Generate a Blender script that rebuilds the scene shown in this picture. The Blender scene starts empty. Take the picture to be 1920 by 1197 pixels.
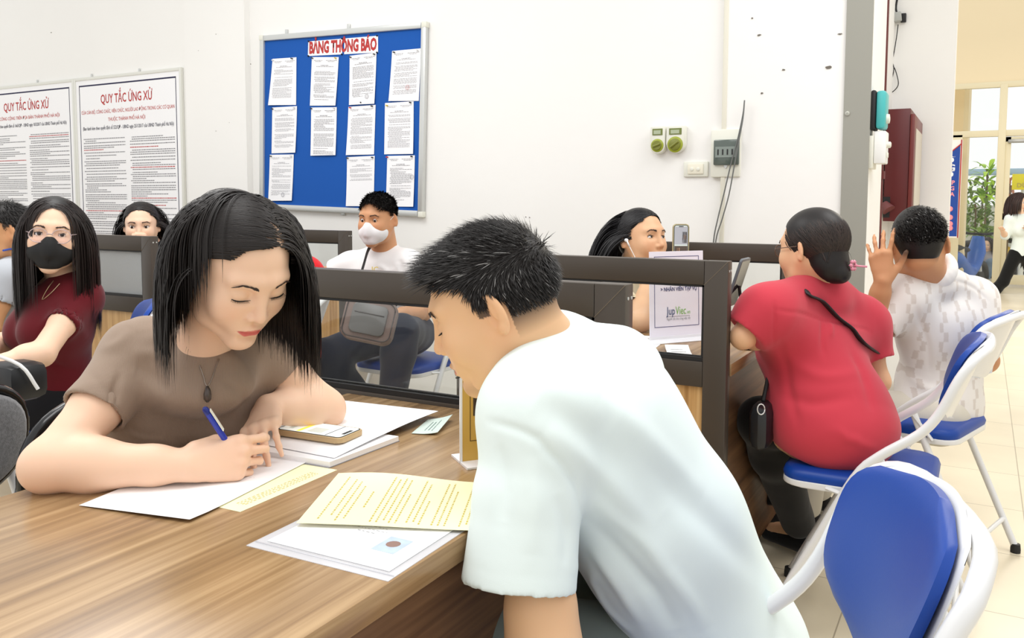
import bpy, bmesh, math, random
import numpy as np
from mathutils import Vector, Matrix, noise as mnoise

random.seed(7); rng = np.random.default_rng(11)
C = bpy.context.scene.collection
PI = math.pi
# ------------------------------------------------------------ camera, sky, lamps, exposure
FPX, CX0, CY0, IW, IH = 1592.0, 960.0, 500.0, 1920, 1197
PITCH, ROLL, YAW = math.radians(4.35), math.radians(0.16), math.radians(28.95)
CAMP = np.array([0.0, 0.0, 1.2])
_fw = np.array([-math.sin(YAW)*math.cos(PITCH), math.cos(YAW)*math.cos(PITCH), -math.sin(PITCH)])
_r0 = np.array([math.cos(YAW), math.sin(YAW), 0.0]); _u0 = np.cross(_r0, _fw)
RT = _r0*math.cos(ROLL) + _u0*math.sin(ROLL); UP = np.cross(RT, _fw); FW = _fw
cam_d = bpy.data.cameras.new('camera'); cam = bpy.data.objects.new('camera', cam_d); C.objects.link(cam)
cam_d.sensor_fit = 'HORIZONTAL'; cam_d.sensor_width = 36.0; cam_d.lens = 36.0*FPX/IW
cam_d.shift_y = -(IH/2 - CY0)/IW; cam_d.clip_start = 0.05; cam_d.clip_end = 200
_m = Matrix(((RT[0], UP[0], -FW[0], CAMP[0]), (RT[1], UP[1], -FW[1], CAMP[1]), (RT[2], UP[2], -FW[2], CAMP[2]), (0, 0, 0, 1)))
cam.matrix_world = _m
bpy.context.scene.camera = cam
vs = bpy.context.scene.view_settings
vs.view_transform = 'Standard'; vs.look = 'None'; vs.gamma = 1.0; vs.use_curve_mapping = False; vs.exposure = 0.32
W = bpy.data.worlds.new('world'); bpy.context.scene.world = W; W.use_nodes = True
_bg = W.node_tree.nodes['Background']; _bg.inputs[0].default_value = (1.0, 0.995, 0.985, 1); _bg.inputs[1].default_value = 0.85
def area(name, loc, size, power, rot=(0, 0, 0), col=(1, 0.99, 0.975)):
    l = bpy.data.lights.new(name, 'AREA'); l.shape = 'RECTANGLE'; l.size, l.size_y = size; l.energy = power; l.color = col
    o = bpy.data.objects.new(name, l); o.location = loc; o.rotation_euler = rot; C.objects.link(o); return o
area('ceiling_lamp', (-0.9, 0.7, 3.3), (1.4, 1.4), 26)
area('ceiling_lamp', (-3.0, 1.8, 3.3), (1.4, 1.4), 34)
area('ceiling_lamp', (0.6, 3.0, 3.3), (1.4, 1.4), 30)
area('ceiling_lamp', (0.8, 9.0, 3.6), (2.4, 2.4), 130, col=(1, 0.93, 0.8))
try:
    bpy.context.scene.cycles.max_bounces = 8; bpy.context.scene.cycles.transparent_max_bounces = 12
except Exception: pass

# pixel helpers: a pixel of the 1920x1197 frame and a distance or a real plane -> a point in the room (metres)
def ray(px, py): return FW + RT*(px-CX0)/FPX - UP*(py-CY0)/FPX
def D(px, py, d): return CAMP + ray(px, py)*d
def Zp(px, py, z): r = ray(px, py); return CAMP + r*(z-CAMP[2])/r[2]
def Yp(px, py, y): r = ray(px, py); return CAMP + r*y/r[1]
def Xp(px, py, x): r = ray(px, py); return CAMP + r*x/r[0]
def unit(v): v = np.asarray(v, float); n = np.linalg.norm(v); return v/n if n > 1e-9 else v
def lerp(a, b, t): return np.asarray(a, float)*(1-t) + np.asarray(b, float)*t

# ------------------------------------------------------------ materials
MATS = {}
def srgb(c):
    return tuple((x/12.92 if x <= 0.04045 else ((x+0.055)/1.055)**2.4) for x in c)
def rgb(r, g, b): return srgb((r/255, g/255, b/255))
def mat(name, col, rough=0.5, metal=0.0, spec=0.5, sss=0.0, coat=0.0, attr=False, bump=None, var=None, emit=None, alpha=None, sheen=0.0, aniso=0):
    if name in MATS: return MATS[name]
    m = bpy.data.materials.new(name); m.use_nodes = True; MATS[name] = m
    nt = m.node_tree; b = nt.nodes['Principled BSDF']; N = nt.nodes.new; L = nt.links.new
    b.inputs['Base Color'].default_value = (*col, 1); b.inputs['Roughness'].default_value = rough
    b.inputs['Metallic'].default_value = metal; b.inputs['Specular IOR Level'].default_value = spec
    b.inputs['Coat Weight'].default_value = coat; b.inputs['Sheen Weight'].default_value = sheen
    if sss:
        b.inputs['Subsurface Weight'].default_value = sss; b.inputs['Subsurface Radius'].default_value = (0.9, 0.35, 0.2)
        b.inputs['Subsurface Scale'].default_value = 0.012
    out = None
    if attr:
        a = N('ShaderNodeAttribute'); a.attribute_name = 'col'; out = a.outputs['Color']
    if var:   # (scale vector, amount, detail): mild variation of the thing's own colour
        tc = N('ShaderNodeTexCoord'); mp = N('ShaderNodeMapping'); mp.inputs['Scale'].default_value = var[0]
        nz = N('ShaderNodeTexNoise'); nz.inputs['Scale'].default_value = 1.0; nz.inputs['Detail'].default_value = 4
        L(tc.outputs['Object'], mp.inputs[0]); L(mp.outputs[0], nz.inputs[0])
        mr = N('ShaderNodeMapRange'); mr.inputs[3].default_value = 1-var[1]; mr.inputs[4].default_value = 1+var[1]*0.6
        mr.inputs[1].default_value = 0.3; mr.inputs[2].default_value = 0.7
        L(nz.outputs[0], mr.inputs[0])
        mx = N('ShaderNodeVectorMath'); mx.operation = 'SCALE'
        if out: L(out, mx.inputs[0])
        else: mx.inputs[0].default_value = col
        L(mr.outputs[0], mx.inputs['Scale']); out = mx.outputs[0]
    if out: L(out, b.inputs['Base Color'])
    if bump:  # (scale vector, strength, distance)
        tc = N('ShaderNodeTexCoord'); mp = N('ShaderNodeMapping'); mp.inputs['Scale'].default_value = bump[0]
        nz = N('ShaderNodeTexNoise'); nz.inputs['Scale'].default_value = 1.0; nz.inputs['Detail'].default_value = 3
        bp = N('ShaderNodeBump'); bp.inputs['Strength'].default_value = bump[1]; bp.inputs['Distance'].default_value = bump[2]
        L(tc.outputs['Object'], mp.inputs[0]); L(mp.outputs[0], nz.inputs[0]); L(nz.outputs[0], bp.inputs['Height']); L(bp.outputs[0], b.inputs['Normal'])
    if emit: b.inputs['Emission Color'].default_value = (*emit[0], 1); b.inputs['Emission Strength'].default_value = emit[1]
    if alpha is not None: b.inputs['Alpha'].default_value = alpha
    return m
def wood(name, c1, c2, c3, axis, rough=0.3, scale=1.0):
    m = bpy.data.materials.new(name); m.use_nodes = True; MATS[name] = m
    nt = m.node_tree; b = nt.nodes['Principled BSDF']; N = nt.nodes.new; L = nt.links.new
    tc = N('ShaderNodeTexCoord'); mp = N('ShaderNodeMapping'); s = [46*scale]*3; s[axis] = 1.3*scale; mp.inputs['Scale'].default_value = s
    nz = N('ShaderNodeTexNoise'); nz.inputs['Scale'].default_value = 1; nz.inputs['Detail'].default_value = 5; nz.inputs['Roughness'].default_value = 0.55; nz.inputs['Distortion'].default_value = 0.25
    mp2 = N('ShaderNodeMapping'); s2 = [9*scale]*3; s2[axis] = 0.5*scale; mp2.inputs['Scale'].default_value = s2
    n2 = N('ShaderNodeTexNoise'); n2.inputs['Scale'].default_value = 1; n2.inputs['Detail'].default_value = 2; n2.inputs['Distortion'].default_value = 0.4
    L(tc.outputs['Object'], mp.inputs[0]); L(mp.outputs[0], nz.inputs[0]); L(tc.outputs['Object'], mp2.inputs[0]); L(mp2.outputs[0], n2.inputs[0])
    mx = N('ShaderNodeMix'); mx.data_type = 'FLOAT'; mx.inputs[0].default_value = 0.42
    L(nz.outputs[0], mx.inputs[2]); L(n2.outputs[0], mx.inputs[3])
    r = N('ShaderNodeValToRGB'); e = r.color_ramp.elements
    e[0].position = 0.36; e[0].color = (*c1, 1); e[1].position = 0.64; e[1].color = (*c3, 1); k = e.new(0.5); k.color = (*c2, 1)
    L(mx.outputs[0], r.inputs[0]); L(r.outputs[0], b.inputs['Base Color']); b.inputs['Roughness'].default_value = rough
    bp = N('ShaderNodeBump'); bp.inputs['Strength'].default_value = 0.08; bp.inputs['Distance'].default_value = 0.001; L(nz.outputs[0], bp.inputs['Height']); L(bp.outputs[0], b.inputs['Normal'])
    return m
M_WALL = mat('wall_paint', rgb(240, 239, 236), 0.85, bump=((14, 14, 14), 0.12, 0.01), var=((1.3, 1.3, 1.3), 0.015))
M_CREAM = mat('cream_wall', rgb(240, 224, 190), 0.8)
M_DESK = wood('walnut_laminate', rgb(126, 97, 66), rgb(154, 123, 86), rgb(184, 153, 113), 1, 0.24, 1.25)
M_DESKX = wood('walnut_laminate_side', rgb(74, 50, 34), rgb(104, 74, 50), rgb(134, 100, 70), 1, 0.45)
M_OAK = wood('oak_panel', rgb(158, 116, 66), rgb(192, 150, 96), rgb(214, 176, 122), 2, 0.45, 1.4)
M_FRAME = mat('dark_brown_frame', rgb(66, 58, 50), 0.42, var=((3, 3, 3), 0.04))
M_BLACK = mat('black_rubber', rgb(24, 24, 26), 0.6)
M_WHITEMETAL = mat('white_painted_metal', rgb(226, 227, 228), 0.32, coat=0.3)
M_BLUEVINYL = mat('blue_vinyl', rgb(10, 62, 150), 0.40, spec=0.35, bump=((300, 300, 300), 0.08, 0.001))
M_PAPER = mat('white_paper', rgb(246, 246, 248), 0.75)
M_YPAPER = mat('yellow_paper', rgb(255, 250, 208), 0.75)
M_INK = mat('grey_ink', rgb(138, 138, 142), 0.8)
M_INK2 = mat('dark_ink', rgb(50, 50, 70), 0.8)
M_REDINK = mat('red_ink', rgb(186, 52, 50), 0.7)
M_YINK = mat('olive_ink', rgb(206, 188, 96), 0.8)
M_ALU = mat('aluminium_frame', rgb(205, 207, 205), 0.35, metal=0.5)
M_BOARD = mat('blue_felt', rgb(8, 84, 172), 0.9, bump=((400, 400, 400), 0.2, 0.001))
M_PLASTIC = mat('ivory_plastic', rgb(226, 226, 214), 0.4)
M_GREYCLAD = mat('grey_cladding', rgb(150, 149, 140), 0.5)
M_MAROON = mat('maroon_paint', rgb(92, 24, 26), 0.4, var=((4, 4, 4), 0.1))
M_CREAMFRAME = mat('cream_door_frame', rgb(232, 222, 190), 0.5)
def glass_mat(name, tint=(1, 1, 1), refl=0.12, haze=0.0, hazecol=(0.9, 0.92, 0.92)):
    m = bpy.data.materials.new(name); m.use_nodes = True; nt = m.node_tree; nt.nodes.clear(); N = nt.nodes.new; L = nt.links.new
    o = N('ShaderNodeOutputMaterial'); t = N('ShaderNodeBsdfTransparent'); t.inputs[0].default_value = (*tint, 1)
    g = N('ShaderNodeBsdfGlossy'); g.inputs['Roughness'].default_value = 0.02; fr = N('ShaderNodeFresnel'); fr.inputs[0].default_value = 1.28
    mx = N('ShaderNodeMixShader'); L(fr.outputs[0], mx.inputs[0]); L(t.outputs[0], mx.inputs[1]); L(g.outputs[0], mx.inputs[2])
    last = mx
    if haze:
        d = N('ShaderNodeBsdfDiffuse'); d.inputs[0].default_value = (*hazecol, 1); m2 = N('ShaderNodeMixShader'); m2.inputs[0].default_value = haze
        L(mx.outputs[0], m2.inputs[1]); L(d.outputs[0], m2.inputs[2]); last = m2
    L(last.outputs[0], o.inputs[0]); return m
M_GLASS = glass_mat('partition_glass', (0.97, 0.985, 0.98), haze=0.015)
M_HAZEGLASS = glass_mat('hazy_glass', (0.97, 0.985, 0.98), haze=0.24)  # clear pane with an even pale veil mixed in
M_SLEEVE = glass_mat('clear_plastic', (1, 1, 1), haze=0.42, hazecol=(0.95, 0.95, 0.98))

# ------------------------------------------------------------ mesh helpers
def new_obj(name, me, m=None, parent=None):
    o = bpy.data.objects.new(name, me); C.objects.link(o)
    if m is not None:
        for mm in (m if isinstance(m, (list, tuple)) else [m]): me.materials.append(mm)
    if parent is not None: o.parent = parent
    return o
def tag(o, label=None, cat=None, group=None, kind=None):
    if label: o['label'] = label
    if cat: o['category'] = cat
    if group: o['group'] = group
    if kind: o['kind'] = kind
    return o
def thing(name, label, cat, loc=(0, 0, 0), rz=0.0, group=None):
    o = bpy.data.objects.new(name, None); C.objects.link(o); o.location = tuple(loc); o.rotation_euler = (0, 0, rz); o.empty_display_size = 0.05
    return tag(o, label, cat, group)
def fin(bm, name, m, parent=None, smooth=False, ang=None):
    me = bpy.data.meshes.new(name); bm.normal_update(); bm.to_mesh(me); bm.free()
    if smooth:
        me.polygons.foreach_set('use_smooth', [True]*len(me.polygons))
        if ang: 
            try: me.set_sharp_from_angle(angle=math.radians(ang))
            except Exception: pass
    return new_obj(name, me, m, parent)
def bx(bm, lo, hi, bev=0.0, mi=0, M=None, seg=2):
    lo, hi = np.minimum(lo, hi), np.maximum(lo, hi)
    r = bmesh.ops.create_cube(bm, size=1.0); vs_ = r['verts']
    for v in vs_: v.co = Vector([lo[i] + (v.co[i]+0.5)*(hi[i]-lo[i]) for i in range(3)])
    if M is not None: bmesh.ops.transform(bm, matrix=M, verts=vs_)
    fs = set(f for v in vs_ for f in v.link_faces)
    for f in fs: f.material_index = mi
    if bev:
        es = set(e for f in fs for e in f.edges)
        r = bmesh.ops.bevel(bm, geom=list(es), offset=bev, segments=seg, profile=0.5, affect='EDGES', clamp_overlap=True)
        for f in r['faces']: f.material_index = mi
def box_obj(name, lo, hi, m, parent=None, bev=0.0, M=None):
    bm = bmesh.new(); bx(bm, lo, hi, bev, M=M); return fin(bm, name, m, parent, smooth=bev > 0, ang=40)
def frame_axes(t, hint=None):
    t = unit(t); h = np.array([0, 0, 1.0]) if hint is None else np.asarray(hint, float)
    if abs(np.dot(t, unit(h))) > 0.97: h = np.array([1.0, 0, 0]) if abs(t[0]) < 0.9 else np.array([0, 1.0, 0])
    a = unit(np.cross(h, t)); b = np.cross(t, a); return a, b
def catmull(pts, n=6):
    P = [np.asarray(p, float) for p in pts]; out = []
    if len(P) < 3: return P
    Q = [2*P[0]-P[1]] + P + [2*P[-1]-P[-2]]
    for i in range(1, len(Q)-2):
        for k in range(n):
            t = k/n; a, b, c, d = Q[i-1], Q[i], Q[i+1], Q[i+2]
            out.append(0.5*((2*b)+(-a+c)*t+(2*a-5*b+4*c-d)*t*t+(-a+3*b-3*c+d)*t**3))
    out.append(P[-1]); return out
def tube(bm, pts, r, seg=10, smooth=0, mi=0, flat=1.0, hint=None, caps=True):
    if smooth: pts = catmull(pts, smooth)
    P = [np.asarray(p, float) for p in pts]; n = len(P); rr = r if hasattr(r, '__len__') else [r]*n
    if len(rr) != n: rr = np.interp(np.linspace(0, 1, n), np.linspace(0, 1, len(rr)), rr)
    rings = []; prev = None
    for i in range(n):
        t = unit(P[min(i+1, n-1)] - P[max(i-1, 0)])
        if prev is None: a, b = frame_axes(t, hint)
        else:
            a = unit(prev - t*np.dot(prev, t)); b = np.cross(t, a)
        prev = a
        rings.append([bm.verts.new(P[i] + rr[i]*(a*math.cos(2*PI*k/seg) + b*flat*math.sin(2*PI*k/seg))) for k in range(seg)])
    for i in range(n-1):
        for k in range(seg):
            f = bm.faces.new((rings[i][k], rings[i][(k+1) % seg], rings[i+1][(k+1) % seg], rings[i+1][k])); f.material_index = mi; f.smooth = True
    if caps:
        for q in (rings[0][::-1], rings[-1]):
            f = bm.faces.new(q); f.material_index = mi
def tube_obj(name, pts, r, m, parent=None, **k):
    bm = bmesh.new(); tube(bm, pts, r, **k); return fin(bm, name, m, parent, smooth=True, ang=50)
def prism(bm, outline, o, ax, ay, az, depth, mi=0, bev=0.0):
    """outline of (u,v) in the plane o + u*ax + v*ay, given thickness depth along az"""
    o, ax, ay, az = [np.asarray(q, float) for q in (o, ax, ay, az)]
    a = [bm.verts.new(o + u*ax + v*ay) for u, v in outline]; b = [bm.verts.new(o + u*ax + v*ay + az*depth) for u, v in outline]
    n = len(a); fs = [bm.faces.new(a[::-1]), bm.faces.new(b)]
    for i in range(n): fs.append(bm.faces.new((a[i], a[(i+1) % n], b[(i+1) % n], b[i])))
    for f in fs: f.material_index = mi
    if bev:
        es = list(set(fs[0].edges) | set(fs[1].edges))
        bmesh.ops.bevel(bm, geom=es, offset=bev, segments=3, profile=0.5, affect='EDGES', clamp_overlap=True)
def rounded(w, h, r, n=6, cx=0, cy=0):
    out = []
    for sx, sy, a0 in ((1, 1, 0), (-1, 1, 90), (-1, -1, 180), (1, -1, 270)):
        for k in range(n+1):
            a = math.radians(a0 + 90*k/n); out.append((cx + sx*(w/2-r) + r*math.cos(a), cy + sy*(h/2-r) + r*math.sin(a)))
    return out
def lathe(bm, prof, o=(0, 0, 0), seg=20, M=None):
    rings = []
    for r, z in prof:
        ring = []
        for k in range(seg):
            p = Vector((r*math.cos(2*PI*k/seg), r*math.sin(2*PI*k/seg), z))
            if M is not None: p = M @ p
            ring.append(bm.verts.new(p + Vector(o)))
        rings.append(ring)
    for i in range(len(rings)-1):
        for k in range(seg): bm.faces.new((rings[i][k], rings[i][(k+1) % seg], rings[i+1][(k+1) % seg], rings[i+1][k]))
    bm.faces.new(rings[0][::-1]); bm.faces.new(rings[-1])
def basis(ax, ay, az, o=(0, 0, 0)):
    return Matrix(((ax[0], ay[0], az[0], o[0]), (ax[1], ay[1], az[1], o[1]), (ax[2], ay[2], az[2], o[2]), (0, 0, 0, 1)))
def text_obj(name, s, o, ax, ay, height, m, parent=None, width=None, bold=0.0, depth=0.0006, align='CENTER', shear=0.0):
    """writing laid on the plane at o (baseline), running along ax, upright along ay"""
    cu = bpy.data.curves.new(name, 'FONT'); cu.body = s; cu.align_x = align; cu.size = 1.0; cu.offset = bold; cu.extrude = 0.0; cu.resolution_u = 2; cu.shear = shear
    t = bpy.data.objects.new(name + '_src', cu); C.objects.link(t); bpy.context.view_layer.update()
    dg = bpy.context.evaluated_depsgraph_get(); me = bpy.data.meshes.new_from_object(t.evaluated_get(dg)); me.name = name
    bpy.data.objects.remove(t); 
    if len(me.vertices) == 0: return None
    co = np.zeros(len(me.vertices)*3); me.vertices.foreach_get('co', co); co = co.reshape(-1, 3)
    w0 = co[:, 0].max()-co[:, 0].min(); sy = height/0.69; sx = sy if width is None else width/w0
    ax, ay = unit(ax), unit(ay); az = np.cross(ax, ay)
    out = np.asarray(o, float) + np.outer(co[:, 0]*sx, ax) + np.outer(co[:, 1]*sy, ay) + az*depth
    me.vertices.foreach_set('co', out.ravel()); me.materials.clear()
    return new_obj(name, me, m, parent)
def lines_mesh(bm, o, ax, ay, rows, depth=0.0006, mi=0, seed=0):
    """rows of (x0, x1, y, h): printed lines broken into word-sized dashes"""
    r = random.Random(seed); ax, ay = unit(ax), unit(ay); az = np.cross(ax, ay); o = np.asarray(o, float) + az*depth
    for x0, x1, y, h in rows:
        x = x0
        while x < x1 - h*0.5:
            w = min(h*r.uniform(1.2, 4.0), x1-x)
            q = [bm.verts.new(o + ax*u + ay*v) for u, v in ((x, y), (x+w, y), (x+w, y+h), (x, y+h))]
            bm.faces.new(q).material_index = mi; x += w + h*0.7
# ------------------------------------------------------------ the room
YW = 4.0
def struct(name, lo, hi, m, bev=0.0): return tag(box_obj(name, lo, hi, m, None, bev), kind='structure')
def floor_mat():
    m = bpy.data.materials.new('cream_floor_tiles'); m.use_nodes = True; nt = m.node_tree; b = nt.nodes['Principled BSDF']; N = nt.nodes.new; L = nt.links.new
    tc = N('ShaderNodeTexCoord'); mp = N('ShaderNodeMapping'); mp.inputs['Location'].default_value = (0.316, -0.298+0.5, 0)
    br = N('ShaderNodeTexBrick'); br.offset = 0.0; br.squash = 1.0
    br.inputs['Color1'].default_value = (*rgb(226, 215, 190), 1); br.inputs['Color2'].default_value = (*rgb(220, 208, 182), 1); br.inputs['Mortar'].default_value = (*rgb(170, 158, 136), 1)
    br.inputs['Scale'].default_value = 1.0; br.inputs['Mortar Size'].default_value = 0.0022; br.inputs['Brick Width'].default_value = 0.5; br.inputs['Row Height'].default_value = 0.5; br.inputs['Mortar Smooth'].default_value = 0.1
    nz = N('ShaderNodeTexNoise'); nz.inputs['Scale'].default_value = 2.2; nz.inputs['Detail'].default_value = 6
    mr = N('ShaderNodeMapRange'); mr.inputs[1].default_value = 0.3; mr.inputs[2].default_value = 0.7; mr.inputs[3].default_value = 0.9; mr.inputs[4].default_value = 1.05
    L(tc.outputs['Object'], mp.inputs[0]); L(mp.outputs[0], br.inputs[0]); L(tc.outputs['Object'], nz.inputs[0]); L(nz.outputs[0], mr.inputs[0])
    mx = N('ShaderNodeVectorMath'); mx.operation = 'SCALE'; L(br.outputs[0], mx.inputs[0]); L(mr.outputs[0], mx.inputs['Scale']); L(mx.outputs[0], b.inputs['Base Color'])
    b.inputs['Roughness'].default_value = 0.28; return m
M_FLOOR = floor_mat()
struct('floor', (-9, -2.5, -0.06), (6, 15.4, 0.0), M_FLOOR)
wall_back = struct('wall_back', (-9, YW, 0), (-1.075, YW+0.25, 3.4), M_WALL)
XE = -0.444
# the wall's right-hand pier and its end face, the strip where plaster meets pier, the grey cladding
struct('wall_pier', (-1.075, YW-0.02, 0), (XE, YW+0.55, 3.4), M_WALL)
struct('trim_1', (-1.083, YW-0.026, 0), (-1.062, YW-0.004, 3.4), mat('old_conduit', rgb(222, 219, 204), 0.6), 0.003)
gp = struct('trim_2', (-0.548, YW-0.032, 0), (XE+0.004, YW-0.018, 3.4), M_GREYCLAD)
# shallow pilaster between the posters and the notice board
_a = Yp(363, 300, YW)[0]; _b = Yp(474, 300, YW)[0]
struct('wall_pilaster', (_a, YW-0.05, 0), (_b, YW+0.02, 3.4), M_WALL)
# screws and plaster damage
bm = bmesh.new(); M_CHIP = mat('chipped_plaster', rgb(110, 104, 96), 0.9)
for px, py, s in ((1410, 34, 5), (1423, 66, 8), (1469, 131, 6), (1555, 126, 9), (1428, 175, 6), (1575, 64, 5), (96, 61, 4), (157, 62, 0), (405, 64, 3), (470, 120, 4), (986, 407, 3), (993, 408, 3), (372, 95, 2),
                  (1393, 375, 4), (1396, 398, 5), (1395, 418, 4), (1388, 430, 3), (430, 230, 2), (405, 246, 3), (1440, 205, 0), (1395, 260, 2)):
    if s == 0: continue
    yy = YW-0.0215 if px > 1404 else (YW-0.0515 if 363 < px < 474 else YW-0.0015)
    c = Yp(px, py, yy); n = 9
    ou = [(s*0.0010*random.uniform(0.6, 1.7)*math.cos(2*PI*k/n)*(1.5 if px > 1500 else 1), s*0.0008*random.uniform(0.5, 1.2)*math.sin(2*PI*k/n)) for k in range(n)]
    prism(bm, ou, c, (1, 0, 0), (0, 0, 1), (0, -1, 0), 0.0012)
tag(fin(bm, 'trim_3', M_CHIP), kind='structure')
bm = bmesh.new(); c = Yp(1589, 213, YW-0.032); lathe(bm, [(0.010, 0), (0.010, 0.004), (0.004, 0.005), (0.004, 0.003)], c, 16, basis((1, 0, 0), (0, 0, 1), (0, -1, 0)))
tag(fin(bm, 'trim_4', mat('screw_cap', rgb(180, 180, 170), 0.4, metal=0.6), None, True, 40), kind='structure')
struct('baseboard_back', (-9, YW-0.012, 0), (-1.08, YW, 0.10), mat('skirting', rgb(196, 194, 186), 0.6), 0.002)
# corridor behind: pier with the junction box, cream far wall with the glazed door, all parallel to the back wall
YP = 5.6
xr = Yp(1784, 300, YP)[0]
struct('wall_corridor', (-0.62, YP, 0), (xr, YP+0.12, 4.2), M_WALL)
struct('wall_left_corridor', (-0.62, YW+0.55, 0), (-0.50, YP, 4.2), M_WALL)
YD = 14.19
struct('wall_far', (-3.0, YD, 2.88), (7, YD+0.2, 6.5), M_CREAM)
struct('wall_far_left', (-3.0, YD, 0), (-0.62, YD+0.2, 2.88), M_CREAM)
struct('wall_right', (5.9, 2.0, 0), (6.0, YD, 4.2), M_WALL)
def yd(px, py): return Yp(px, py, YD)
xm0, xm1 = yd(1874, 300)[0], yd(1881, 300)[0]
bm = bmesh.new()
bx(bm, (-0.62, YD-0.03, 2.86), (7, YD+0.06, 2.94), 0.004)
bx(bm, (-0.62, YD-0.03, 2.16), (7, YD+0.06, 2.25), 0.004)
bx(bm, (xm0-0.03, YD-0.04, 0), (xm1+0.02, YD+0.06, 2.9), 0.004)
bx(bm, (xm1+1.15, YD-0.04, 0), (xm1+1.25, YD+0.06, 2.9), 0.004)
bx(bm, (-0.62, YD-0.03, 0), (-0.30, YD+0.05, 2.2), 0.004)
bx(bm, (-0.30, YD-0.02, 0.0), (xm0, YD+0.04, 0.06), 0.004)
tag(fin(bm, 'window_1', M_CREAMFRAME, None, True, 40), kind='structure')
w1 = bpy.data.objects['window_1']
box_obj('window_pane', (-0.30, YD+0.0, 0.06), (xm0, YD+0.008, 2.86), M_GLASS, w1)
d1 = thing('door_1', None, None); tag(d1, kind='structure')
bm = bmesh.new()
for lo, hi in (((xm1+0.02, YD-0.02, 0.03), (xm1+0.09, YD+0.03, 2.15)), ((xm1+1.06, YD-0.02, 0.03), (xm1+1.13, YD+0.03, 2.15)), ((xm1+0.02, YD-0.02, 0.03), (xm1+1.13, YD+0.03, 0.17)), ((xm1+0.02, YD-0.02, 2.08), (xm1+1.13, YD+0.03, 2.15)), ((xm1+0.02, YD-0.02, 0.96), (xm1+1.13, YD+0.03, 1.06))): bx(bm, lo, hi, 0.003)
fin(bm, 'door_frame', M_CREAMFRAME, d1, True, 40)
box_obj('door_pane', (xm1+0.05, YD, 0.1), (xm1+1.1, YD+0.008, 2.1), M_GLASS, d1)
box_obj('door_closer', (xm1+0.05, YD-0.07, 2.06), (xm1+0.30, YD-0.02, 2.11), mat('steel', rgb(160, 160, 158), 0.35, metal=0.7), d1, 0.006)
# ------------------------------------------------------------ desks and glazed partitions
def desk(name, label, x0, x1, y0, y1, group, gable=None):
    t = thing(name, label, 'desk', ((x0+x1)/2, (y0+y1)/2, 0), group=group); o = np.array([(x0+x1)/2, (y0+y1)/2, 0])
    box_obj('desktop', np.array([x0, y0, 0.715])-o, np.array([x1, y1, 0.75])-o, M_DESK, t, 0.0015)
    box_obj('front_panel', np.array([x1-0.045, y0+0.02, 0.06])-o, np.array([x1-0.025, y1-0.02, 0.7148])-o, M_DESKX, t)
    box_obj('side_panel', np.array([x0+0.09, y0+0.015, 0])-o, np.array([x1-0.046, y0+0.035, 0.7148])-o, M_DESKX, t)
    box_obj('side_panel', np.array([x0+0.09, y1-0.035, 0])-o, np.array([x1-0.046, y1-0.015, 0.7148])-o, M_DESKX, t)
    return t
G_DESK = 'walnut office desks'
desk('office_desk', 'walnut laminate desk in the foreground covered with papers and a phone', -1.292, -0.597, 0.12, 1.537, G_DESK)
desk('office_desk', 'walnut laminate desk with the recruitment sign, beside the woman in the red shirt', -1.292, -0.597, 2.345, 3.33, G_DESK)
desk('office_desk', 'pale-topped desk behind the left glass partition in front of the woman in black', -4.45, -3.42, 2.63, 3.02, G_DESK)
def partition(label, x0, x1, y, ztop=1.04, th=0.042, glass=M_GLASS, post=0.066, group='brown framed glass desk partitions'):
    """floor-standing frame: glass above desk height, oak panel below"""
    t = thing('desk_partition', label, 'partition', (x0, y, 0), group=group); w = x1-x0; b = 0.0025
    def fr(nm, lo, hi): return box_obj(nm, lo, hi, M_FRAME, t, b)
    fr('post', (0, 0, 0), (post, th, ztop)); fr('post', (w-post, 0, 0), (w, th, ztop))
    fr('top_rail', (post+0.0005, 0.0005, ztop-0.068), (w-post-0.0005, th-0.0005, ztop-0.0003))
    fr('middle_rail', (post+0.0005, 0.0005, 0.685), (w-post-0.0005, th-0.0005, 0.757))
    bm = bmesh.new(); bx(bm, (post+0.001, 0.004, 0.7575), (w-post-0.001, 0.012, 0.769)); bx(bm, (post+0.001, th-0.012, 0.7575), (w-post-0.001, th-0.004, 0.769))
    bx(bm, (post+0.0005, 0.004, 0.77), (post+0.006, 0.012, ztop-0.069)); bx(bm, (w-post-0.006, 0.004, 0.77), (w-post-0.0005, 0.012, ztop-0.069))
    bx(bm, (post+0.001, 0.004, ztop-0.074), (w-post-0.001, 0.012, ztop-0.0685)); fin(bm, 'glazing_bead', M_BLACK, t)
    box_obj('glass_pane', (post+0.002, 0.014, 0.76), (w-post-0.002, 0.019, ztop-0.07), glass, t)
    box_obj('wood_panel', (post+0.001, 0.010, 0.05), (w-post-0.001, 0.026, 0.6845), M_OAK, t)
    for yy in (0.013, 0.031):
        bm = bmesh.new(); lathe(bm, [(0.0035, 0), (0.0035, 0.0015), (0.001, 0.002)], (w, yy, ztop-0.028), 10, basis((0, 1, 0), (0, 0, 1), (1, 0, 0)))
        fin(bm, 'rivet', M_ALU, t)
    for xa, xb in ((w-0.001, w-post), (0.001, post)): tube_obj('mitre_seam', [(xa, -0.0002, ztop-0.001), (xb, -0.0002, ztop-0.068)], 0.0005, mat('seam', rgb(120, 104, 84), 0.6), t, seg=4)
    return t
partition('brown framed glass partition at the end of the foreground desk', -1.478, -0.600, 1.54)
partition('brown framed glass partition in front of the recruitment sign', -1.478, -0.600, 2.30)
partition('brown framed partition nearest the back wall, behind the woman in the coral blouse', -1.32, -0.600, 3.335)
partition('brown framed hazy glass partition on the left in front of the woman in black', -4.48, -3.28, 2.56, glass=M_HAZEGLASS)
partition('brown framed partition under the notice board, behind the person in bright red', -4.3, -3.03, 3.62)
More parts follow.
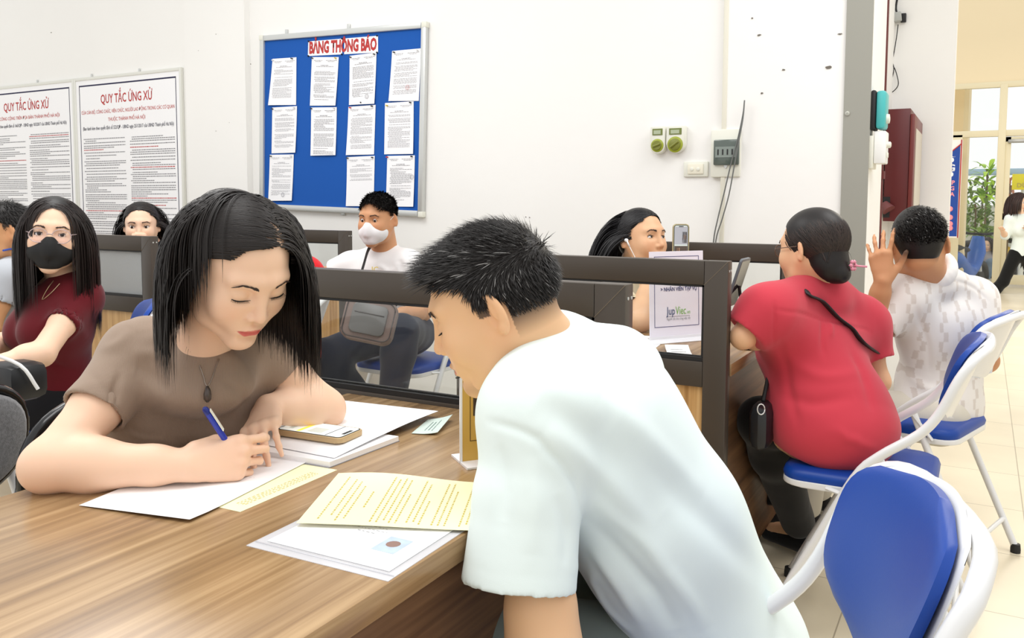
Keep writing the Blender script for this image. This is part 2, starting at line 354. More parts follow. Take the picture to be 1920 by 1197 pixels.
partition('brown framed partition at the left edge behind the man in grey', -6.4, -5.10, 3.05, ztop=1.065)

# ------------------------------------------------------------ chairs
def make_folding_chair(label, group='blue folding chairs'):
    """sitter faces local +y"""
    t = thing('folding_chair', label, 'chair', group=group); R_ = 0.0125
    bm = bmesh.new(); zt = 0.83
    L_ = [(-0.205, 0.26, 0.012), (-0.205, 0.135, 0.26), (-0.205, 0.03, 0.475), (-0.205, -0.03, 0.545), (-0.205, -0.12, 0.615), (-0.205, -0.165, 0.675), (-0.205, -0.205, 0.765)]
    Rr = [(-x, y, z) for x, y, z in L_][::-1]
    P = L_ + [(-0.185, -0.238, 0.815), (-0.10, -0.268, 0.836), (0.10, -0.268, 0.836), (0.185, -0.238, 0.815)] + Rr
    tube(bm, P, R_, seg=10, smooth=4); fin(bm, 'frame_tube', M_WHITEMETAL, t, True)
    for s in (-1, 1): tube_obj('rear_leg', [(s*0.186, -0.03, 0.53), (s*0.19, -0.13, 0.30), (s*0.195, -0.256, 0.015)], 0.0115, M_WHITEMETAL, t)
    tube_obj('crossbar', [(-0.19, -0.215, 0.11), (0.19, -0.215, 0.11)], 0.008, M_WHITEMETAL, t)
    tube_obj('crossbar', [(-0.204, 0.205, 0.125), (0.204, 0.205, 0.125)], 0.008, M_WHITEMETAL, t)
    for x, y in ((-0.195, -0.256), (0.195, -0.256), (-0.205, 0.26), (0.205, 0.26)):
        bm = bmesh.new(); lathe(bm, [(0.016, 0), (0.0165, 0.012), (0.0145, 0.03), (0.012, 0.031)], (x, y, 0), 12); fin(bm, 'rubber_foot', M_BLACK, t, True, 50)
    bm = bmesh.new(); prism(bm, rounded(0.375, 0.385, 0.06, cx=0, cy=0.03), (0, 0, 0.425), (1, 0, 0), (0, 1, 0), (0, 0, 1), 0.018, bev=0.004)
    fin(bm, 'seat_pan', M_WHITEMETAL, t, True, 50)
    bm = bmesh.new(); ou = rounded(0.372, 0.382, 0.06, cx=0, cy=0.03)
    prof = [(1.0, 0.4435), (1.012, 0.455), (0.985, 0.468), (0.92, 0.475), (0.6, 0.479), (0.25, 0.480)]
    rings = [[bm.verts.new((u*s, 0.03+(v-0.03)*s, z)) for u, v in ou] for s, z in prof]
    for i in range(len(rings)-1):
        for k in range(len(ou)): bm.faces.new((rings[i][k], rings[i][(k+1) % len(ou)], rings[i+1][(k+1) % len(ou)], rings[i+1][k]))
    bm.faces.new(rings[-1]); bm.faces.new(rings[0][::-1]); fin(bm, 'seat', M_BLUEVINYL, t, True, 60)
    for s in (-1, 1): tube_obj('hinge_strut', [(s*0.193, -0.10, 0.438), (s*0.20, -0.02, 0.535)], 0.006, M_WHITEMETAL, t, seg=6); tube_obj('hinge_strut', [(s*0.185, 0.10, 0.434), (s*0.206, 0.055, 0.43)], 0.006, M_WHITEMETAL, t, seg=6)
    # backrest: curved white shell with the blue pad in front
    def bp(u, v, d):   # u across -1..1, v up 0..1
        z = 0.640 + 0.212*v; y = -0.150-0.37*(z-0.648) - 0.045*(1-u*u)*0.9; 
        x = 0.19*u
        n = unit([u*0.22, 1.0, 0.38]); return np.array([x, y, z]) + n*d
    def shell(bm, d0, d1, grow, m):
        nu, nv = 28, 18; F = []
        for d in (d0, d1):
            g = []
            for j in range(nv+1):
                row = []
                for i in range(nu+1):
                    u = -1+2*i/nu; v = j/nv
                    # rounded pad outline: narrower at the bottom, domed at the top
                    a = math.sqrt(max(0, 1-abs(2*v-1)**3.2)); wv = (0.86+0.12*v)*(0.35+0.65*a)*grow
                    vv = (v-0.5)*grow*(1-0.06*(u*u)) + 0.5
                    row.append(bm.verts.new(bp(u*wv, vv, d - (0.010 if d == d1 else 0)*(abs(u)**6 + abs(2*v-1)**8)*0.8)))
                g.append(row)
            F.append(g)
        for k, g in enumerate(F):
            for j in range(nv):
                for i in range(nu):
                    q = (g[j][i], g[j][i+1], g[j+1][i+1], g[j+1][i]); bm.faces.new(q if k == 0 else q[::-1])
        A, B = F
        ed = [(0, i) for i in range(nu)] + [(j, nu) for j in range(nv)] + [(nv, i) for i in range(nu, 0, -1)] + [(j, 0) for j in range(nv, 0, -1)]
        for n_ in range(len(ed)):
            p, q = ed[n_], ed[(n_+1) % len(ed)]; bm.faces.new((A[p[0]][p[1]], B[p[0]][p[1]], B[q[0]][q[1]], A[q[0]][q[1]]))
    bm = bmesh.new(); shell(bm, -0.006, 0.004, 1.07, None); bmesh.ops.recalc_face_normals(bm, faces=bm.faces); fin(bm, 'back_shell', M_WHITEMETAL, t, True, 50)
    bm = bmesh.new(); shell(bm, 0.0045, 0.026, 1.0, None); bmesh.ops.recalc_face_normals(bm, faces=bm.faces); fin(bm, 'back_pad', M_BLUEVINYL, t, True, 60)
    return t
def children(o): return [c for c in bpy.data.objects if c.parent == o]
def dup(root, loc, rz, label):
    r = root.copy(); C.objects.link(r); r.location = loc; r.rotation_euler = (0, 0, rz); r['label'] = label
    for ch in children(root):
        c = ch.copy(); C.objects.link(c); c.parent = r
    return r
fc0 = make_folding_chair('blue folding chair under the woman in the red shirt'); fc0.location = (-0.24, 2.55, 0); fc0.rotation_euler = (0, 0, math.radians(90))
dup(fc0, (-0.156, 3.213, 0), math.radians(74), 'blue folding chair under the man in the pale checked shirt')
_bt = Zp(1730, 922, 0.85); _a4 = math.radians(110)
FC4 = dup(fc0, (_bt[0]-0.24*math.cos(_a4-PI/2), _bt[1]-0.24*math.sin(_a4-PI/2), 0), _a4, 'blue folding chair in the front, its back behind the leaning man')
CH_MAROON = dup(fc0, (-2.25, 1.93, 0), math.radians(130), 'blue folding chair behind the masked woman in maroon')
CH_MASK = dup(fc0, (-2.30, 3.28, 0), math.radians(120), 'blue folding chair under the man in the white mask')
CH_RED = dup(fc0, (-2.62, 2.45, 0), math.radians(100), 'blue folding chair under the person in bright red')
_cb = D(226, 505, 4.95)
dup(fc0, (_cb[0], _cb[1], 0), math.radians(-150), 'blue folding chair seen hazily through the left glass partition')
# grey upholstered chairs with black rim, lower left
M_GREYFAB = mat('grey_fabric', rgb(112, 112, 114), 0.95, bump=((500, 500, 500), 0.6, 0.002), var=((180, 180, 180), 0.35), sheen=0.3)
M_GLOSSBLACK = mat('gloss_black', rgb(22, 22, 24), 0.18)
def make_grey_chair(label):
    t = thing('upholstered_chair', label, 'chair', group='grey round-backed chairs')
    def pad(n, o, ax, ay, az, a, b, th, m, fx=2.4):
        bm = bmesh.new(); K = 36; rings = []
        for s, z in ((0.90, 0), (1.0, th*0.25), (1.0, th*0.55), (0.93, th*0.85), (0.7, th), (0.3, th*1.08)):
            rings.append([bm.verts.new(np.asarray(o) + np.asarray(ax)*a*s*np.sign(math.cos(w))*abs(math.cos(w))**(2/fx) + np.asarray(ay)*b*s*np.sign(math.sin(w))*abs(math.sin(w))**(2/fx) + np.asarray(az)*z) for w in [2*PI*k/K for k in range(K)]])
        for i in range(len(rings)-1):
            for k in range(K): bm.faces.new((rings[i][k], rings[i][(k+1) % K], rings[i+1][(k+1) % K], rings[i+1][k]))
        bm.faces.new(rings[0][::-1]); bm.faces.new(rings[-1]); return fin(bm, n, m, t, True, 70)
    az = unit([0, -1, 0.12]); ay = unit(np.cross((1, 0, 0), az))*-1; ay = np.array([0, 0.12, 1.0])
    pad('seat', (0, 0.03, 0.43), (1, 0, 0), (0, 1, 0), (0, 0, 1), 0.20, 0.20, 0.055, M_GREYFAB)
    pad('back_pad', (0, -0.175, 0.69), (1, 0, 0), unit(ay), az, 0.165, 0.112, 0.03, M_GREYFAB)
    pad('back_pad', (0, -0.170, 0.69), (1, 0, 0), unit(ay), -az, 0.165, 0.112, 0.03, M_GREYFAB)
    K = 40; P = []
    for k in range(K+1):
        w = 2*PI*k/K; P.append(np.array([0, -0.1725, 0.69]) + np.array([1, 0, 0])*0.174*np.sign(math.cos(w))*abs(math.cos(w))**(2/2.4) + unit(ay)*0.121*np.sign(math.sin(w))*abs(math.sin(w))**(2/2.4))
    tube_obj('back_rim', P, 0.012, M_GLOSSBLACK, t, seg=8)
    for s in (-1, 1):
        tube_obj('frame_tube', [(s*0.18, 0.20, 0.01), (s*0.18, 0.17, 0.42), (s*0.18, -0.10, 0.43), (s*0.17, -0.17, 0.50), (s*0.15, -0.19, 0.60)], 0.011, M_WHITEMETAL, t, smooth=4)
        tube_obj('rear_leg', [(s*0.18, -0.05, 0.42), (s*0.18, -0.24, 0.01)], 0.011, M_WHITEMETAL, t)
    return t
gc = make_grey_chair('grey round-backed chair with black rim under the woman in brown'); gc.location = (-1.56+0.172*math.cos(0.10), 1.085+0.172*math.sin(0.10), 0); gc.rotation_euler = (0, 0, 0.10-PI/2)
dup(gc, (-1.83+0.172*math.cos(0.2), 0.938+0.172*math.sin(0.2), 0), 0.2-PI/2, 'grey round-backed chair with scuffed pad at the left edge of the photo')
CH_GREY = dup(gc, (-4.55, 2.25, 0), math.radians(60), 'black-rimmed chair behind the man in the grey shirt at the left')

# ------------------------------------------------------------ wall posters and notice board
def poster(label, x0, x1, z0, z1, lines2, seed):
    y = YW-0.014; t = thing('wall_poster', label, 'poster', (x0, YW, z0), group='framed rules of conduct posters'); w, h = x1-x0, z1-z0
    box_obj('panel', (0, -0.016, 0), (w, -0.002, h), M_PAPER, t)
    bm = bmesh.new(); e = 0.022
    for lo, hi in (((-e, -0.022, -e), (0, -0.001, h+e)), ((w, -0.022, -e), (w+e, -0.001, h+e)), ((0, -0.022, -e), (w, -0.001, 0)), ((0, -0.022, h), (w, -0.001, h+e))): bx(bm, lo, hi, 0.003)
    fin(bm, 'frame', mat('poster_frame', rgb(222, 222, 214), 0.4, metal=0.2), t, True, 40)
    O = np.array([0, -0.0165, 0]); ax, ay = (1, 0, 0), (0, 0, 1)
    bm = bmesh.new(); m_ = 0.035
    for lo, hi in (((m_, -0.0168, m_), (m_+0.006, -0.0162, h-m_)), ((w-m_-0.006, -0.0168, m_), (w-m_, -0.0162, h-m_)), ((m_, -0.0168, m_), (w-m_, -0.0162, m_+0.008)), ((m_, -0.0168, h-m_-0.010), (w-m_, -0.0162, h-m_))): bx(bm, lo, hi)
    fin(bm, 'border', mat('navy_border', rgb(24, 24, 66), 0.7), t)
    text_obj('heading', 'QUY TẮC ỨNG XỬ', (w/2, -0.0165, h-0.175), ax, ay, 0.062, M_REDINK, t, width=w*0.50, bold=0.012)
    for i, (s, ww) in enumerate(lines2): text_obj('subheading', s, (w/2, -0.0165, h-0.245-0.058*i), ax, ay, 0.024, mat('pale_red_ink', rgb(196, 92, 88), 0.7) if i < len(lines2)-1 else M_INK2, t, width=w*ww, bold=0.006)
    r = random.Random(seed); rows = []; red = []
    for cx0, cx1 in ((0.07, w/2-0.02), (w/2+0.03, w-0.06)):
        z = h-0.245-0.058*len(lines2)-0.01; n = 0
        while z > 0.07:
            n += 1; full = r.random() < 0.6; x0_ = cx0 + (0.02 if r.random() < 0.4 else 0); x1_ = cx1 if full else cx0 + (cx1-cx0)*r.uniform(0.3, 0.9)
            (red if r.random() < 0.06 else rows).append((x0_, x1_ if (x1_ > x0_) else cx1, z, 0.0058)); z -= 0.0145 if r.random() < 0.7 else 0.021
    bm = bmesh.new(); lines_mesh(bm, O, ax, ay, rows, seed=seed); fin(bm, 'printed_text', M_INK, t)
    bm = bmesh.new(); lines_mesh(bm, O, ax, ay, red, seed=seed+1); fin(bm, 'clause_titles', M_REDINK, t)
    for fx in (0.15, 0.62): box_obj('hanging_hook', (w*fx, -0.012, h+0.02), (w*fx+0.012, 0.0, h+0.045), M_ALU, t, 0.002)
    return t
poster('framed rules poster with red heading, right one of the two on the left wall', -5.875, -4.765, 0.86, 2.075, [('CỦA CÁN BỘ, CÔNG CHỨC, VIÊN CHỨC, NGƯỜI LAO ĐỘNG TRONG CÁC CƠ QUAN', 0.90), ('THUỘC THÀNH PHỐ HÀ NỘI', 0.36), ('(Ban hành kèm theo quyết định số 522/QĐ - UBND ngày 25/1/2017 của UBND Thành phố Hà Nội)', 0.88)], 3)
poster('framed rules poster with red heading at the left edge of the photo', -7.08, -5.92, 0.86, 2.075, [('NƠI CÔNG CỘNG TRÊN ĐỊA BÀN THÀNH PHỐ HÀ NỘI', 0.72), ('(Ban hành kèm theo quyết định số 1665/QĐ - UBND ngày 10/3/2017 của UBND Thành phố Hà Nội)', 0.86)], 5)
# notice board, hung slightly crooked
BO = Yp(490, 392, YW); BR_ = Yp(795, 408, YW); TL = Yp(497, 68, YW); TR = Yp(808, 41, YW)
bax = unit((BR_-BO) + (TR-TL)); bay = unit((TL-BO) + (TR-BR_)); bay = unit(bay - bax*np.dot(bax, bay)); BC = (BO+BR_+TL+TR)/4
BW, BH = 1.255, 1.075
board = thing('notice_board', 'blue notice board with aluminium frame and red title on the white wall', 'notice board', (BC[0], YW-0.001, BC[2]))
board.rotation_euler = (0, math.atan2(-bax[2], bax[0]), 0); bpy.context.view_layer.update()
box_obj('felt', (-BW/2, -0.018, -BH/2), (BW/2, -0.004, BH/2), M_BOARD, board)
bm = bmesh.new(); e = 0.03
for lo, hi in (((-BW/2-0.004, -0.034, -BH/2-0.004), (-BW/2+e, 0, BH/2+0.004)), ((BW/2-e, -0.034, -BH/2-0.004), (BW/2+0.004, 0, BH/2+0.004)), ((-BW/2+e, -0.034, -BH/2-0.004), (BW/2-e, 0, -BH/2+e)), ((-BW/2+e, -0.034, BH/2-e), (BW/2-e, 0, BH/2+0.004))): bx(bm, lo, hi, 0.006)
fin(bm, 'frame', M_ALU, board, True, 40)
for sx in (-1, 1):
    for sz in (-1, 1): box_obj('corner_cap', (sx*(BW/2-0.026), -0.036, sz*(BH/2-0.026)), (sx*(BW/2+0.007), 0.0, sz*(BH/2+0.007)), M_PLASTIC, board, 0.004)
for x in (-0.44, 0.05): box_obj('hanging_clip', (x, -0.01, BH/2), (x+0.02, 0, BH/2+0.035), M_ALU, board, 0.003)
box_obj('hanging_clip', (0.02, -0.01, -BH/2-0.02), (0.05, 0, -BH/2), M_ALU, board, 0.002)
def bl(px, py):   # board-plane coordinates of a pixel
    p = Yp(px, py, YW-0.02); q = np.array([p[0]-BC[0], 0, p[2]-BC[2]]); return np.array([np.dot(q, bax), np.dot(q, bay)])
def bworld(u, v, d=0.02): return np.array([BC[0], YW-d, BC[2]]) + bax*u + bay*v
PINM = [mat('pin_black', rgb(20, 20, 24), 0.3), mat('pin_yellow', rgb(210, 180, 40), 0.3), mat('pin_red', rgb(190, 40, 50), 0.3), mat('pin_white', rgb(220, 220, 220), 0.3)]
def sheet(label, quad, pins, seed, stamp=None, name='paper_notice', group='printed notices on the blue board', nlines=26, dark=False, cat='paper'):
    q = [bl(*p) for p in quad]   # tl, tr, br, bl
    c = sum(q)/4; t = thing(name, label, cat, bworld(c[0], c[1], 0.019), group=group); o = bworld(c[0], c[1], 0.019)
    W3 = [bworld(u, v, 0.021)-o for u, v in q]
    bm = bmesh.new(); nx_, ny_ = 5, 8
    for layer, off in ((0, 0.0), (1, 0.0016)):
        g = [[None]*(nx_+1) for _ in range(ny_+1)]
        for j in range(ny_+1):
            for i in range(nx_+1):
                s, v = i/nx_, j/ny_; p = lerp(lerp(W3[0], W3[1], s), lerp(W3[3], W3[2], s), v)
                lift = 0.010*v*v*(0.5+0.5*math.sin(seed*2.1+s*2.6)) + off
                g[j][i] = bm.verts.new(p + np.array([0.002*layer, -lift, 0.001*layer]))
        for j in range(ny_):
            for i in range(nx_): bm.faces.new((g[j][i], g[j+1][i], g[j+1][i+1], g[j][i+1]))
    fin(bm, 'sheet', M_PAPER, t, True)
    w = np.linalg.norm(W3[1]-W3[0]); h = np.linalg.norm(W3[3]-W3[0]); r = random.Random(seed); rows = []
    top = W3[0] + np.array([0, -0.003, 0]); axx = unit(W3[1]-W3[0]); dn = unit(W3[3]-W3[0])
    def lay(rows_, nm, m_):
        bm = bmesh.new()
        for x0, x1, yv, hh in rows_:
            x = x0
            while x < x1:
                ww = min(r.uniform(0.006, 0.02), x1-x); 
                def pt(a, b):
                    lift = 0.010*(b/h)**2*(0.5+0.5*math.sin(seed*2.1+(a/w)*2.6)) + 0.0006
                    return top + axx*a + dn*b + np.array([0, -lift, 0])
                bm.faces.new([bm.verts.new(pt(a, b)) for a, b in ((x, yv+hh), (x+ww, yv+hh), (x+ww, yv), (x, yv))]); x += ww+0.003
        return fin(bm, nm, m_, t)
    rows += [(w*0.1, w*0.42, h*0.06, 0.0022), (w*0.55, w*0.95, h*0.06, 0.0022), (w*0.15, w*0.38, h*0.085, 0.0018), (w*0.62, w*0.88, h*0.085, 0.0018), (w*0.36, w*0.66, h*0.16, 0.0028), (w*0.2, w*0.85, h*0.185, 0.0022)]
    y = 0.24
    while y < 0.24+nlines*0.024:
        if r.random() < 0.86: rows.append((w*(0.13+0.04*(r.random() < 0.3)), w*(0.92 if r.random() < 0.7 else r.uniform(0.4, 0.85)), h*y, 0.0019))
        y += 0.023
    lay(rows, 'printed_text', M_INK if dark else mat('faint_ink', rgb(168, 168, 172), 0.8))
    if stamp:
        bm = bmesh.new(); K = 20; cc = top + axx*w*stamp[0] + dn*h*stamp[1] + np.array([0, -0.0105, 0])
        for r0, r1 in ((0.012, 0.0135), (0.006, 0.007)):
            A = [bm.verts.new(cc + axx*r0*math.cos(2*PI*k/K) + dn*r0*math.sin(2*PI*k/K)) for k in range(K)]; B = [bm.verts.new(cc + axx*r1*math.cos(2*PI*k/K) + dn*r1*math.sin(2*PI*k/K)) for k in range(K)]
            for k in range(K): bm.faces.new((A[k], B[k], B[(k+1) % K], A[(k+1) % K]))
        fin(bm, 'stamp', M_REDINK if stamp[2] == 'red' else M_INK2, t)
    for (u, v), ci in pins:
        p = lerp(lerp(W3[0], W3[1], u), lerp(W3[3], W3[2], u), v); bm = bmesh.new()
        lathe(bm, [(0.0045, 0.001), (0.0045, 0.004), (0.0025, 0.005), (0.003, 0.012), (0.0045, 0.013)], p + np.array([0, -0.003, 0]), 8, basis((1, 0, 0), (0, 0, 1), (0, -1, 0)))
        fin(bm, 'pin', PINM[ci], t, True, 40)
    return t
S = lambda x, y: (460+x/2.9925, 20+y/2.9925)
T2 = [((0.06, 0.03), 3), ((0.85, 0.02), 0)]
G = 'on the blue notice board'
sheet('printed notice at top left '+G, [S(153, 272), S(287, 263), S(285, 530), S(134, 532)], T2, 1)
sheet('printed notice at top, second from left '+G, [S(374, 262), S(524, 262), S(510, 534), S(363, 534)], [((0.05, 0.02), 0), ((0.92, 0.02), 1)], 2, dark=True)
sheet('printed notice, dark stamp, top row third from left '+G, [S(586, 255), S(736, 236), S(728, 524), S(585, 531)], [((0.06, 0.03), 0), ((0.95, 0.03), 0), ((0.5, 0.96), 0)], 3, (0.7, 0.86, 'dark'), dark=True)
sheet('printed notice with a red round stamp at top right '+G, [S(824, 228), S(987, 213), S(973, 507), S(809, 509)], [((0.1, 0.03), 0), ((0.9, 0.03), 3)], 4, (0.65, 0.75, 'red'))
sheet('printed notice in the middle row, leftmost '+G, [S(152, 545), S(290, 537), S(285, 798), S(148, 802)], [((0.04, 0.03), 0), ((0.92, 0.03), 3)], 5)
sheet('closely printed notice, middle row second from left '+G, [S(370, 545), S(513, 543), S(510, 812), S(369, 815)], [((0.04, 0.02), 0), ((0.93, 0.02), 3)], 6, dark=True, nlines=30)
sheet('notice with a red pin, middle row third from left '+G, [S(579, 541), S(731, 530), S(722, 808), S(570, 812)], [((0.1, 0.02), 2), ((0.9, 0.02), 0)], 7)
sheet('notice with a folded corner, rightmost of the middle row '+G, [S(784, 520), S(944, 510), S(945, 805), S(780, 807)], [((0.1, 0.05), 1), ((0.92, 0.02), 0)], 8)
sheet('printed notice with a dark stamp at bottom left '+G, [S(138, 810), S(272, 808), S(265, 1067), S(132, 1068)], [((0.08, 0.03), 0), ((0.92, 0.03), 3)], 9, (0.65, 0.86, 'dark'))
sheet('almost blank notice at bottom, second from right '+G, [S(571, 823), S(726, 816), S(720, 1098), S(570, 1098)], [((0.05, 0.02), 0), ((0.95, 0.03), 0)], 10, nlines=10)
sheet('printed notice at bottom right, just above the masked man '+G, [S(797, 817), S(951, 813), S(946, 1101), S(789, 1100)], [((0.03, 0.02), 2), ((0.92, 0.02), 0)], 11, (0.97, 0.42, 'dark'), dark=True)
q = [bl(*S(354, 173)), bl(*S(745, 141)), bl(*S(745, 235)), bl(*S(352, 255))]; c = sum(q)/4; o = bworld(c[0], c[1], 0.019)
t = thing('title_strip', 'white paper strip with the red title at the top of the blue board', 'sign', o)
bm = bmesh.new(); P4 = [bworld(u, v, 0.0215)-o for u, v in q]; mid = lambda k, a, b: lerp(P4[a], P4[b], k)
for a, b in ((0, 0.5), (0.53, 1)):

    vs4 = [lerp(P4[3], P4[2], a), lerp(P4[3], P4[2], b), lerp(P4[0], P4[1], b), lerp(P4[0], P4[1], a)]; f = bm.faces.new([bm.verts.new(v) for v in vs4])
    r_ = bmesh.ops.extrude_face_region(bm, geom=[f]); bmesh.ops.translate(bm, verts=[v for v in r_['geom'] if isinstance(v, bmesh.types.BMVert)], vec=(0, 0.0015, 0))
fin(bm, 'strip', M_PAPER, t)
tb = lerp(P4[3], P4[2], 0.5) + bay*0.016; _ta = unit(P4[2]-P4[3]); text_obj('title_text', 'BẢNG THÔNG BÁO', tb + np.array([0, -0.0006, 0]), _ta, np.cross((0, -1.0, 0), _ta), 0.066, M_REDINK, t, width=np.linalg.norm(P4[2]-P4[3])*0.96, bold=0.045)
for k in (0.01, 0.5, 0.99):
    for a, b in ((0, 1), (3, 2)):
        bm = bmesh.new(); lathe(bm, [(0.005, 0), (0.005, 0.004), (0.003, 0.009)], lerp(P4[a], P4[b], k), 8, basis((1, 0, 0), (0, 0, 1), (0, -1, 0))); fin(bm, 'pin', PINM[0], t, True, 40)
# ------------------------------------------------------------ wall fittings
def ypx(px, py, y=YW): return Yp(px, py, y)
M_LIME = mat('lime_plastic', rgb(150, 160, 40), 0.4); M_LCD = mat('lcd_green', rgb(110, 120, 60), 0.3)
def timer(px0, px1, py0, py1, label, ang):
    a = ypx(px0, py1); b = ypx(px1, py0); w = b[0]-a[0]; h = b[2]-a[2]
    t = thing('timer_switch', label, 'timer', (a[0]+w/2, YW-0.001, a[2]+h/2), group='timer switches on the back wall')
    bm = bmesh.new(); ou = [(-w/2, h/2-0.006), (-w/2+0.006, h/2), (w/2-0.006, h/2), (w/2, h/2-0.006)] + [(w/2*math.cos(x), -h/2+w/2*0.9+w/2*0.95*math.sin(x)) for x in np.linspace(0, -PI, 12)]
    prism(bm, ou[::-1], (0, 0, 0), (1, 0, 0), (0, 0, 1), (0, -1, 0), 0.042, bev=0.005); bmesh.ops.recalc_face_normals(bm, faces=bm.faces); fin(bm, 'body', M_PLASTIC, t, True, 45)
    bm = bmesh.new(); bx(bm, (-w*0.34, -0.0445, h*0.16), (w*0.34, -0.0415, h*0.40), 0.001); fin(bm, 'display', M_LCD, t)
    bm = bmesh.new(); bx(bm, (-w*0.25, -0.0455, h*0.20), (w*0.22, -0.044, h*0.34)); fin(bm, 'screen', mat('lcd_face', rgb(170, 180, 150), 0.3), t)
    bm = bmesh.new(); lathe(bm, [(w*0.42, 0), (w*0.42, 0.005), (w*0.37, 0.008)], (0, -0.040, -h*0.21), 24, basis((1, 0, 0), (0, 0, 1), (0, -1, 0))); fin(bm, 'dial_ring', M_LIME, t, True, 40)
    bm = bmesh.new(); lathe(bm, [(w*0.32, 0), (w*0.31, 0.006), (w*0.28, 0.008)], (0, -0.047, -h*0.21), 20, basis((1, 0, 0), (0, 0, 1), (0, -1, 0)))
    c, s = math.cos(ang), math.sin(ang); tube(bm, [(-c*w*0.26, -0.056, -h*0.21-s*w*0.26), (c*w*0.26, -0.056, -h*0.21+s*w*0.26)], 0.006, seg=8); fin(bm, 'knob', mat('olive_knob', rgb(120, 124, 44), 0.45), t, True, 40)
timer(1224, 1252.5, 237, 289, 'left one of the two white timer switches with green dial', 0.35); timer(1254, 1289, 236, 287, 'right one of the two white timer switches with green dial', 0.6)
a = ypx(1283, 332); b = ypx(1329, 303)
t = thing('socket_plate', 'ivory wall socket plate between the timer switches and the breaker box', 'socket', (a[0], YW-0.001, a[2])); w, h = b[0]-a[0], b[2]-a[2]
box_obj('plate', (0, -0.012, 0), (w, 0, h), M_PLASTIC, t, 0.003); box_obj('insert', (w*0.18, -0.018, h*0.18), (w*0.82, -0.0125, h*0.85), mat('cream_plastic', rgb(232, 228, 210), 0.5), t, 0.002)
for fx in (0.36, 0.62):
    bm = bmesh.new(); lathe(bm, [(0.009, 0), (0.009, 0.003), (0.007, 0.004)], (w*fx, -0.018, h*0.5), 14, basis((1, 0, 0), (0, 0, 1), (0, -1, 0))); fin(bm, 'button', M_PLASTIC, t, True, 40)
a = ypx(1335, 333); b = ypx(1393, 242)
t = thing('breaker_box', 'ivory breaker box with a smoked window beside the wall seam', 'breaker box', (a[0], YW-0.001, a[2])); w, h = b[0]-a[0]-0.002, b[2]-a[2]
box_obj('casing', (0, -0.030, 0), (w, 0, h), M_PLASTIC, t, 0.006)
bm = bmesh.new(); x0, x1, z0, z1 = w*0.12, w*0.98, h*0.25, h*0.78; bx(bm, (x0, -0.046, z0), (x1, -0.0305, z1), 0.006); fin(bm, 'window', mat('smoked_plastic', rgb(88, 98, 92), 0.12), t, True, 40)
bm = bmesh.new(); bx(bm, (x0+0.01, -0.0475, z0+(z1-z0)*0.3), (x1-0.01, -0.0465, z0+(z1-z0)*0.72)); fin(bm, 'breaker_row', mat('breaker_grey', rgb(128, 138, 132), 0.3), t)
bm = bmesh.new()
for k in range(4): bx(bm, (x0+0.02+k*0.022, -0.049, z0+(z1-z0)*0.40), (x0+0.026+k*0.022, -0.0476, z0+(z1-z0)*0.62))
fin(bm, 'breaker_lever', M_BLACK, t)
bm = bmesh.new(); prism(bm, [(w*0.45, h*0.25), (w*0.60, h*0.25), (w*0.525, h*0.17)], (0, -0.031, 0), (1, 0, 0), (0, 0, 1), (0, -1, 0), 0.004); fin(bm, 'catch', M_ALU, t)
M_CABLE = mat('grey_cable', rgb(104, 106, 104), 0.5)
for k, (offs, lab) in enumerate(((0, 'grey cable hanging from the wall seam over the breaker box, left strand'), (7, 'grey cable hanging from the wall seam over the breaker box, right strand'))):
    pts = [(1396, 188), (1393, 215+offs), (1383+offs*0.4, 262), (1370+offs, 310), (1357+offs*1.4, 365), (1346+offs*1.2, 410), (1338+offs*0.6, 452), (1336+offs*0.4, 520)]
    P = [ypx(x, y, YW-0.052-0.004*k-(0.006 if 230 < y < 350 else 0)) for x, y in pts]; bm = bmesh.new(); tube(bm, P, 0.0032, seg=6, smooth=5); tag(fin(bm, 'hanging_cable', M_CABLE, None, True), lab, 'cable', 'cables over the breaker box')
# fittings on the end face of the pier
def xb(name, label, cat, py0, py1, y0, y1, dep, m, knobz, grp):
    z1 = Yp(1632, py0, YW)[2]; z0 = Yp(1632, py1, YW)[2]
    t = thing(name, label, cat, (XE, (y0+y1)/2, z0), group=grp); hy = (y1-y0)/2; h = z1-z0
    return t, hy, h
t, hy, h = xb('timer_switch', 'turquoise timer switch on the side of the pier above the white socket', 'timer', 169, 243, 4.0, 4.13, 0.07, None, 0, None)
box_obj('back_plate', (0.001, -hy, 0), (0.022, hy, h), M_BLACK, t, 0.008)
box_obj('body', (0.0225, -hy+0.003, 0.003), (0.062, hy-0.003, h-0.003), mat('turquoise_plastic', rgb(70, 178, 178), 0.4), t, 0.012)
bm = bmesh.new(); lathe(bm, [(0.022, 0), (0.02, 0.012), (0.01, 0.014)], (0.062, -hy*0.2, h*0.28), 14, basis((0, 1, 0), (0, 0, 1), (1, 0, 0))); fin(bm, 'knob', M_PLASTIC, t, True, 40)
t, hy, h = xb('socket_box', 'white plastic socket and switch box on the side of the pier', 'socket', 246, 312, 3.99, 4.14, 0.07, None, 0, None)
box_obj('base_plate', (0.001, -hy, -0.01), (0.018, hy, h-0.02), M_PLASTIC, t, 0.004); box_obj('body', (0.0185, -hy+0.02, 0.012), (0.066, hy-0.01, h), mat('white_plastic', rgb(236, 236, 234), 0.35), t, 0.005)
bm = bmesh.new(); lathe(bm, [(0.014, 0), (0.014, 0.014), (0.009, 0.018)], (0.066, -hy*0.1, h*0.62), 14, basis((0, 1, 0), (0, 0, 1), (1, 0, 0))); bx(bm, (0.066, -0.02, h*0.25), (0.074, 0.0, h*0.4), 0.002); fin(bm, 'knob', M_PLASTIC, t, True, 40)
pp = Yp(1652, 250, 4.66); bm = bmesh.new(); tube(bm, [(pp[0]-0.005, 4.66, 0), (pp[0]-0.005, 4.66, 4.1)], 0.023, seg=12)
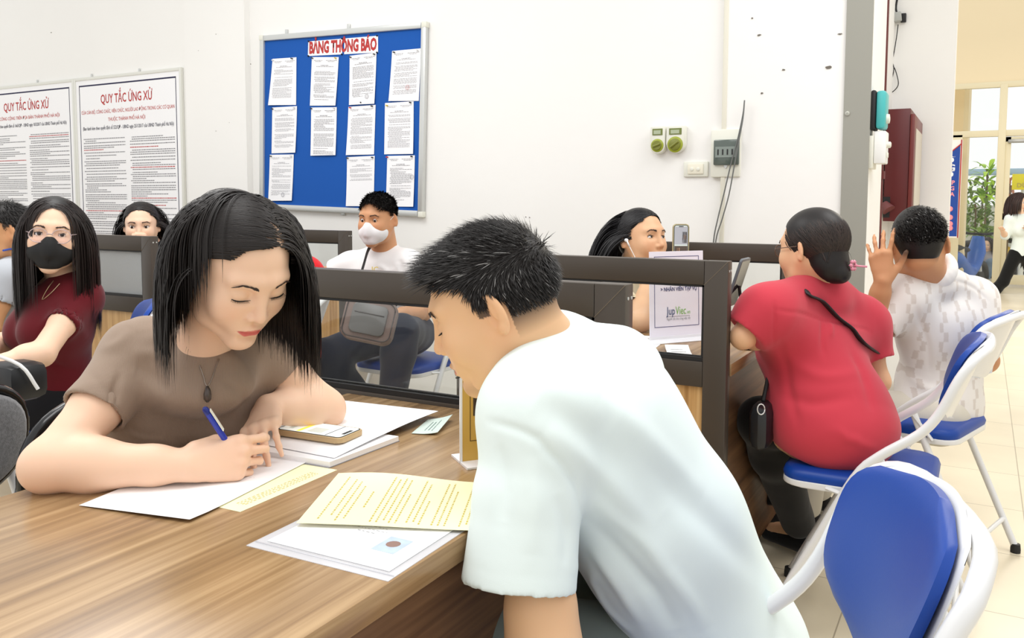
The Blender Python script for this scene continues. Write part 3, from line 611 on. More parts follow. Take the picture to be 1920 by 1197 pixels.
for z in (1.0, 1.32, 2.6): lathe(bm, [(0.031, z), (0.031, z+0.04)], (pp[0]-0.005, 4.66, 0), 12)
tag(fin(bm, 'fire_pipe', M_MAROON, None, True, 40), 'dark red vertical water pipe behind the end of the pier', 'pipe')
a = Yp(1655, 415, 4.95); b = Yp(1708, 203, 4.95)
t = thing('fire_hose_cabinet', 'dark red fire hose cabinet on the corridor pier above the man in the checked shirt', 'cabinet', (a[0], 4.95, a[2])); w, h = b[0]-a[0], b[2]-a[2]
bm = bmesh.new(); bx(bm, (0, 0, 0), (w, YP-4.95-0.002, h), 0.003); fin(bm, 'body', M_MAROON, t, True, 40)
box_obj('door', (w+0.001, -0.01, 0.02), (w+0.022, YP-4.98, h-0.03), mat('maroon_door', rgb(110, 40, 38), 0.4), t, 0.004)
box_obj('door_window', (w+0.0225, 0.08, 0.08), (w+0.026, YP-5.06, h-0.10), mat('dusty_cabinet_glass', rgb(206, 196, 176), 0.3), t)
box_obj('pipe_hole', (0.0, -0.002, 0.02), (w*0.28, 0.0, h*0.22), M_BLACK, t)
bm = bmesh.new(); tube(bm, [(0.004, -0.004, h*0.16), (0.03, -0.02, h*0.10)], [0.02, 0.035], seg=12); fin(bm, 'hose_coupling', mat('coupling', rgb(120, 70, 70), 0.4), t, True, 50)
# junction box and loose wires on the corridor pier
a = Yp(1664, 47, YP); b = Yp(1693, 27, YP)
t = thing('junction_box', 'grey junction box with loose wires high on the corridor pier', 'junction box', (a[0], YP-0.001, a[2])); w, h = b[0]-a[0], b[2]-a[2]
box_obj('casing', (0, -0.06, 0), (w, 0, h), mat('grey_plastic', rgb(170, 172, 168), 0.5), t, 0.006, M=Matrix.Rotation(-0.12, 4, 'Y'))
def wire(pts, r, m, nm='wire'):
    P = [Yp(x, y, YP-0.03)-np.array(t.location) for x, y in pts]; tube_obj(nm, P, r, m, t, seg=6, smooth=5)
wire([(1684, 46), (1681, 70), (1676, 100), (1673, 118), (1680, 135), (1684, 160), (1669, 174), (1672, 150), (1676, 130), (1672, 115), (1658, 95)], 0.0028, M_BLACK)
wire([(1683, 28), (1680, 14), (1684, -10)], 0.006, M_BLACK); wire([(1678, 28), (1675, 10), (1677, -10)], 0.004, mat('yellow_wire', rgb(190, 180, 120), 0.5))
bm = bmesh.new(); c = Yp(1696, 36, YP)-np.array(t.location); bx(bm, c+np.array([-0.02, -0.03, -0.02]), c+np.array([0.01, 0, 0.03]), 0.003); fin(bm, 'cover', M_BLACK, t, True, 40)
# far banner stand
YB = 13.6
bx0 = Yp(1770, 400, YB)[0]; bx1 = Yp(1804, 300, YB)[0]-0.0; z0 = Yp(1790, 446, YB)[2]; z1 = Yp(1804, 262, YB)[2]
t = thing('banner_stand', 'tall blue banner with white and red lettering beside the far door', 'banner', (bx1, YB, 0)); BWD = 0.8
box_obj('banner', (-BWD, 0, z0), (0, 0.012, z1), mat('white_banner', rgb(244, 240, 238), 0.6), t)
bm = bmesh.new(); zz = z1-0.07; prism(bm, [(-BWD+0.01, z0+0.02), (-0.03, z0+0.02), (-0.03, zz), (-0.2, zz-0.16), (-BWD+0.01, zz-0.2)], (0, -0.001, 0), (1, 0, 0), (0, 0, 1), (0, -1, 0), 0.004); fin(bm, 'blue_print', mat('banner_blue', rgb(10, 66, 158), 0.6), t)
bm = bmesh.new(); tube(bm, [(-0.015, -0.01, z0), (-0.015, -0.01, z1)], 0.008, seg=6); tube(bm, [(-0.02, -0.008, zz+0.01), (-0.2, -0.008, zz-0.15)], 0.008, seg=6); fin(bm, 'red_edge', M_REDINK, t)
box_obj('base_foot', (-BWD, -0.12, 0), (0, 0.14, 0.03), M_ALU, t, 0.004); tube_obj('pole', [(-BWD/2, 0.03, 0.02), (-BWD/2, 0.03, z1)], 0.012, M_ALU, t)
TXW = mat('banner_white_ink', rgb(240, 242, 250), 0.6); TXR = mat('banner_pink_ink', rgb(246, 150, 160), 0.6)
for s, py, hh, m_ in (('HỖ TRỢ', 306, 0.085, TXW), ('LAO ĐỘNG', 320, 0.085, TXW), ('CƠ SỞ', 333, 0.085, TXW), ('NGHIỆP', 346, 0.055, TXR), ('THỐNG', 357, 0.055, TXR), ('QUỐC GIA', 368, 0.055, TXR)):
    text_obj('lettering', s, (-0.08, -0.006, Yp(1795, py, YB)[2]), (1, 0, 0), (0, 0, 1), hh, m_, t, bold=0.03, align='RIGHT')
bm = bmesh.new()
for py in (392, 408, 420, 428): c = Yp(1781, py, YB)-np.array(t.location); lathe(bm, [(0.001, 0), (0.04, 0.0), (0.03, 0.01)], c+np.array([0, -0.006, 0]), 12, basis((1, 0, 0), (0, 0, 1), (0, -1, 0)))
fin(bm, 'print_marks', TXR, t)
# ------------------------------------------------------------ things on the desks
ZT = 0.7502
def quadsheet(name, label, cat, pts, m, th=0.0004, z=ZT, group=None, curl=None, nx=8, ny=8):
    """thin sheet over four desk-plane corners a,b,c,d (a-b near edge, d-c far edge)"""
    P = [np.array([p[0], p[1]]) for p in pts]; c = sum(P)/4; t = thing(name, label, cat, (c[0], c[1], z), group=group)
    bm = bmesh.new(); F = []
    for dz in (0, th):
        g = []
        for j in range(ny+1):
            row = []
            for i in range(nx+1):
                s, v = i/nx, j/ny; p = lerp(lerp(P[0], P[1], s), lerp(P[3], P[2], s), v)-c; zz = curl(s, v) if curl else 0
                row.append(bm.verts.new((p[0], p[1], zz+dz)))
            g.append(row)
        F.append(g)
    for k, g in enumerate(F):
        for j in range(ny):
            for i in range(nx):
                q = (g[j][i], g[j][i+1], g[j+1][i+1], g[j+1][i]); bm.faces.new(q[::-1] if k == 0 else q)
    A, B = F; ed = [(0, i) for i in range(nx)] + [(j, nx) for j in range(ny)] + [(ny, i) for i in range(nx, 0, -1)] + [(j, 0) for j in range(ny, 0, -1)]
    for n_ in range(len(ed)):
        p, q = ed[n_], ed[(n_+1) % len(ed)]; bm.faces.new((A[p[0]][p[1]], A[q[0]][q[1]], B[q[0]][q[1]], B[p[0]][p[1]]))
    fin(bm, 'sheet', m, t, True, 40)
    return t, P, c
def on_sheet(bm, P, c, curl, rows, dz, r):
    """rows (v0,v1,s0,s1): dashes in sheet coordinates, running along s"""
    for v0, v1, s0, s1 in rows:
        s = s0
        while s < s1:
            e = min(s + r.uniform(0.010, 0.030), s1); q = []
            for a, b in ((s, v0), (e, v0), (e, v1), (s, v1)):
                p = lerp(lerp(P[0], P[1], a), lerp(P[3], P[2], a), b)-c; q.append(bm.verts.new((p[0], p[1], (curl(a, b) if curl else 0)+dz)))
            bm.faces.new(q); s = e+0.016
r_ = random.Random(4)
# white form she writes on, yellow slip below it
ycurl = None
t, P, c = quadsheet('yellow_form', 'pale yellow printed form showing from under the white form', 'paper', [(-1.145, 0.852), (-0.925, 0.860), (-0.931, 1.079), (-1.151, 1.071)], M_YPAPER, group=None)
bm = bmesh.new(); rows = []
on_sheet(bm, [P[3], P[0], P[1], P[2]], c, None, [(v, v+0.009, 0.14, 0.9) for v in (0.86, 0.882, 0.904, 0.926)], 0.0006, r_); fin(bm, 'printed_text', M_YINK, t)
def wcurl(s, v): return 0.0012 + 0.006*max(0, 0.25-v)**2*8*s + 0.001*s
t, P, c = quadsheet('white_form', 'white form the woman in brown is writing on', 'paper', [(-1.150, 0.761), (-0.954, 0.795), (-1.004, 1.100), (-1.200, 1.066)], M_PAPER, curl=wcurl)
bm = bmesh.new(); on_sheet(bm, P, c, wcurl, [(0.72+0.035*k, 0.722+0.035*k, 0.25+0.03*(k % 3), 0.62+0.05*(k % 2)) for k in range(8)], 0.0006, r_)
on_sheet(bm, P, c, wcurl, [(0.58, 0.582, 0.6, 0.8), (0.61, 0.612, 0.55, 0.85)], 0.0006, r_); fin(bm, 'printed_text', mat('form_ink', rgb(190, 188, 200), 0.8), t)
# clear sleeve with certificate and the yellow sheet on it
t, P, c = quadsheet('document_sleeve', 'clear plastic sleeve holding a white certificate at the desk corner', 'document sleeve', [(-0.826, 0.777), (-0.600, 0.783), (-0.607, 1.103), (-0.836, 1.107)], M_SLEEVE, th=0.0008)
for sgn in (0,):
    PP = [np.array(p) for p in [(-0.812, 0.800), (-0.614, 0.804), (-0.620, 1.085), (-0.822, 1.090)]]; bm = bmesh.new()
    vs4 = [bm.verts.new((p[0]-c[0], p[1]-c[1], 0.0011)) for p in PP]; f = bm.faces.new(vs4); e_ = bmesh.ops.extrude_face_region(bm, geom=[f]); bmesh.ops.translate(bm, verts=[v for v in e_['geom'] if isinstance(v, bmesh.types.BMVert)], vec=(0, 0, 0.0006)); fin(bm, 'certificate', M_PAPER, t)
    QP = [PP[1], PP[2], PP[3], PP[0]]
    bm = bmesh.new(); on_sheet(bm, PP, c, None, [(0.30, 0.306, 0.42, 0.58), (0.335, 0.339, 0.38, 0.64), (0.37, 0.374, 0.45, 0.6)], 0.0019, r_); fin(bm, 'printed_text', mat('faint_ink', rgb(168, 168, 172), 0.8), t)
    ph = bmesh.new(); q0 = [(-0.676, 0.846), (-0.640, 0.846), (-0.641, 0.892), (-0.677, 0.892)]; ph.faces.new([ph.verts.new((a-c[0], b-c[1], 0.0019)) for a, b in q0]); fin(ph, 'photo_card', mat('pale_blue_print', rgb(196, 214, 238), 0.5, var=((60, 60, 60), 0.1)), t)
    ph = bmesh.new(); lathe(ph, [(0.010, 0), (0.008, 0.0003)], (-0.659-c[0], 0.872-c[1], 0.002), 14); fin(ph, 'photo_portrait', mat('portrait_tone', rgb(150, 120, 110), 0.6), t)
    ph = bmesh.new(); tube(ph, [(-0.825-c[0], 0.792-c[1], 0.001), (-0.602-c[0], 0.797-c[1], 0.001)], 0.0008, seg=6); fin(ph, 'sleeve_seam', mat('seam_clear', rgb(214, 214, 220), 0.3), t)
def yc(s, v): return 0.003 + 0.0045*math.sin(s*5.5+0.4)*(0.3+v) * (1 if s < 0.9 else 0.6) + 0.006*max(0, 0.15-s)
YS = [(-0.811, 0.854), (-0.541, 0.978), (-0.629, 1.169), (-0.899, 1.045)]
t, P, c = quadsheet('yellow_form', 'large pale yellow printed sheet lying over the plastic sleeve', 'paper', YS, M_YPAPER, z=ZT+0.003, curl=yc, nx=16)
PY = [P[0], P[3], P[2], P[1]]
def yc2(s, v): return yc(v, s)
rows = []
for a, b, y0 in ((0.08, 0.9, 0.08), (0.15, 0.85, 0.13), (0.06, 0.8, 0.165), (0.1, 0.7, 0.2), (0.3, 0.6, 0.26), (0.06, 0.92, 0.33), (0.06, 0.88, 0.36), (0.1, 0.92, 0.39), (0.06, 0.9, 0.42), (0.06, 0.6, 0.45), (0.08, 0.92, 0.50), (0.1, 0.85, 0.53), (0.06, 0.5, 0.56), (0.06, 0.9, 0.62), (0.06, 0.92, 0.65), (0.06, 0.75, 0.68), (0.06, 0.85, 0.75), (0.1, 0.6, 0.78)): rows.append((y0, y0+0.008, a, b))
bm = bmesh.new()
on_sheet(bm, PY, c, yc2, rows, 0.0008, r_); fin(bm, 'printed_text', M_YINK, t)
# notebook with its upper page turned, phone on it
t, P, c = quadsheet('notebook', 'open white notebook under the phone and her elbow', 'notebook', [(-1.175, 1.070), (-0.950, 1.082), (-0.944, 1.268), (-1.19, 1.26)], M_PAPER, th=0.010, z=ZT)
bx_ = bmesh.new(); ou = [(-1.178-c[0], 1.066-c[1]), (-0.949-c[0], 1.078-c[1]), (-0.943-c[0], 1.270-c[1]), (-1.19-c[0], 1.262-c[1])]; prism(bx_, ou, (0, 0, 0.0), (1, 0, 0), (0, 1, 0), (0, 0, 1), 0.0015); fin(bx_, 'cover', mat('grey_cover', rgb(150, 150, 156), 0.5), t)
bm = bmesh.new()
g = []
for j in range(13):
    row = []
    for i in range(9):
        s, v = i/8, j/12; a = lerp((-1.19, 1.10), (-0.955, 1.10), s); b = lerp((-1.23, 1.45), (-0.978, 1.452), s); p = lerp(a, b, v); row.append((p[0]-c[0], p[1]-c[1], 0.0108 + 0.010*math.sin(v*PI)*0.6 - 0.004*v + 0.012*s*max(0, v-0.45)*1.0))
    g.append(row)
V1 = [[bm.verts.new(p) for p in row] for row in g]; V2 = [[bm.verts.new((p[0], p[1], p[2]+0.0006)) for p in row] for row in g]
for j in range(12):
    for i in range(8):
        bm.faces.new((V1[j][i], V1[j+1][i], V1[j+1][i+1], V1[j][i+1])); bm.faces.new((V2[j][i], V2[j][i+1], V2[j+1][i+1], V2[j+1][i]))
fin(bm, 'turned_page', M_PAPER, t, True)
def make_phone(name, label, loc, axes, L_, W_, T_, casem, screenparts, m_screen, loc_group=None):
    t = thing(name, label, 'phone', loc); B = basis(*axes)
    bm = bmesh.new(); prism(bm, rounded(L_, W_, 0.011), (0, 0, 0), (1, 0, 0), (0, 1, 0), (0, 0, 1), T_, bev=0.0022); bmesh.ops.transform(bm, matrix=B, verts=bm.verts); fin(bm, 'case', casem, t, True, 40)
    bm = bmesh.new(); prism(bm, rounded(L_-0.007, W_-0.007, 0.009), (0, 0, T_+0.0001), (1, 0, 0), (0, 1, 0), (0, 0, 1), 0.0005); bmesh.ops.transform(bm, matrix=B, verts=bm.verts); fin(bm, 'bezel', M_BLACK, t)
    bm = bmesh.new(); prism(bm, rounded(L_-0.011, W_-0.011, 0.007), (0, 0, T_+0.0007), (1, 0, 0), (0, 1, 0), (0, 0, 1), 0.0003); bmesh.ops.transform(bm, matrix=B, verts=bm.verts); fin(bm, 'screen', m_screen, t)
    for nm, lo, hi, m_ in screenparts:
        bm = bmesh.new(); bx(bm, (lo[0], lo[1], T_+0.0011), (hi[0], hi[1], T_+0.0014)); bmesh.ops.transform(bm, matrix=B, verts=bm.verts); fin(bm, nm, m_, t)
    return t
M_SCR = mat('lit_screen', rgb(226, 234, 232), 0.2, emit=(rgb(226, 236, 234), 0.35)); M_SCRY = mat('screen_yellow', rgb(240, 230, 90), 0.2, emit=(rgb(240, 230, 90), 0.35)); M_SCRG = mat('screen_grey', rgb(196, 206, 200), 0.2, emit=(rgb(196, 206, 200), 0.3))
M_GOLDCASE = mat('beige_phone_case', rgb(196, 168, 124), 0.4, metal=0.1)
ang = math.radians(4); ca, sa = math.cos(ang), math.sin(ang)
make_phone('mobile_phone', 'phone in a beige case with lit screen lying on the open notebook', (-1.066, 1.187, ZT+0.0165), ((ca, sa, 0), (-sa, ca, 0), (0, 0, 1)), 0.150, 0.076, 0.010, M_GOLDCASE,
           [('screen_bar', (-0.030, -0.030), (-0.022, 0.030), M_SCRY), ('notch', (0.060, -0.014), (0.0665, 0.014), M_BLACK), ('screen_text', (-0.010, -0.024), (0.022, 0.004), M_SCRG), ('screen_line', (0.036, -0.031), (0.0375, 0.031), M_INK2), ('screen_text', (-0.055, -0.02), (-0.045, 0.02), M_SCRG)], M_SCR)
# small card by the partition
def cc_(s, v): return 0.001+0.010*max(0, s-0.3)**2 + 0.006*v*s
t, P, c = quadsheet('identity_card', 'small pale green card lying near the partition', 'card', [(-0.953, 1.322), (-0.903, 1.338), (-0.940, 1.448), (-0.985, 1.425)], mat('pale_green_card', rgb(206, 222, 214), 0.4), th=0.0008, curl=cc_)
bm = bmesh.new(); on_sheet(bm, [P[1], P[2], P[3], P[0]], c, lambda s, v: cc_(1-v, s), [(0.3, 0.34, 0.15, 0.8), (0.45, 0.50, 0.2, 0.7), (0.6, 0.64, 0.2, 0.75)], 0.0012, r_); fin(bm, 'printed_text', mat('teal_ink', rgb(96, 130, 122), 0.7), t)
# gold table stand behind the man's chin
O = np.array([-0.769, 1.213, ZT]); ax = unit([0.62, 0.78, 0]); nx = np.cross(ax, (0, 0, 1.0))
t = thing('menu_stand', 'golden table sign in a clear white-based stand by the man\'s chin', 'table sign', O); M_GOLD = mat('gold_print', rgb(214, 172, 84), 0.45, metal=0.15)
bm = bmesh.new(); prism(bm, [(0, 0.004), (0.15, 0.004), (0.15, 0.205), (0, 0.205)], (0, 0, 0), ax, (0, 0, 1), nx, 0.003); fin(bm, 'panel', M_GOLD, t)
bm = bmesh.new(); prism(bm, [(-0.004, 0.0), (0, 0.0), (0, 0.208), (-0.004, 0.208)], (0, 0, 0), ax, (0, 0, 1), nx, 0.004); prism(bm, [(-0.004, 0), (0.154, 0), (0.154, 0.004), (-0.004, 0.004)], -nx*0.045, ax, (0, 0, 1), nx, 0.085, bev=0.0008); fin(bm, 'stand', mat('acrylic_white', rgb(236, 236, 240), 0.2), t)
bm = bmesh.new(); a, b = (0.014, 0.136), (0.038, 0.19)
for lo, hi in (((a[0], b[0]), (a[1], b[0]+0.0012)), ((a[0], b[1]-0.0012), (a[1], b[1])), ((a[0], b[0]), (a[0]+0.0012, b[1])), ((a[1]-0.0012, b[0]), (a[1], b[1]))): prism(bm, [lo, (hi[0], lo[1]), hi, (lo[0], hi[1])], nx*0.0031, ax, (0, 0, 1), nx, 0.0004)
fin(bm, 'outline', mat('brown_line', rgb(86, 60, 30), 0.5), t)
bm = bmesh.new(); prism(bm, [(0.020, 0.082), (0.130, 0.082), (0.130, 0.130), (0.020, 0.130)], nx*0.0031, ax, (0, 0, 1), nx, 0.0005); fin(bm, 'dark_band', mat('brown_band', rgb(62, 46, 34), 0.5), t)
bm = bmesh.new()
for k in range(14): bm_c = nx*0.0042 + ax*(0.045+0.03*r_.random()+0.004*k*0.5) + np.array([0, 0, 0.094+0.026*r_.random()]); prism(bm, [(0, 0), (0.004, 0.001), (0.0035, 0.004)], bm_c, ax, (0, 0, 1), nx, 0.0003)
fin(bm, 'emblem_specks', M_GOLD, t)
bm = bmesh.new()
for k in range(12):
    zc = 0.150+0.0052*k; R0 = 0.0045; tube(bm, [np.array([0, 0, zc]) + ax*(-0.006-R0*math.cos(w)) + np.array([0, 0, 0.0015*math.sin(w)]) + nx*R0*math.sin(w) for w in np.linspace(0, 2*PI, 9)], 0.0009, seg=4)
fin(bm, 'spiral_binding', M_BLACK, t)
# recruitment sign on the second desk
O = np.array([-0.931, 2.608, ZT]); ax = unit([0.584, 0.812, 0]); nx = np.cross(ax, (0, 0, 1.0)); lean = unit([0, 0, 1.0]+nx*-0.04); w, h = 0.214, 0.290
t = thing('recruitment_sign', 'white table sign in an acrylic stand on the desk behind the glass partition', 'table sign', O)
bm = bmesh.new(); prism(bm, [(0, 0.012), (w, 0.012), (w, h), (0, h)], (0, 0, 0), ax, lean, nx, 0.003); fin(bm, 'panel', mat('lilac_paper', rgb(240, 236, 246), 0.5), t)
bm = bmesh.new(); prism(bm, [(-0.002, 0.0), (w+0.002, 0.0), (w+0.002, 0.012), (-0.002, 0.012)], (0, 0, 0), ax, lean, nx, 0.005); prism(bm, [(-0.03, 0), (w+0.03, 0), (w+0.03, 0.003), (-0.03, 0.003)], -nx*0.04, ax, (0, 0, 1), nx, 0.11, bev=0.0008); fin(bm, 'stand', mat('acrylic_white', rgb(236, 236, 240), 0.2), t)
bm = bmesh.new(); a, b = (0.018, w-0.018), (0.042, h-0.016)
for lo, hi in (((a[0], b[0]), (a[1], b[0]+0.0018)), ((a[0], b[1]-0.0018), (a[1], b[1])), ((a[0], b[0]), (a[0]+0.0018, b[1])), ((a[1]-0.0018, b[0]), (a[1], b[1]))): prism(bm, [lo, (hi[0], lo[1]), hi, (lo[0], hi[1])], nx*0.0031, ax, lean, nx, 0.0005)
fin(bm, 'outline', mat('navy_line', rgb(60, 66, 120), 0.5), t)
N3 = nx*0.0035
text_obj('heading', '> NHÂN VIÊN TẠP VỤ', ax*(w/2+0.008)+lean*0.160+N3, ax, lean, 0.0125, mat('navy_text', rgb(40, 48, 110), 0.6), t, width=0.145, bold=0.02)
text_obj('logo_text', 'Jup', ax*0.066+lean*0.082+N3, ax, lean, 0.026, mat('logo_navy', rgb(28, 56, 110), 0.6), t, width=0.034, align='LEFT', bold=0.004)
text_obj('logo_text', 'Viec', ax*0.101+lean*0.082+N3, ax, lean, 0.026, mat('logo_green', rgb(120, 180, 60), 0.6), t, width=0.041, align='LEFT', bold=0.004)
text_obj('logo_text', '.vn', ax*0.144+lean*0.082+N3, ax, lean, 0.014, mat('logo_green', rgb(120, 180, 60), 0.6), t, width=0.015, align='LEFT')
text_obj('tagline', 'Người tốt cho công việc tốt', ax*(w/2+0.006)+lean*0.064+N3, ax, lean, 0.008, M_INK, t, width=0.094)
tube_obj('underline', [ax*0.066+lean*0.076+N3, ax*0.158+lean*0.076+N3], 0.0006, M_INK, t, seg=4)
t, P, c = quadsheet('folded_receipt', 'small white printed receipt in front of the recruitment sign', 'paper', [(-0.80, 2.40), (-0.735, 2.43), (-0.775, 2.52), (-0.84, 2.49)], M_PAPER, th=0.0008, curl=lambda s, v: 0.001+0.012*v*v, z=ZT)
bm = bmesh.new(); on_sheet(bm, P, c, lambda s, v: 0.001+0.012*v*v, [(0.3, 0.36, 0.2, 0.8), (0.55, 0.6, 0.2, 0.7)], 0.0012, r_); fin(bm, 'printed_text', M_INK, t)
quadsheet('loose_paper', 'white sheet of paper under the recruitment sign', 'paper', [(-1.06, 2.46), (-0.87, 2.50), (-0.90, 2.72), (-1.09, 2.68)], M_PAPER, th=0.0008, z=ZT)
# propped phone and the tablet on desk 2
ph0 = D(1276, 441, 2.9); up_ = np.array([0, 0, 1.0]); axp = unit(RT*np.array([1, 1, 0])); nrm = -np.cross(axp, up_)
nrm = np.cross(axp, up_)
t = make_phone('mobile_phone', 'phone showing a video call, propped upright before the woman with earphones', (ph0[0], ph0[1], 1.052), (tuple(up_), tuple(-axp), tuple(nrm)), 0.150, 0.056, 0.009, mat('champagne_case', rgb(176, 166, 130), 0.35, metal=0.4),
    [('call_picture', (0.005, -0.022), (0.066, 0.022), mat('call_grey', rgb(168, 170, 176), 0.3, emit=(rgb(168, 170, 176), 0.2))), ('call_inset', (0.010, -0.020), (0.048, -0.004), mat('call_dark', rgb(88, 76, 66), 0.3)), ('call_inset', (-0.060, -0.022), (0.0, 0.022), mat('call_dark', rgb(88, 76, 66), 0.3)), ('call_face', (0.022, -0.016), (0.038, -0.008), mat('call_skin', rgb(200, 160, 130), 0.4)), ('call_face', (-0.02, 0.004), (-0.006, 0.014), mat('call_skin', rgb(200, 160, 130), 0.4)), ('notch', (0.064, -0.008), (0.0675, 0.008), M_BLACK)], M_SCRG)
hp = np.array([ph0[0], ph0[1], 0]) - nrm*0.012
t = thing('phone_holder', 'thin black phone holder on the second desk behind the recruitment sign', 'phone holder', (hp[0], hp[1], ZT))
tube_obj('arm', [(0, 0, 0.004), (0, 0, 0.12), (0, 0, 0.225), tuple(nrm*0.0), ][:3], 0.006, M_BLACK, t); bm = bmesh.new(); lathe(bm, [(0.045, 0), (0.045, 0.006), (0.01, 0.010)]); fin(bm, 'base', M_BLACK, t, True, 40)
box_obj('cradle', (-0.03, -0.012, 0.218), (0.03, 0.014, 0.228), M_BLACK, t, 0.002)
a = Yp(1396, 500, 2.62); b = Yp(1376, 560, 2.62)
d_ = unit(a-b); tabl = thing('tablet', 'dark tablet leaning on its stand near the red shirt woman\'s arm', 'tablet', ((a[0]+b[0])/2, 2.62, (a[2]+b[2])/2))
n_ = unit(np.cross(d_, (0, 1, 0))); bm = bmesh.new(); prism(bm, rounded(0.155, 0.11, 0.01), (0, 0, 0), d_, (0, 1, 0), n_, 0.008, bev=0.002); fin(bm, 'body', mat('tablet_grey', rgb(92, 98, 104), 0.4), tabl, True, 40)
bm = bmesh.new(); prism(bm, rounded(0.142, 0.10, 0.006), n_*-0.0006, d_, (0, 1, 0), n_, 0.0005); fin(bm, 'screen', mat('tablet_screen', rgb(48, 52, 58), 0.1), tabl)
bm = bmesh.new(); lo = np.array([0.03, 0, ZT+0.001-(a[2]+b[2])/2]); tube(bm, [(0.0, 0, -0.01), (0.02, 0, lo[2]+0.05), (0.03, 0, lo[2]+0.006)], 0.005, seg=8); lathe(bm, [(0.03, 0), (0.03, 0.005)], lo); fin(bm, 'stand', M_BLACK, tabl, True, 50)
# speaker-like device behind sign
t = thing('card_reader', 'small clear and grey device standing on the second desk right of the sign', 'device', (-0.86, 3.06, ZT))
box_obj('body', (-0.05, -0.04, 0), (0.06, 0.04, 0.05), mat('device_grey', rgb(96, 100, 104), 0.3), t, 0.006); box_obj('cover', (-0.05, -0.04, 0.0505), (0.06, 0.04, 0.095), mat('device_white', rgb(210, 214, 214), 0.2), t, 0.006); box_obj('slot', (-0.045, -0.0415, 0.058), (0.055, -0.0395, 0.068), M_BLACK, t)
# ------------------------------------------------------------ outside, beyond the glazed door
tag(box_obj('ground', (-8, 15.4, -0.36), (14, 40, -0.30), mat('pavement', rgb(226, 220, 204), 0.8)), kind='structure')
tag(box_obj('wall_street', (-8, 24, -0.3), (14, 24.3, 1.15), mat('garden_wall', rgb(206, 206, 194), 0.9, var=((2, 2, 2), 0.2))), kind='structure')
tag(box_obj('column', (-0.95, 15.3, -0.3), (Yp(1820, 200, 15.3)[0], 15.9, 4.5), M_CREAM, None, 0.08), 'round-edged cream column outside the glazed door', 'column')
M_LEAF = mat('leaf_green', rgb(120, 150, 60), 0.6); M_LEAF2 = mat('fresh_leaf', rgb(176, 214, 40), 0.5); M_BARK = mat('bark', rgb(120, 100, 74), 0.8)
def plant(label, px, py0, py1, y, n, L_, m, seed, stem=True, spread=0.5):
    r = random.Random(seed); base = Yp(px, py1, y); top = Yp(px, py0, y); t = thing('potted_plant', label, 'plant', (base[0], y, -0.3), group='plants outside the door')
    bm = bmesh.new(); H0 = base[2]+0.3; H1 = top[2]+0.3
    for k in range(n):
        z = r.uniform(H0*0.9, H1*0.97) if stem else H0+0.02; a = r.uniform(0, 2*PI); l = L_*r.uniform(0.6, 1.1); e = r.uniform(0.2, 1.3)
        d = np.array([math.cos(a)*math.cos(e), math.sin(a)*math.cos(e), math.sin(e)]); s = np.cross(d, (0, 0, 1)); s = unit(s); o = np.array([r.uniform(-spread, spread)*0.3, r.uniform(-0.1, 0.1), z]); rows = []
        for i in range(5):
            u = i/4; p = o + d*l*u - np.array([0, 0, 1])*l*0.55*u*u; w = l*0.10*math.sin(PI*(0.12+0.88*u))+0.002; rows.append((bm.verts.new(p-s*w), bm.verts.new(p+s*w)))
        for i in range(4): bm.faces.new((rows[i][0], rows[i][1], rows[i+1][1], rows[i+1][0]))
    tag(fin(bm, 'foliage', m, t, True), kind='stuff')
    tube_obj('stem', [(0, 0, 0.2), (0.02, 0, (H0+H1)/2), (0, 0, H1*0.95)], 0.02, M_BARK, t)
    bm = bmesh.new(); lathe(bm, [(0.12, 0), (0.17, 0.26), (0.18, 0.28), (0.15, 0.28)], (0, 0, 0)); fin(bm, 'pot', mat('terracotta', rgb(176, 120, 84), 0.8), t, True, 40)
plant('tall plant with bright lime leaves outside, left of the door mullion', 1848, 308, 370, 21, 60, 0.55, M_LEAF2, 1, spread=0.3)
plant('broad leafy shrub outside, highest greenery left of the door mullion', 1838, 340, 430, 22.5, 130, 0.5, M_LEAF, 2, spread=1.2)
plant('drooping green plant outside below the door rail', 1826, 375, 440, 20.3, 90, 0.4, M_LEAF, 3, spread=0.9)
plant('low spiky green plant outside above the parked scooter', 1845, 425, 445, 19.3, 50, 0.5, M_LEAF, 4, stem=False, spread=0.3)
plant('thin reddish plant outside near the yellow sign', 1891, 335, 380, 18.5, 40, 0.35, mat('red_leaf', rgb(190, 130, 100), 0.6), 5, spread=0.4)
a = Yp(1897, 356, 16.5); b = Yp(1940, 326, 16.5)
t = thing('yellow_sign', 'bright yellow sign board outside the far door', 'sign', (a[0], 16.5, -0.3)); w = b[0]-a[0]; z0 = a[2]+0.3; z1 = b[2]+0.3
box_obj('panel', (0, 0, z0), (w, 0.04, z1), mat('bright_yellow', rgb(250, 240, 10), 0.5), t, 0.004); tube_obj('pole', [(w/2, 0.06, 0), (w/2, 0.06, z1)], 0.025, M_ALU, t); text_obj('lettering', 'DỪNG', (0.22, -0.004, z0+0.04), (1, 0, 0), (0, 0, 1), 0.07, M_YINK, t, bold=0.02)
tag(box_obj('awning', (Yp(1800, 330, 22)[0], 21.5, Yp(1850, 328, 22)[2]), (Yp(1990, 330, 22)[0], 22.5, Yp(1850, 318, 22)[2]), mat('blue_tarp', rgb(176, 204, 232), 0.6), None, 0.02), 'long pale blue awning across the street outside', 'awning')
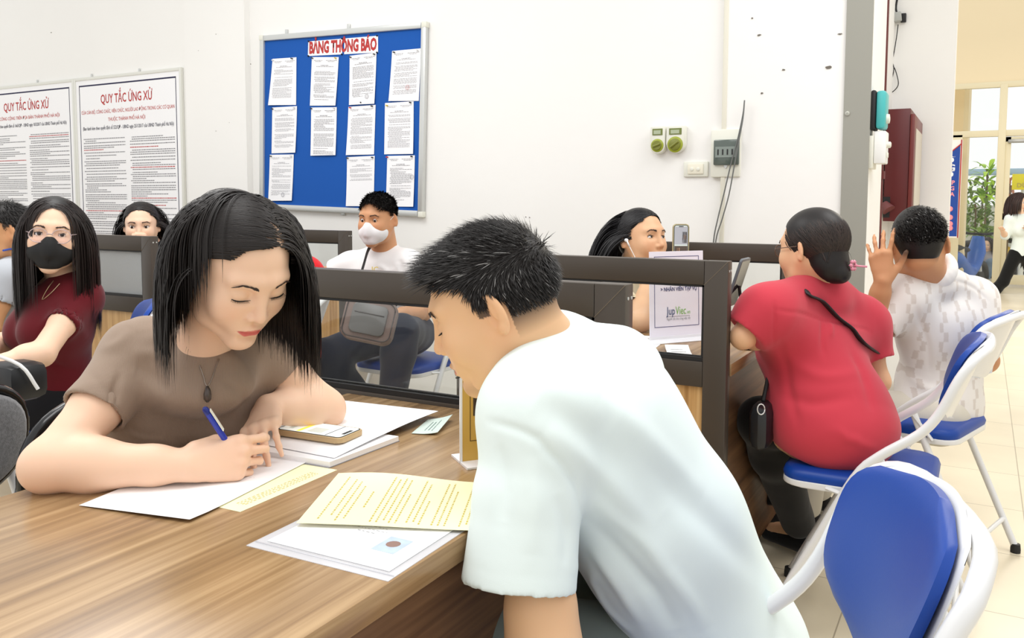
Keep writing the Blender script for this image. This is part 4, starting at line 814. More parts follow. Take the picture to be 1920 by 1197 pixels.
def scooter(label, px, y, m, rz):
    c = Yp(px, 500, y); t = thing('motor_scooter', label, 'scooter', (c[0], y, -0.3), rz, 'scooters parked outside'); 
    for x in (-0.6, 0.6):
        bm = bmesh.new(); K = 20; tube(bm, [(x+0.24*math.cos(2*PI*k/K), 0, 0.26+0.24*math.sin(2*PI*k/K)) for k in range(K+1)], 0.05, seg=8); lathe(bm, [(0.1, -0.03), (0.1, 0.03)], (x, 0, 0.26), 12, Matrix.Rotation(PI/2, 4, 'X')); fin(bm, 'wheel', M_BLACK, t, True, 50)
    bm = bmesh.new(); tube(bm, [(-0.75, 0, 0.62), (-0.45, 0, 0.60), (-0.1, 0, 0.42), (0.25, 0, 0.40), (0.42, 0, 0.7), (0.46, 0, 0.95)], [0.07, 0.16, 0.15, 0.10, 0.14, 0.09], seg=12, smooth=4); fin(bm, 'body', m, t, True)
    bm = bmesh.new(); tube(bm, [(-0.72, 0, 0.76), (-0.4, 0, 0.79), (-0.05, 0, 0.74)], [0.09, 0.13, 0.09], seg=12, smooth=4, flat=0.5); fin(bm, 'seat', M_BLACK, t, True)
    tube_obj('handlebar', [(0.40, -0.32, 1.02), (0.44, -0.15, 0.99), (0.46, 0.15, 0.99), (0.40, 0.32, 1.02)], 0.02, M_BLACK, t); tube_obj('fork', [(0.46, 0, 0.95), (0.6, 0, 0.3)], 0.03, M_ALU, t)
    tube_obj('mirror', [(0.42, 0.25, 1.0), (0.44, 0.32, 1.15), (0.44, 0.40, 1.17)], [0.006, 0.01, 0.04], M_BLACK, t)
scooter('blue parked scooter outside, in front of the door mullion', 1810, 15.75, mat('scooter_blue', rgb(34, 96, 190), 0.3), 1.2)
scooter('dark grey parked scooter outside beyond the mullion', 1868, 17.4, mat('scooter_grey', rgb(90, 90, 96), 0.3), 0.5)
scooter('yellow parked scooter outside near the walking woman', 1912, 19.6, mat('scooter_yellow', rgb(220, 180, 60), 0.3), 0.2)
# ------------------------------------------------------------ smooth solids for bodies, clothes, hair
class Solid:
    """smooth unions of tapered capsules and ellipsoids, meshed by surface nets"""
    def __init__(s): s.ops = []
    def cap(s, a, b, ra, rb=None, k=0.012, mode=1, n=None, f=1.0):
        s.ops.append(('cap', np.array(a, float), np.array(b, float), ra, ra if rb is None else rb, k, mode, None if n is None else unit(n), f)); return s
    def chain(s, pts, rad, k=0.012, mode=1, n=None, f=1.0):
        rad = rad if hasattr(rad, '__len__') else [rad]*len(pts)
        for i in range(len(pts)-1): s.cap(pts[i], pts[i+1], rad[i], rad[i+1], k, mode, n, f if not hasattr(f, '__len__') else f[i])
        return s
    def ell(s, c, r, R=None, k=0.012, mode=1):
        s.ops.append(('ell', np.array(c, float), np.array(r, float), None if R is None else np.asarray(R, float), k, mode)); return s
    def cut(s, c, n, k=0.0, rad=1e3):
        """keep the side the normal points away from, inside a ball of radius rad"""
        s.ops.append(('cut', np.array(c, float), unit(n), k, rad)); return s
    def tf(s, R, t, scale=1.0):
        """same solid moved: x -> R x scale + t"""
        o = Solid(); R = np.asarray(R, float); t = np.asarray(t, float)
        for q in s.ops:
            if q[0] == 'cap': o.ops.append(('cap', R@q[1]*scale+t, R@q[2]*scale+t, q[3]*scale, q[4]*scale, q[5]*scale, q[6], None if q[7] is None else R@q[7], q[8]))
            elif q[0] == 'ell': o.ops.append(('ell', R@q[1]*scale+t, q[2]*scale, R@(np.eye(3) if q[3] is None else q[3]), q[4]*scale, q[5]))
            else: o.ops.append(('cut', R@q[1]*scale+t, R@q[2], q[3]*scale, q[4]*scale))
        return o
    def add(s, o): s.ops += o.ops; return s
    def bounds(s):
        lo = np.full(3, 1e9); hi = -lo
        for q in s.ops:
            if q[0] == 'cap' and q[6] == 1:
                for p, r in ((q[1], q[3]), (q[2], q[4])): lo = np.minimum(lo, p-r); hi = np.maximum(hi, p+r)
            elif q[0] == 'ell' and q[5] == 1: r = q[2].max(); lo = np.minimum(lo, q[1]-r); hi = np.maximum(hi, q[1]+r)
        return lo-0.012, hi+0.012
    def field(s, lo, h, n):
        F = np.full(n, 0.06, np.float32); ax = [lo[i]+h*np.arange(n[i]) for i in range(3)]
        for q in s.ops:
            if q[0] == 'cut':
                c, nn, k, rad = q[1:]; i0 = [max(0, int((c[i]-rad-lo[i])/h)) for i in range(3)]; i1 = [min(n[i], int((c[i]+rad-lo[i])/h)+2) for i in range(3)]
                if any(i1[i] <= i0[i] for i in range(3)): continue
                X, Y, Z = np.meshgrid(*[ax[i][i0[i]:i1[i]]-c[i] for i in range(3)], indexing='ij', sparse=True)
                d = (X*nn[0]+Y*nn[1]+Z*nn[2]).astype(np.float32); sl = tuple(slice(i0[i], i1[i]) for i in range(3))
                m = (X*X+Y*Y+Z*Z) < rad*rad; F[sl] = np.where(m, np.maximum(F[sl], d), F[sl]); continue
            if q[0] == 'cap': _, a, b, ra, rb, k, mode, nn, f = q; rm = max(ra, rb)+abs(k)*1.2+h*2; l = np.minimum(a, b)-rm; u = np.maximum(a, b)+rm
            else: _, c, r, R, k, mode = q; rm = r.max()+abs(k)*1.2+h*2; l = c-rm; u = c+rm
            i0 = [max(0, int((l[i]-lo[i])/h)) for i in range(3)]; i1 = [min(n[i], int((u[i]-lo[i])/h)+2) for i in range(3)]
            if any(i1[i] <= i0[i] for i in range(3)): continue
            sl = tuple(slice(i0[i], i1[i]) for i in range(3)); g = [ax[i][i0[i]:i1[i]].astype(np.float32) for i in range(3)]
            if q[0] == 'cap':
                X, Y, Z = np.meshgrid(g[0]-np.float32(a[0]), g[1]-np.float32(a[1]), g[2]-np.float32(a[2]), indexing='ij', sparse=True); ba = (b-a).astype(np.float32); L2 = float(ba@ba)+1e-12
                t = np.clip((X*ba[0]+Y*ba[1]+Z*ba[2])/L2, 0, 1); px, py, pz = X-t*ba[0], Y-t*ba[1], Z-t*ba[2]; d2 = px*px+py*py+pz*pz; r = ra+(rb-ra)*t
                if nn is not None and f != 1.0:
                    w = px*nn[0]+py*nn[1]+pz*nn[2]; d = (np.sqrt(d2+w*w*(1/f**2-1))-r)*(1.0 if f > 1 else max(f, 0.55))
                else: d = np.sqrt(d2)-r
            else:
                X, Y, Z = np.meshgrid(g[0]-np.float32(c[0]), g[1]-np.float32(c[1]), g[2]-np.float32(c[2]), indexing='ij', sparse=True)
                if R is not None: P = [X*R[0, j]+Y*R[1, j]+Z*R[2, j] for j in range(3)]
                else: P = [X, Y, Z]
                k0 = np.sqrt(sum((P[j]/r[j])**2 for j in range(3))); k1 = np.sqrt(sum((P[j]/r[j]**2)**2 for j in range(3)))+1e-9; d = k0*(k0-1)/k1
            A = F[sl]; k = max(k, 1e-5)
            if mode == 1: hh = np.maximum(k-np.abs(A-d), 0)/k; F[sl] = np.minimum(A, d)-hh*hh*k*0.25
            elif mode == -1: hh = np.maximum(k-np.abs(A+d), 0)/k; F[sl] = np.maximum(A, -d)+hh*hh*k*0.25
        return F
    def mesh(s, h, box=None, smooth=2):
        lo, hi = s.bounds()
        if box is not None: lo = np.maximum(lo, box[0]); hi = np.minimum(hi, box[1])
        n = [max(4, int(math.ceil((hi[i]-lo[i])/h))+3) for i in range(3)]; lo = lo-h
        F = s.field(lo, h, n); F[0] = F[-1] = 0.02; F[:, 0] = F[:, -1] = 0.02; F[:, :, 0] = F[:, :, -1] = 0.02
        return surf_nets(F, lo, h, smooth)
def surf_nets(F, lo, h, smooth=2):
    S = F < 0; n = F.shape
    c = [S[i:n[0]-1+i, j:n[1]-1+j, k:n[2]-1+k] for i in (0, 1) for j in (0, 1) for k in (0, 1)]
    cnt = sum(x.astype(np.int8) for x in c); act = (cnt > 0) & (cnt < 8); I = np.argwhere(act)
    idx = np.full(act.shape, -1, np.int32); idx[act] = np.arange(len(I))
    acc = np.zeros((len(I), 3), np.float32); num = np.zeros(len(I), np.float32)
    for axis in range(3):
        o = [a for a in range(3) if a != axis]
        for u in (0, 1):
            for v in (0, 1):
                off = [0, 0, 0]; off[o[0]] = u; off[o[1]] = v; A = I+off; B = A.copy(); B[:, axis] += 1
                fa = F[A[:, 0], A[:, 1], A[:, 2]]; fb = F[B[:, 0], B[:, 1], B[:, 2]]; m = (fa < 0) != (fb < 0); t = np.where(m, fa/(fa-fb+1e-12), 0)
                P = np.array(off, np.float32)[None, :]+np.zeros((len(I), 3), np.float32); P[:, axis] += t; acc += P*m[:, None]; num += m
    V = I + acc/np.maximum(num, 1)[:, None]; Q = []
    for axis in range(3):
        o = [(axis+1) % 3, (axis+2) % 3]; sl0 = [slice(None)]*3; sl1 = [slice(None)]*3; sl0[axis] = slice(0, -1); sl1[axis] = slice(1, None)
        E0 = S[tuple(sl0)]; E1 = S[tuple(sl1)]; X = np.argwhere(E0 != E1)
        m = (X[:, o[0]] > 0) & (X[:, o[1]] > 0) & (X[:, o[0]] < n[o[0]]-1) & (X[:, o[1]] < n[o[1]]-1) & (X[:, axis] < n[axis]-1); X = X[m]
        def g(du, dv):
            Y = X.copy(); Y[:, o[0]] -= du; Y[:, o[1]] -= dv; return idx[Y[:, 0], Y[:, 1], Y[:, 2]]
        q = np.stack([g(1, 1), g(0, 1), g(0, 0), g(1, 0)], 1); fl = E0[X[:, 0], X[:, 1], X[:, 2]] == False
        q[fl] = q[fl][:, ::-1]; Q.append(q)
    Q = np.concatenate(Q); V = V*h+lo
    for _ in range(smooth):
        a = np.zeros_like(V); w = np.zeros(len(V))
        for i in range(4):
            for j in ((i+1) % 4, (i+3) % 4):
                for c_ in range(3): a[:, c_] += np.bincount(Q[:, i], V[Q[:, j], c_], len(V))
                w += np.bincount(Q[:, i], minlength=len(V))
        V = V*0.35 + a/np.maximum(w, 1)[:, None]*0.65
    return V, Q
def vnormals(V, Q):
    fn = np.cross(V[Q[:, 2]]-V[Q[:, 0]], V[Q[:, 3]]-V[Q[:, 1]]); N = np.zeros_like(V)
    for i in range(4):
        for c in range(3): N[:, c] += np.bincount(Q[:, i], fn[:, c], len(V))
    return N/(np.linalg.norm(N, axis=1)[:, None]+1e-12)
def mesh_obj(name, V, Q, m, parent=None, col=None, mi=None, origin=None):
    me = bpy.data.meshes.new(name); V = np.asarray(V, np.float32)
    if origin is not None: V = V - np.asarray(origin, np.float32)
    Q = np.asarray(Q, np.int32); k = Q.shape[1]
    me.vertices.add(len(V)); me.vertices.foreach_set('co', V.ravel()); me.loops.add(len(Q)*k); me.loops.foreach_set('vertex_index', Q.ravel())
    me.polygons.add(len(Q)); me.polygons.foreach_set('loop_start', np.arange(len(Q), dtype=np.int32)*k)
    me.polygons.foreach_set('use_smooth', np.ones(len(Q), bool))
    if mi is not None: me.polygons.foreach_set('material_index', np.asarray(mi, np.int32))
    me.update(calc_edges=True); me.validate()
    if col is not None:
        a = me.color_attributes.new('col', 'FLOAT_COLOR', 'POINT'); cc = np.ones((len(V), 4), np.float32); cc[:, :3] = col; a.data.foreach_set('color', cc.ravel())
    return new_obj(name, me, m, parent)
def merge(parts):
    V = []; Q = []; o = 0
    for v, q in parts: V.append(v); Q.append(q+o); o += len(v)
    return np.concatenate(V), np.concatenate(Q)
def wob(P, f, seed, octs=2):
    """cheap smooth noise of position, about -1..1"""
    r = np.random.default_rng(seed); out = np.zeros(len(P)); a = 1.0; tot = 0
    for o in range(octs):
        for _ in range(5):
            k = r.normal(size=3); k = k/np.linalg.norm(k)*f*(2**o)*r.uniform(0.6, 1.4); out += a*np.sin(P@k + r.uniform(0, 6.28)); tot += a*0.45
        a *= 0.5
    return out/tot
def folds(V, N, dirs, amp, seed=1, f=60):
    """soft cloth folds running along the given directions"""
    D_ = np.zeros(len(V)); r = np.random.default_rng(seed)
    for d, w in dirs:
        d = unit(d); a, b = frame_axes(d); ph = V@a*f*r.uniform(0.8, 1.2) + V@d*f*0.12 + 1.6*wob(V, f*0.22, seed+3); q = np.sin(ph + 1.3*np.sin(V@b*f*0.7+wob(V, f*0.3, seed+9)*2))
        D_ += w*np.sign(q)*np.abs(q)**1.4*(0.5+0.5*wob(V, f*0.25, seed+5))
        seed += 1
    return V + N*(amp*D_)[:, None]
# ------------------------------------------------------------ head, hands
def head_solid(fem=True, mouth_open=0.0, lids=0.0, ears=True):
    """head centred between the ears: x to its right... +x = person's left, +y face, +z crown"""
    s = Solid(); w = 0.97 if fem else 1.0
    s.ell((0, -0.014, 0.034), (0.0745*w, 0.092, 0.083), k=0)
    s.ell((0, 0.020, -0.012), (0.0655*w, 0.068, 0.086), k=0.03)
    for x in (-1, 1):
        s.cap((x*0.055*w, 0.000, -0.035), (x*0.043*w, 0.022, -0.074), 0.017, 0.0155, k=0.03)          # jaw
        s.cap((x*0.043*w, 0.022, -0.074), (x*0.011, 0.066, -0.099), 0.0155, 0.0145, k=0.025)
        s.ell((x*0.036*w, 0.058, -0.030), (0.026, 0.022, 0.028), k=0.03)                       # cheek
        s.cap((x*0.012, 0.0800, 0.030), (x*0.042, 0.066, 0.027), 0.0095, 0.009, k=0.016)     # brow ridge
    s.ell((0, 0.070, -0.097), (0.019, 0.016, 0.014), k=0.02)                                 # chin
    s.ell((0, 0.072, -0.062), (0.030, 0.018, 0.022), k=0.02)                                 # muzzle
    for x in (-1, 1): s.ell((x*0.0315, 0.0865, 0.006), (0.0185, 0.0125, 0.0115), k=0.012, mode=-1)  # sockets
    for x in (-1, 1): s.ell((x*0.0315, 0.0680, 0.005), (0.0165, 0.0150, 0.0125), k=0.005)    # lids over the ball
    s.cap((0, 0.082, 0.020), (0, 0.0985, -0.022), 0.0065, 0.0085, k=0.012)                     # nose bridge
    s.ell((0, 0.1005, -0.0285), (0.0095, 0.0095, 0.0085), k=0.006)
    for x in (-1, 1): s.ell((x*0.0125, 0.0915, -0.0325), (0.0068, 0.0085, 0.0065), k=0.006)
    for x in (-1, 1): s.ell((x*0.0070, 0.0975, -0.0395), (0.0032, 0.0050, 0.0030), k=0.003, mode=-1)
    s.cap((0, 0.090, -0.044), (0, 0.0925, -0.052), 0.0022, 0.0022, k=0.004, mode=-1)
    # lips
    t = 0.0052 if fem else 0.0042
    s.chain([(-0.0225, 0.0795, -0.0655), (-0.011, 0.0885, -0.0605), (-0.0035, 0.0920, -0.0585), (0.0035, 0.0920, -0.0585), (0.011, 0.0885, -0.0605), (0.0225, 0.0795, -0.0655)], [t*0.5, t*0.95, t, t, t*0.95, t*0.5], k=0.004)
    zl = -0.0700-mouth_open
    s.chain([(-0.0205, 0.0790, -0.0668-mouth_open*0.3), (-0.010, 0.0862, zl), (0.010, 0.0862, zl), (0.0205, 0.0790, -0.0668-mouth_open*0.3)], [t*0.5, t*1.15, t*1.15, t*0.5], k=0.004)
    s.chain([(-0.0215, 0.0835, -0.0655), (-0.010, 0.0925, -0.0646-mouth_open*0.4), (0.010, 0.0925, -0.0646-mouth_open*0.4), (0.0215, 0.0835, -0.0655)], [0.0008, 0.0014+mouth_open*0.4, 0.0014+mouth_open*0.4, 0.0008], k=0.0025, mode=-1)
    s.cap((-0.012, 0.0865, -0.0815), (0.012, 0.0865, -0.0815), 0.0035, 0.0035, k=0.008, mode=-1)
    if ears:
        for x in (-1, 1):
            R = np.array([[1, 0, 0], [0, math.cos(0.2), math.sin(0.2)], [0, -math.sin(0.2), math.cos(0.2)]]); R2 = np.array([[math.cos(x*0.55), -math.sin(x*0.55), 0], [math.sin(x*0.55), math.cos(x*0.55), 0], [0, 0, 1]]); RR = R2@R
            c = np.array([x*0.0785*w, -0.012, -0.002]); s.ell(c, (0.0070, 0.0190, 0.0330), RR, k=0.005)
            s.ell(c+RR@np.array([x*0.0068, 0.003, 0.004]), (0.0062, 0.0120, 0.0225), RR, k=0.002, mode=-1); s.ell(c+RR@np.array([x*0.003, -0.002, 0.006]), (0.0030, 0.0050, 0.0150), RR, k=0.003)
            s.ell(c+RR@np.array([x*0.002, -0.002, -0.024]), (0.0055, 0.0075, 0.0085), RR, k=0.004)
            s.ell(c+RR@np.array([x*0.002, 0.011, -0.003]), (0.004, 0.004, 0.006), RR, k=0.003)
    return s
def head_color(P, skin, lip, fem=True, blush=True):
    """own colours of the skin at head-local points: lips, slight ruddiness"""
    skin = np.array(skin); c = np.tile(skin, (len(P), 1)); x, y, z = P.T
    def mix(m, q): 
        nonlocal c; m = np.clip(m, 0, 1)[:, None]; c = c*(1-m)+np.array(q)*m
    if blush:
        m = 0.35*np.exp(-(((np.abs(x)-0.040)/0.018)**2+((z+0.028)/0.018)**2))*(y > 0.03); mix(m, skin*np.array([1.0, 0.80, 0.76]))
        mix(0.35*np.exp(-((x/0.011)**2+((z+0.030)/0.010)**2))*(y > 0.08), skin*np.array([1, 0.84, 0.8]))
        mix(0.5*np.exp(-(((np.abs(x)-0.078)/0.012)**2+((y+0.012)/0.03)**2)), skin*np.array([1, 0.82, 0.76]))
    up = -0.0560 + 0.0*x - 0.006*(np.abs(x)/0.022)**1.6*1.3; lo_ = -0.0758 + 0.0085*(np.abs(x)/0.022)**2
    m = np.clip((up-z)/0.0012, 0, 1)*np.clip((z-lo_)/0.0014, 0, 1)*np.clip((0.0235-np.abs(x))/0.002, 0, 1)*(y > 0.07); mix(m, lip)
    return c
def hand_solid(side=1, curls=None, spread=0.10, thumb=None, s=1.0, fr=1.0):
    """right-handed frame: wrist at origin, +x to the fingers, +y towards the thumb, +z the back of the hand"""
    h = Solid(); curls = curls or [(0.3, 0.35, 0.2)]*4
    base = [(0.088, 0.026, 0.002), (0.091, 0.0075, 0.005), (0.086, -0.0105, 0.003), (0.078, -0.027, -0.002)]
    lens = [(0.040, 0.024, 0.019), (0.044, 0.027, 0.020), (0.041, 0.025, 0.019), (0.032, 0.019, 0.017)]; rad = [0.0086, 0.0089, 0.0083, 0.0073]
    h.cap((0.004, 0, 0), (0.03, 0.0, 0), 0.0245*fr, 0.026*fr, k=0.01, n=(0, 0, 1), f=0.72)
    JJ = []
    for i in range(4):
        b = np.array(base[i]); h.cap((0.018, b[1]*0.55, 0.0), b, 0.0150*fr, 0.0112*fr, k=0.012)
        h.cap((0.04, b[1]*0.7, -0.006), b-np.array([0.010, 0, 0.006]), 0.013*fr, 0.0105*fr, k=0.012)
        sp = spread*(1.5-i)*0.6; d = np.array([math.cos(sp), math.sin(sp), 0]); p = b; a = 0; jj = [(b, np.array([0, 0, 1.0]))]
        for j in range(3):
            a += curls[i][j]; dd = d*math.cos(a)+np.array([0, 0, -1])*math.sin(a); q = p + dd*lens[i][j]; r0 = rad[i]*fr*(1.0, 0.93, 0.86)[j]
            h.cap(p, q, r0, r0*(0.93 if j < 2 else 0.80), k=0.004 if j else 0.006)
            if j: h.ell(p+np.array([0, 0, 0.0006]), (r0*1.03,)*3, k=0.003)
            p = q; jj.append((p, d*math.sin(a)+np.array([0, 0, 1.0])*math.cos(a)))
        JJ.append(jj)
    for i in range(3):   # clefts between neighbouring fingers, knuckle dimples
        m = [(JJ[i][j][0]+JJ[i+1][j][0])/2+(JJ[i][j][1]+JJ[i+1][j][1])/2*0.0075*fr for j in range(4)]; m[0] = m[0]+np.array([0.010, 0, 0])
        h.chain(m, [0.0012, 0.0030, 0.0032, 0.0030], k=0.003, mode=-1)
    for i in range(4): h.ell(JJ[i][0][0]+np.array([0, 0, 0.004]), (0.0085*fr,)*3, k=0.008)
    th = thumb or [(0.014, 0.024, -0.008), (0.046, 0.046, -0.020), (0.074, 0.052, -0.024), (0.098, 0.050, -0.026)]
    h.cap(th[0], th[1], 0.0165*fr, 0.0125*fr, k=0.014); h.cap(th[1], th[2], 0.0115*fr, 0.0100*fr, k=0.005); h.cap(th[2], th[3], 0.0100*fr, 0.0082*fr, k=0.004)
    R = np.diag([s, s*side, s]); o = Solid()
    for q in h.ops:
        if q[0] == 'cap': o.ops.append(('cap', R@q[1], R@q[2], q[3]*s, q[4]*s, q[5]*s, q[6], None if q[7] is None else unit(R@q[7]), q[8]))
        else: o.ops.append(('ell', R@q[1], q[2]*s, None, q[4]*s, q[5]))
    return o
def axes3(x, zhint):
    x = unit(x); z = unit(np.asarray(zhint, float)-x*np.dot(x, zhint)); y = np.cross(z, x); return np.stack([x, y, z], 1)
def cdir(r, u, t):
    """direction given as right, up and towards the camera"""
    return unit(RT*r + UP*u - FW*t)
def rdir(px, py, r, u, t):
    """same, measured from the line of sight through that pixel"""
    a = -unit(ray(px, py)); x = unit(np.cross(UP, a)); y = np.cross(a, x); return unit(x*r+y*u+a*t)
def ribbons(roots, paths, widths, name, m, parent, nrm=None, seed=0, origin=(0, 0, 0), taper=True):
    """paths (n, k, 3) -> one mesh of thin tapered strands"""
    P = np.asarray(paths, float); n, k, _ = P.shape; T = np.gradient(P, axis=1); T /= np.linalg.norm(T, axis=2)[..., None]+1e-9
    Nn = nrm if nrm is not None else np.tile(np.array([0, 0, 1.0]), (n, k, 1)); S_ = np.cross(T, Nn); S_ /= np.linalg.norm(S_, axis=2)[..., None]+1e-9
    u = np.linspace(0, 1, k); w = np.asarray(widths)[:, None]*(np.clip((1-u)*3.5, 0.08, 1)[None, :] if taper else 1)
    A = P - S_*w[..., None]*0.5; B = P + S_*w[..., None]*0.5; Cc = P + Nn*w[..., None]*0.30
    V = np.stack([A, Cc, B], 2).reshape(-1, 3); b = (np.arange(n)*k*3)[:, None]; j = (np.arange(k-1)*3)[None, :]; o = b+j
    Q = np.concatenate([np.stack([o, o+1, o+4, o+3], -1).reshape(-1, 4), np.stack([o+1, o+2, o+5, o+4], -1).reshape(-1, 4)])
    return V, Q
# ------------------------------------------------------------ people
M_SKIN = mat('skin', (0.8, 0.6, 0.5), 0.48, spec=0.35, sss=0.12, attr=True)
M_HAIR = mat('black_hair', rgb(26, 22, 21), 0.45, spec=0.32, attr=True)
M_EYE = mat('eye', (0.8, 0.8, 0.8), 0.12, attr=True)
M_BROW = mat('brow_hair', rgb(58, 44, 38), 0.7)
M_LASH = mat('lash', rgb(26, 20, 20), 0.6)
M_CLOTH = mat('cloth', (0.5, 0.5, 0.5), 0.88, attr=True, spec=0.2, sheen=0.15)
LIGHT_SKIN = rgb(238, 200, 172); MID_SKIN = rgb(222, 176, 138); TAN_SKIN = rgb(208, 156, 112)
class Head:
    def __init__(s, c, fwd, up, scale=1.0, fem=True, mouth=0.0, eyes='open', gaze=(0, 1, 0), ears=True):
        y = unit(fwd); z = unit(np.asarray(up, float)-y*np.dot(y, up)); x = np.cross(y, z); s.R = np.stack([x, y, z], 1); s.c = np.asarray(c, float); s.s = scale; s.fem = fem; s.eyes = eyes
        h = head_solid(fem, mouth, ears=ears)
        if eyes == 'open':
            for q in (-1, 1):
                h.ell((q*0.0315, 0.0850, 0.0040), (0.0128, 0.0085, 0.0034), k=0.0015, mode=-1); h.ell((q*0.0315, 0.0672, 0.004), (0.0140, 0.0140, 0.0100), k=0.001, mode=-1)
            for q in (-1, 1): pass
        s.solid = h.tf(s.R, s.c, scale); s.gaze = unit(gaze)
    def fit(s, V):
        L = s.local(V); s.L = L[(np.linalg.norm(L, axis=1) < 0.16) & (L[:, 1] > 0.03)]
    def sy(s, x, z, dflt):
        if not hasattr(s, 'L'): return dflt
        d = (s.L[:, 0]-x)**2+(s.L[:, 2]-z)**2; i = np.argsort(d)[:3]
        return float(s.L[i, 1].max()) if d[i[0]] < 0.006**2 else dflt
    def w(s, p): return s.c + (s.R@np.asarray(p, float))*s.s
    def local(s, P): return ((np.asarray(P)-s.c)@s.R)/s.s
    def details(s, parent, origin, brow=True, browcol=None, bw=1.0, hide=()):
        o = np.asarray(origin)
        for q in (-1, 1):
            if s.eyes == 'open':
                K, J = 22, 14; V = []; r = 0.0128
                c = np.array([q*0.0315, 0.0672, 0.004]); g = s.gaze; a, b = frame_axes(g)
                col = []
                for j in range(J+1):
                    th = PI*0.62*j/J
                    for k in range(K): 
                        d = g*math.cos(th)+(a*math.cos(2*PI*k/K)+b*math.sin(2*PI*k/K))*math.sin(th); V.append(s.w(c+d*(r+(0.0004 if th < 0.5 else 0)))-o)
                        col.append((0.004, 0.003, 0.003) if th < 0.20 else ((0.035, 0.018, 0.010) if th < 0.50 else (0.80, 0.78, 0.76)))
                Q = [(j*K+k, (j+1)*K+k, (j+1)*K+(k+1) % K, j*K+(k+1) % K) for j in range(J) for k in range(K)]
                mesh_obj('eye', np.array(V), Q, M_EYE, parent, col=np.array(col))
                zu = lambda x: 0.0046+0.0039*math.sqrt(max(0, 1-(x/0.0148)**2))
                up_ = [(q*(0.0315+x), s.sy(q*(0.0315+x), zu(x)+0.002, 0.080)+0.0002, zu(x)) for x in np.linspace(-0.0140, 0.0140, 11)]
                bm = bmesh.new(); tube(bm, [s.w(p)-o for p in up_], [0.0004, 0.0010, 0.0012, 0.0010, 0.0006], seg=6); fin(bm, 'eyelashes', M_LASH, parent, True)
            else:
                z0 = -0.0035; zl = lambda x: z0-0.0030*(1-(x/0.0155)**2)+0.002
                pts = [(q*(0.0315+x), s.sy(q*(0.0315+x), zl(x), 0.083)+0.0004, zl(x)) for x in np.linspace(-0.0145, 0.0150, 11)]
                bm = bmesh.new(); tube(bm, [s.w(p)-o for p in pts], [0.0003, 0.0009, 0.0012, 0.0013, 0.0006], seg=6)
                for x in np.linspace(-0.010, 0.0145, 14):
                    p = np.array([q*(0.0315+x), s.sy(q*(0.0315+x), zl(x), 0.083)+0.0004, zl(x)]); tube(bm, [s.w(p)-o, s.w(p+np.array([q*x*0.12, 0.0030, -0.0012]))-o, s.w(p+np.array([q*x*0.22, 0.0052, -0.0008]))-o], [0.0004, 0.0003, 0.0001], seg=4)
                fin(bm, 'eyelashes', M_LASH, parent, True)
            if brow:
                P, N_ = [], []
                R_ = np.random.default_rng(5+q)
                for k in range(110):
                    t = R_.uniform(0, 1); x = 0.0135+0.034*t; zz = 0.0240+0.0055*math.sin(min(t, 0.72)/0.72*PI/2)-0.007*max(0, t-0.65)/0.35 + R_.normal()*0.0011*(1.2-t)*bw
                    # height of the brow surface
                    y = s.sy(q*x, zz, 0.085)+0.0008
                    L = 0.0065; d = unit([q*(0.75+0.3*t), -0.35, 0.55-0.9*t]); p0 = np.array([q*x, y, zz])
                    P.append([s.w(p0+d*L*u)-o for u in (0, 0.5, 1)]); N_.append([s.R@np.array([q*0.3, 0.95, 0.1])]*3)
                V, Q = ribbons(None, P, np.full(len(P), 0.0011*bw), '', None, None, np.array(N_)); mesh_obj('eyebrow', V, Q, browcol or M_BROW, parent)
def surface_fit(solid, box, h=0.004): return solid.mesh(h, box)
def make_body(name, solids, parent, origin, skin, head=None, lip=None, mat_=None, extra=None):
    """solids: list of (Solid, h, box or None); one mesh"""
    V, Q = merge([s.mesh(h, box) for s, h, box in solids])
    col = np.tile(np.array(skin), (len(V), 1))
    if head is not None:
        L = head.local(V); m = (np.linalg.norm(L, axis=1) < 0.145); col[m] = head_color(L[m], skin, lip or np.array(skin)*np.array([0.86, 0.52, 0.50]), head.fem)
    if extra is not None: col = extra(V, col)
    if head is not None: head.fit(V)
    return mesh_obj(name, V, Q, mat_ or M_SKIN, parent, col=col, origin=origin)
def cloth(name, solid, h, parent, origin, colf, amp=0.0, dirs=(), seed=1, f=60, box=None, m=None, post=None, smooth=3):
    V, Q = solid.mesh(h, box, smooth)
    if amp: V = folds(V, vnormals(V, Q), dirs, amp, seed, f)
    if post: V = post(V, vnormals(V, Q))
    col = colf(V) if callable(colf) else np.tile(np.array(colf), (len(V), 1))
    return mesh_obj(name, V, Q, m or M_CLOTH, parent, col=col, origin=origin)
def arm(s, sh, el, wr, r=(0.048, 0.036, 0.024), k=0.02, mus=1.0):
    """shoulder, elbow, wrist with tapering flesh"""
    sh, el, wr = map(np.asarray, (sh, el, wr))
    s.cap(sh, lerp(sh, el, 0.5), r[0], r[0]*0.86, k); s.cap(lerp(sh, el, 0.5), el, r[0]*0.86, r[1], k)
    f1 = lerp(el, wr, 0.30); f2 = lerp(el, wr, 0.75); s.cap(el, f1, r[1], r[1]*1.06*mus, k); s.cap(f1, f2, r[1]*1.06*mus, r[2]*1.12, k); s.cap(f2, wr, r[2]*1.12, r[2], k, )
    return s
def leg(s, hip, kn, an, r=(0.085, 0.058, 0.036), k=0.03):
    hip, kn, an = map(np.asarray, (hip, kn, an)); s.cap(hip, kn, r[0], r[1], k); f = lerp(kn, an, 0.3); s.cap(kn, f, r[1], r[1]*1.02, k); s.cap(f, an, r[1]*1.02, r[2], k); return s
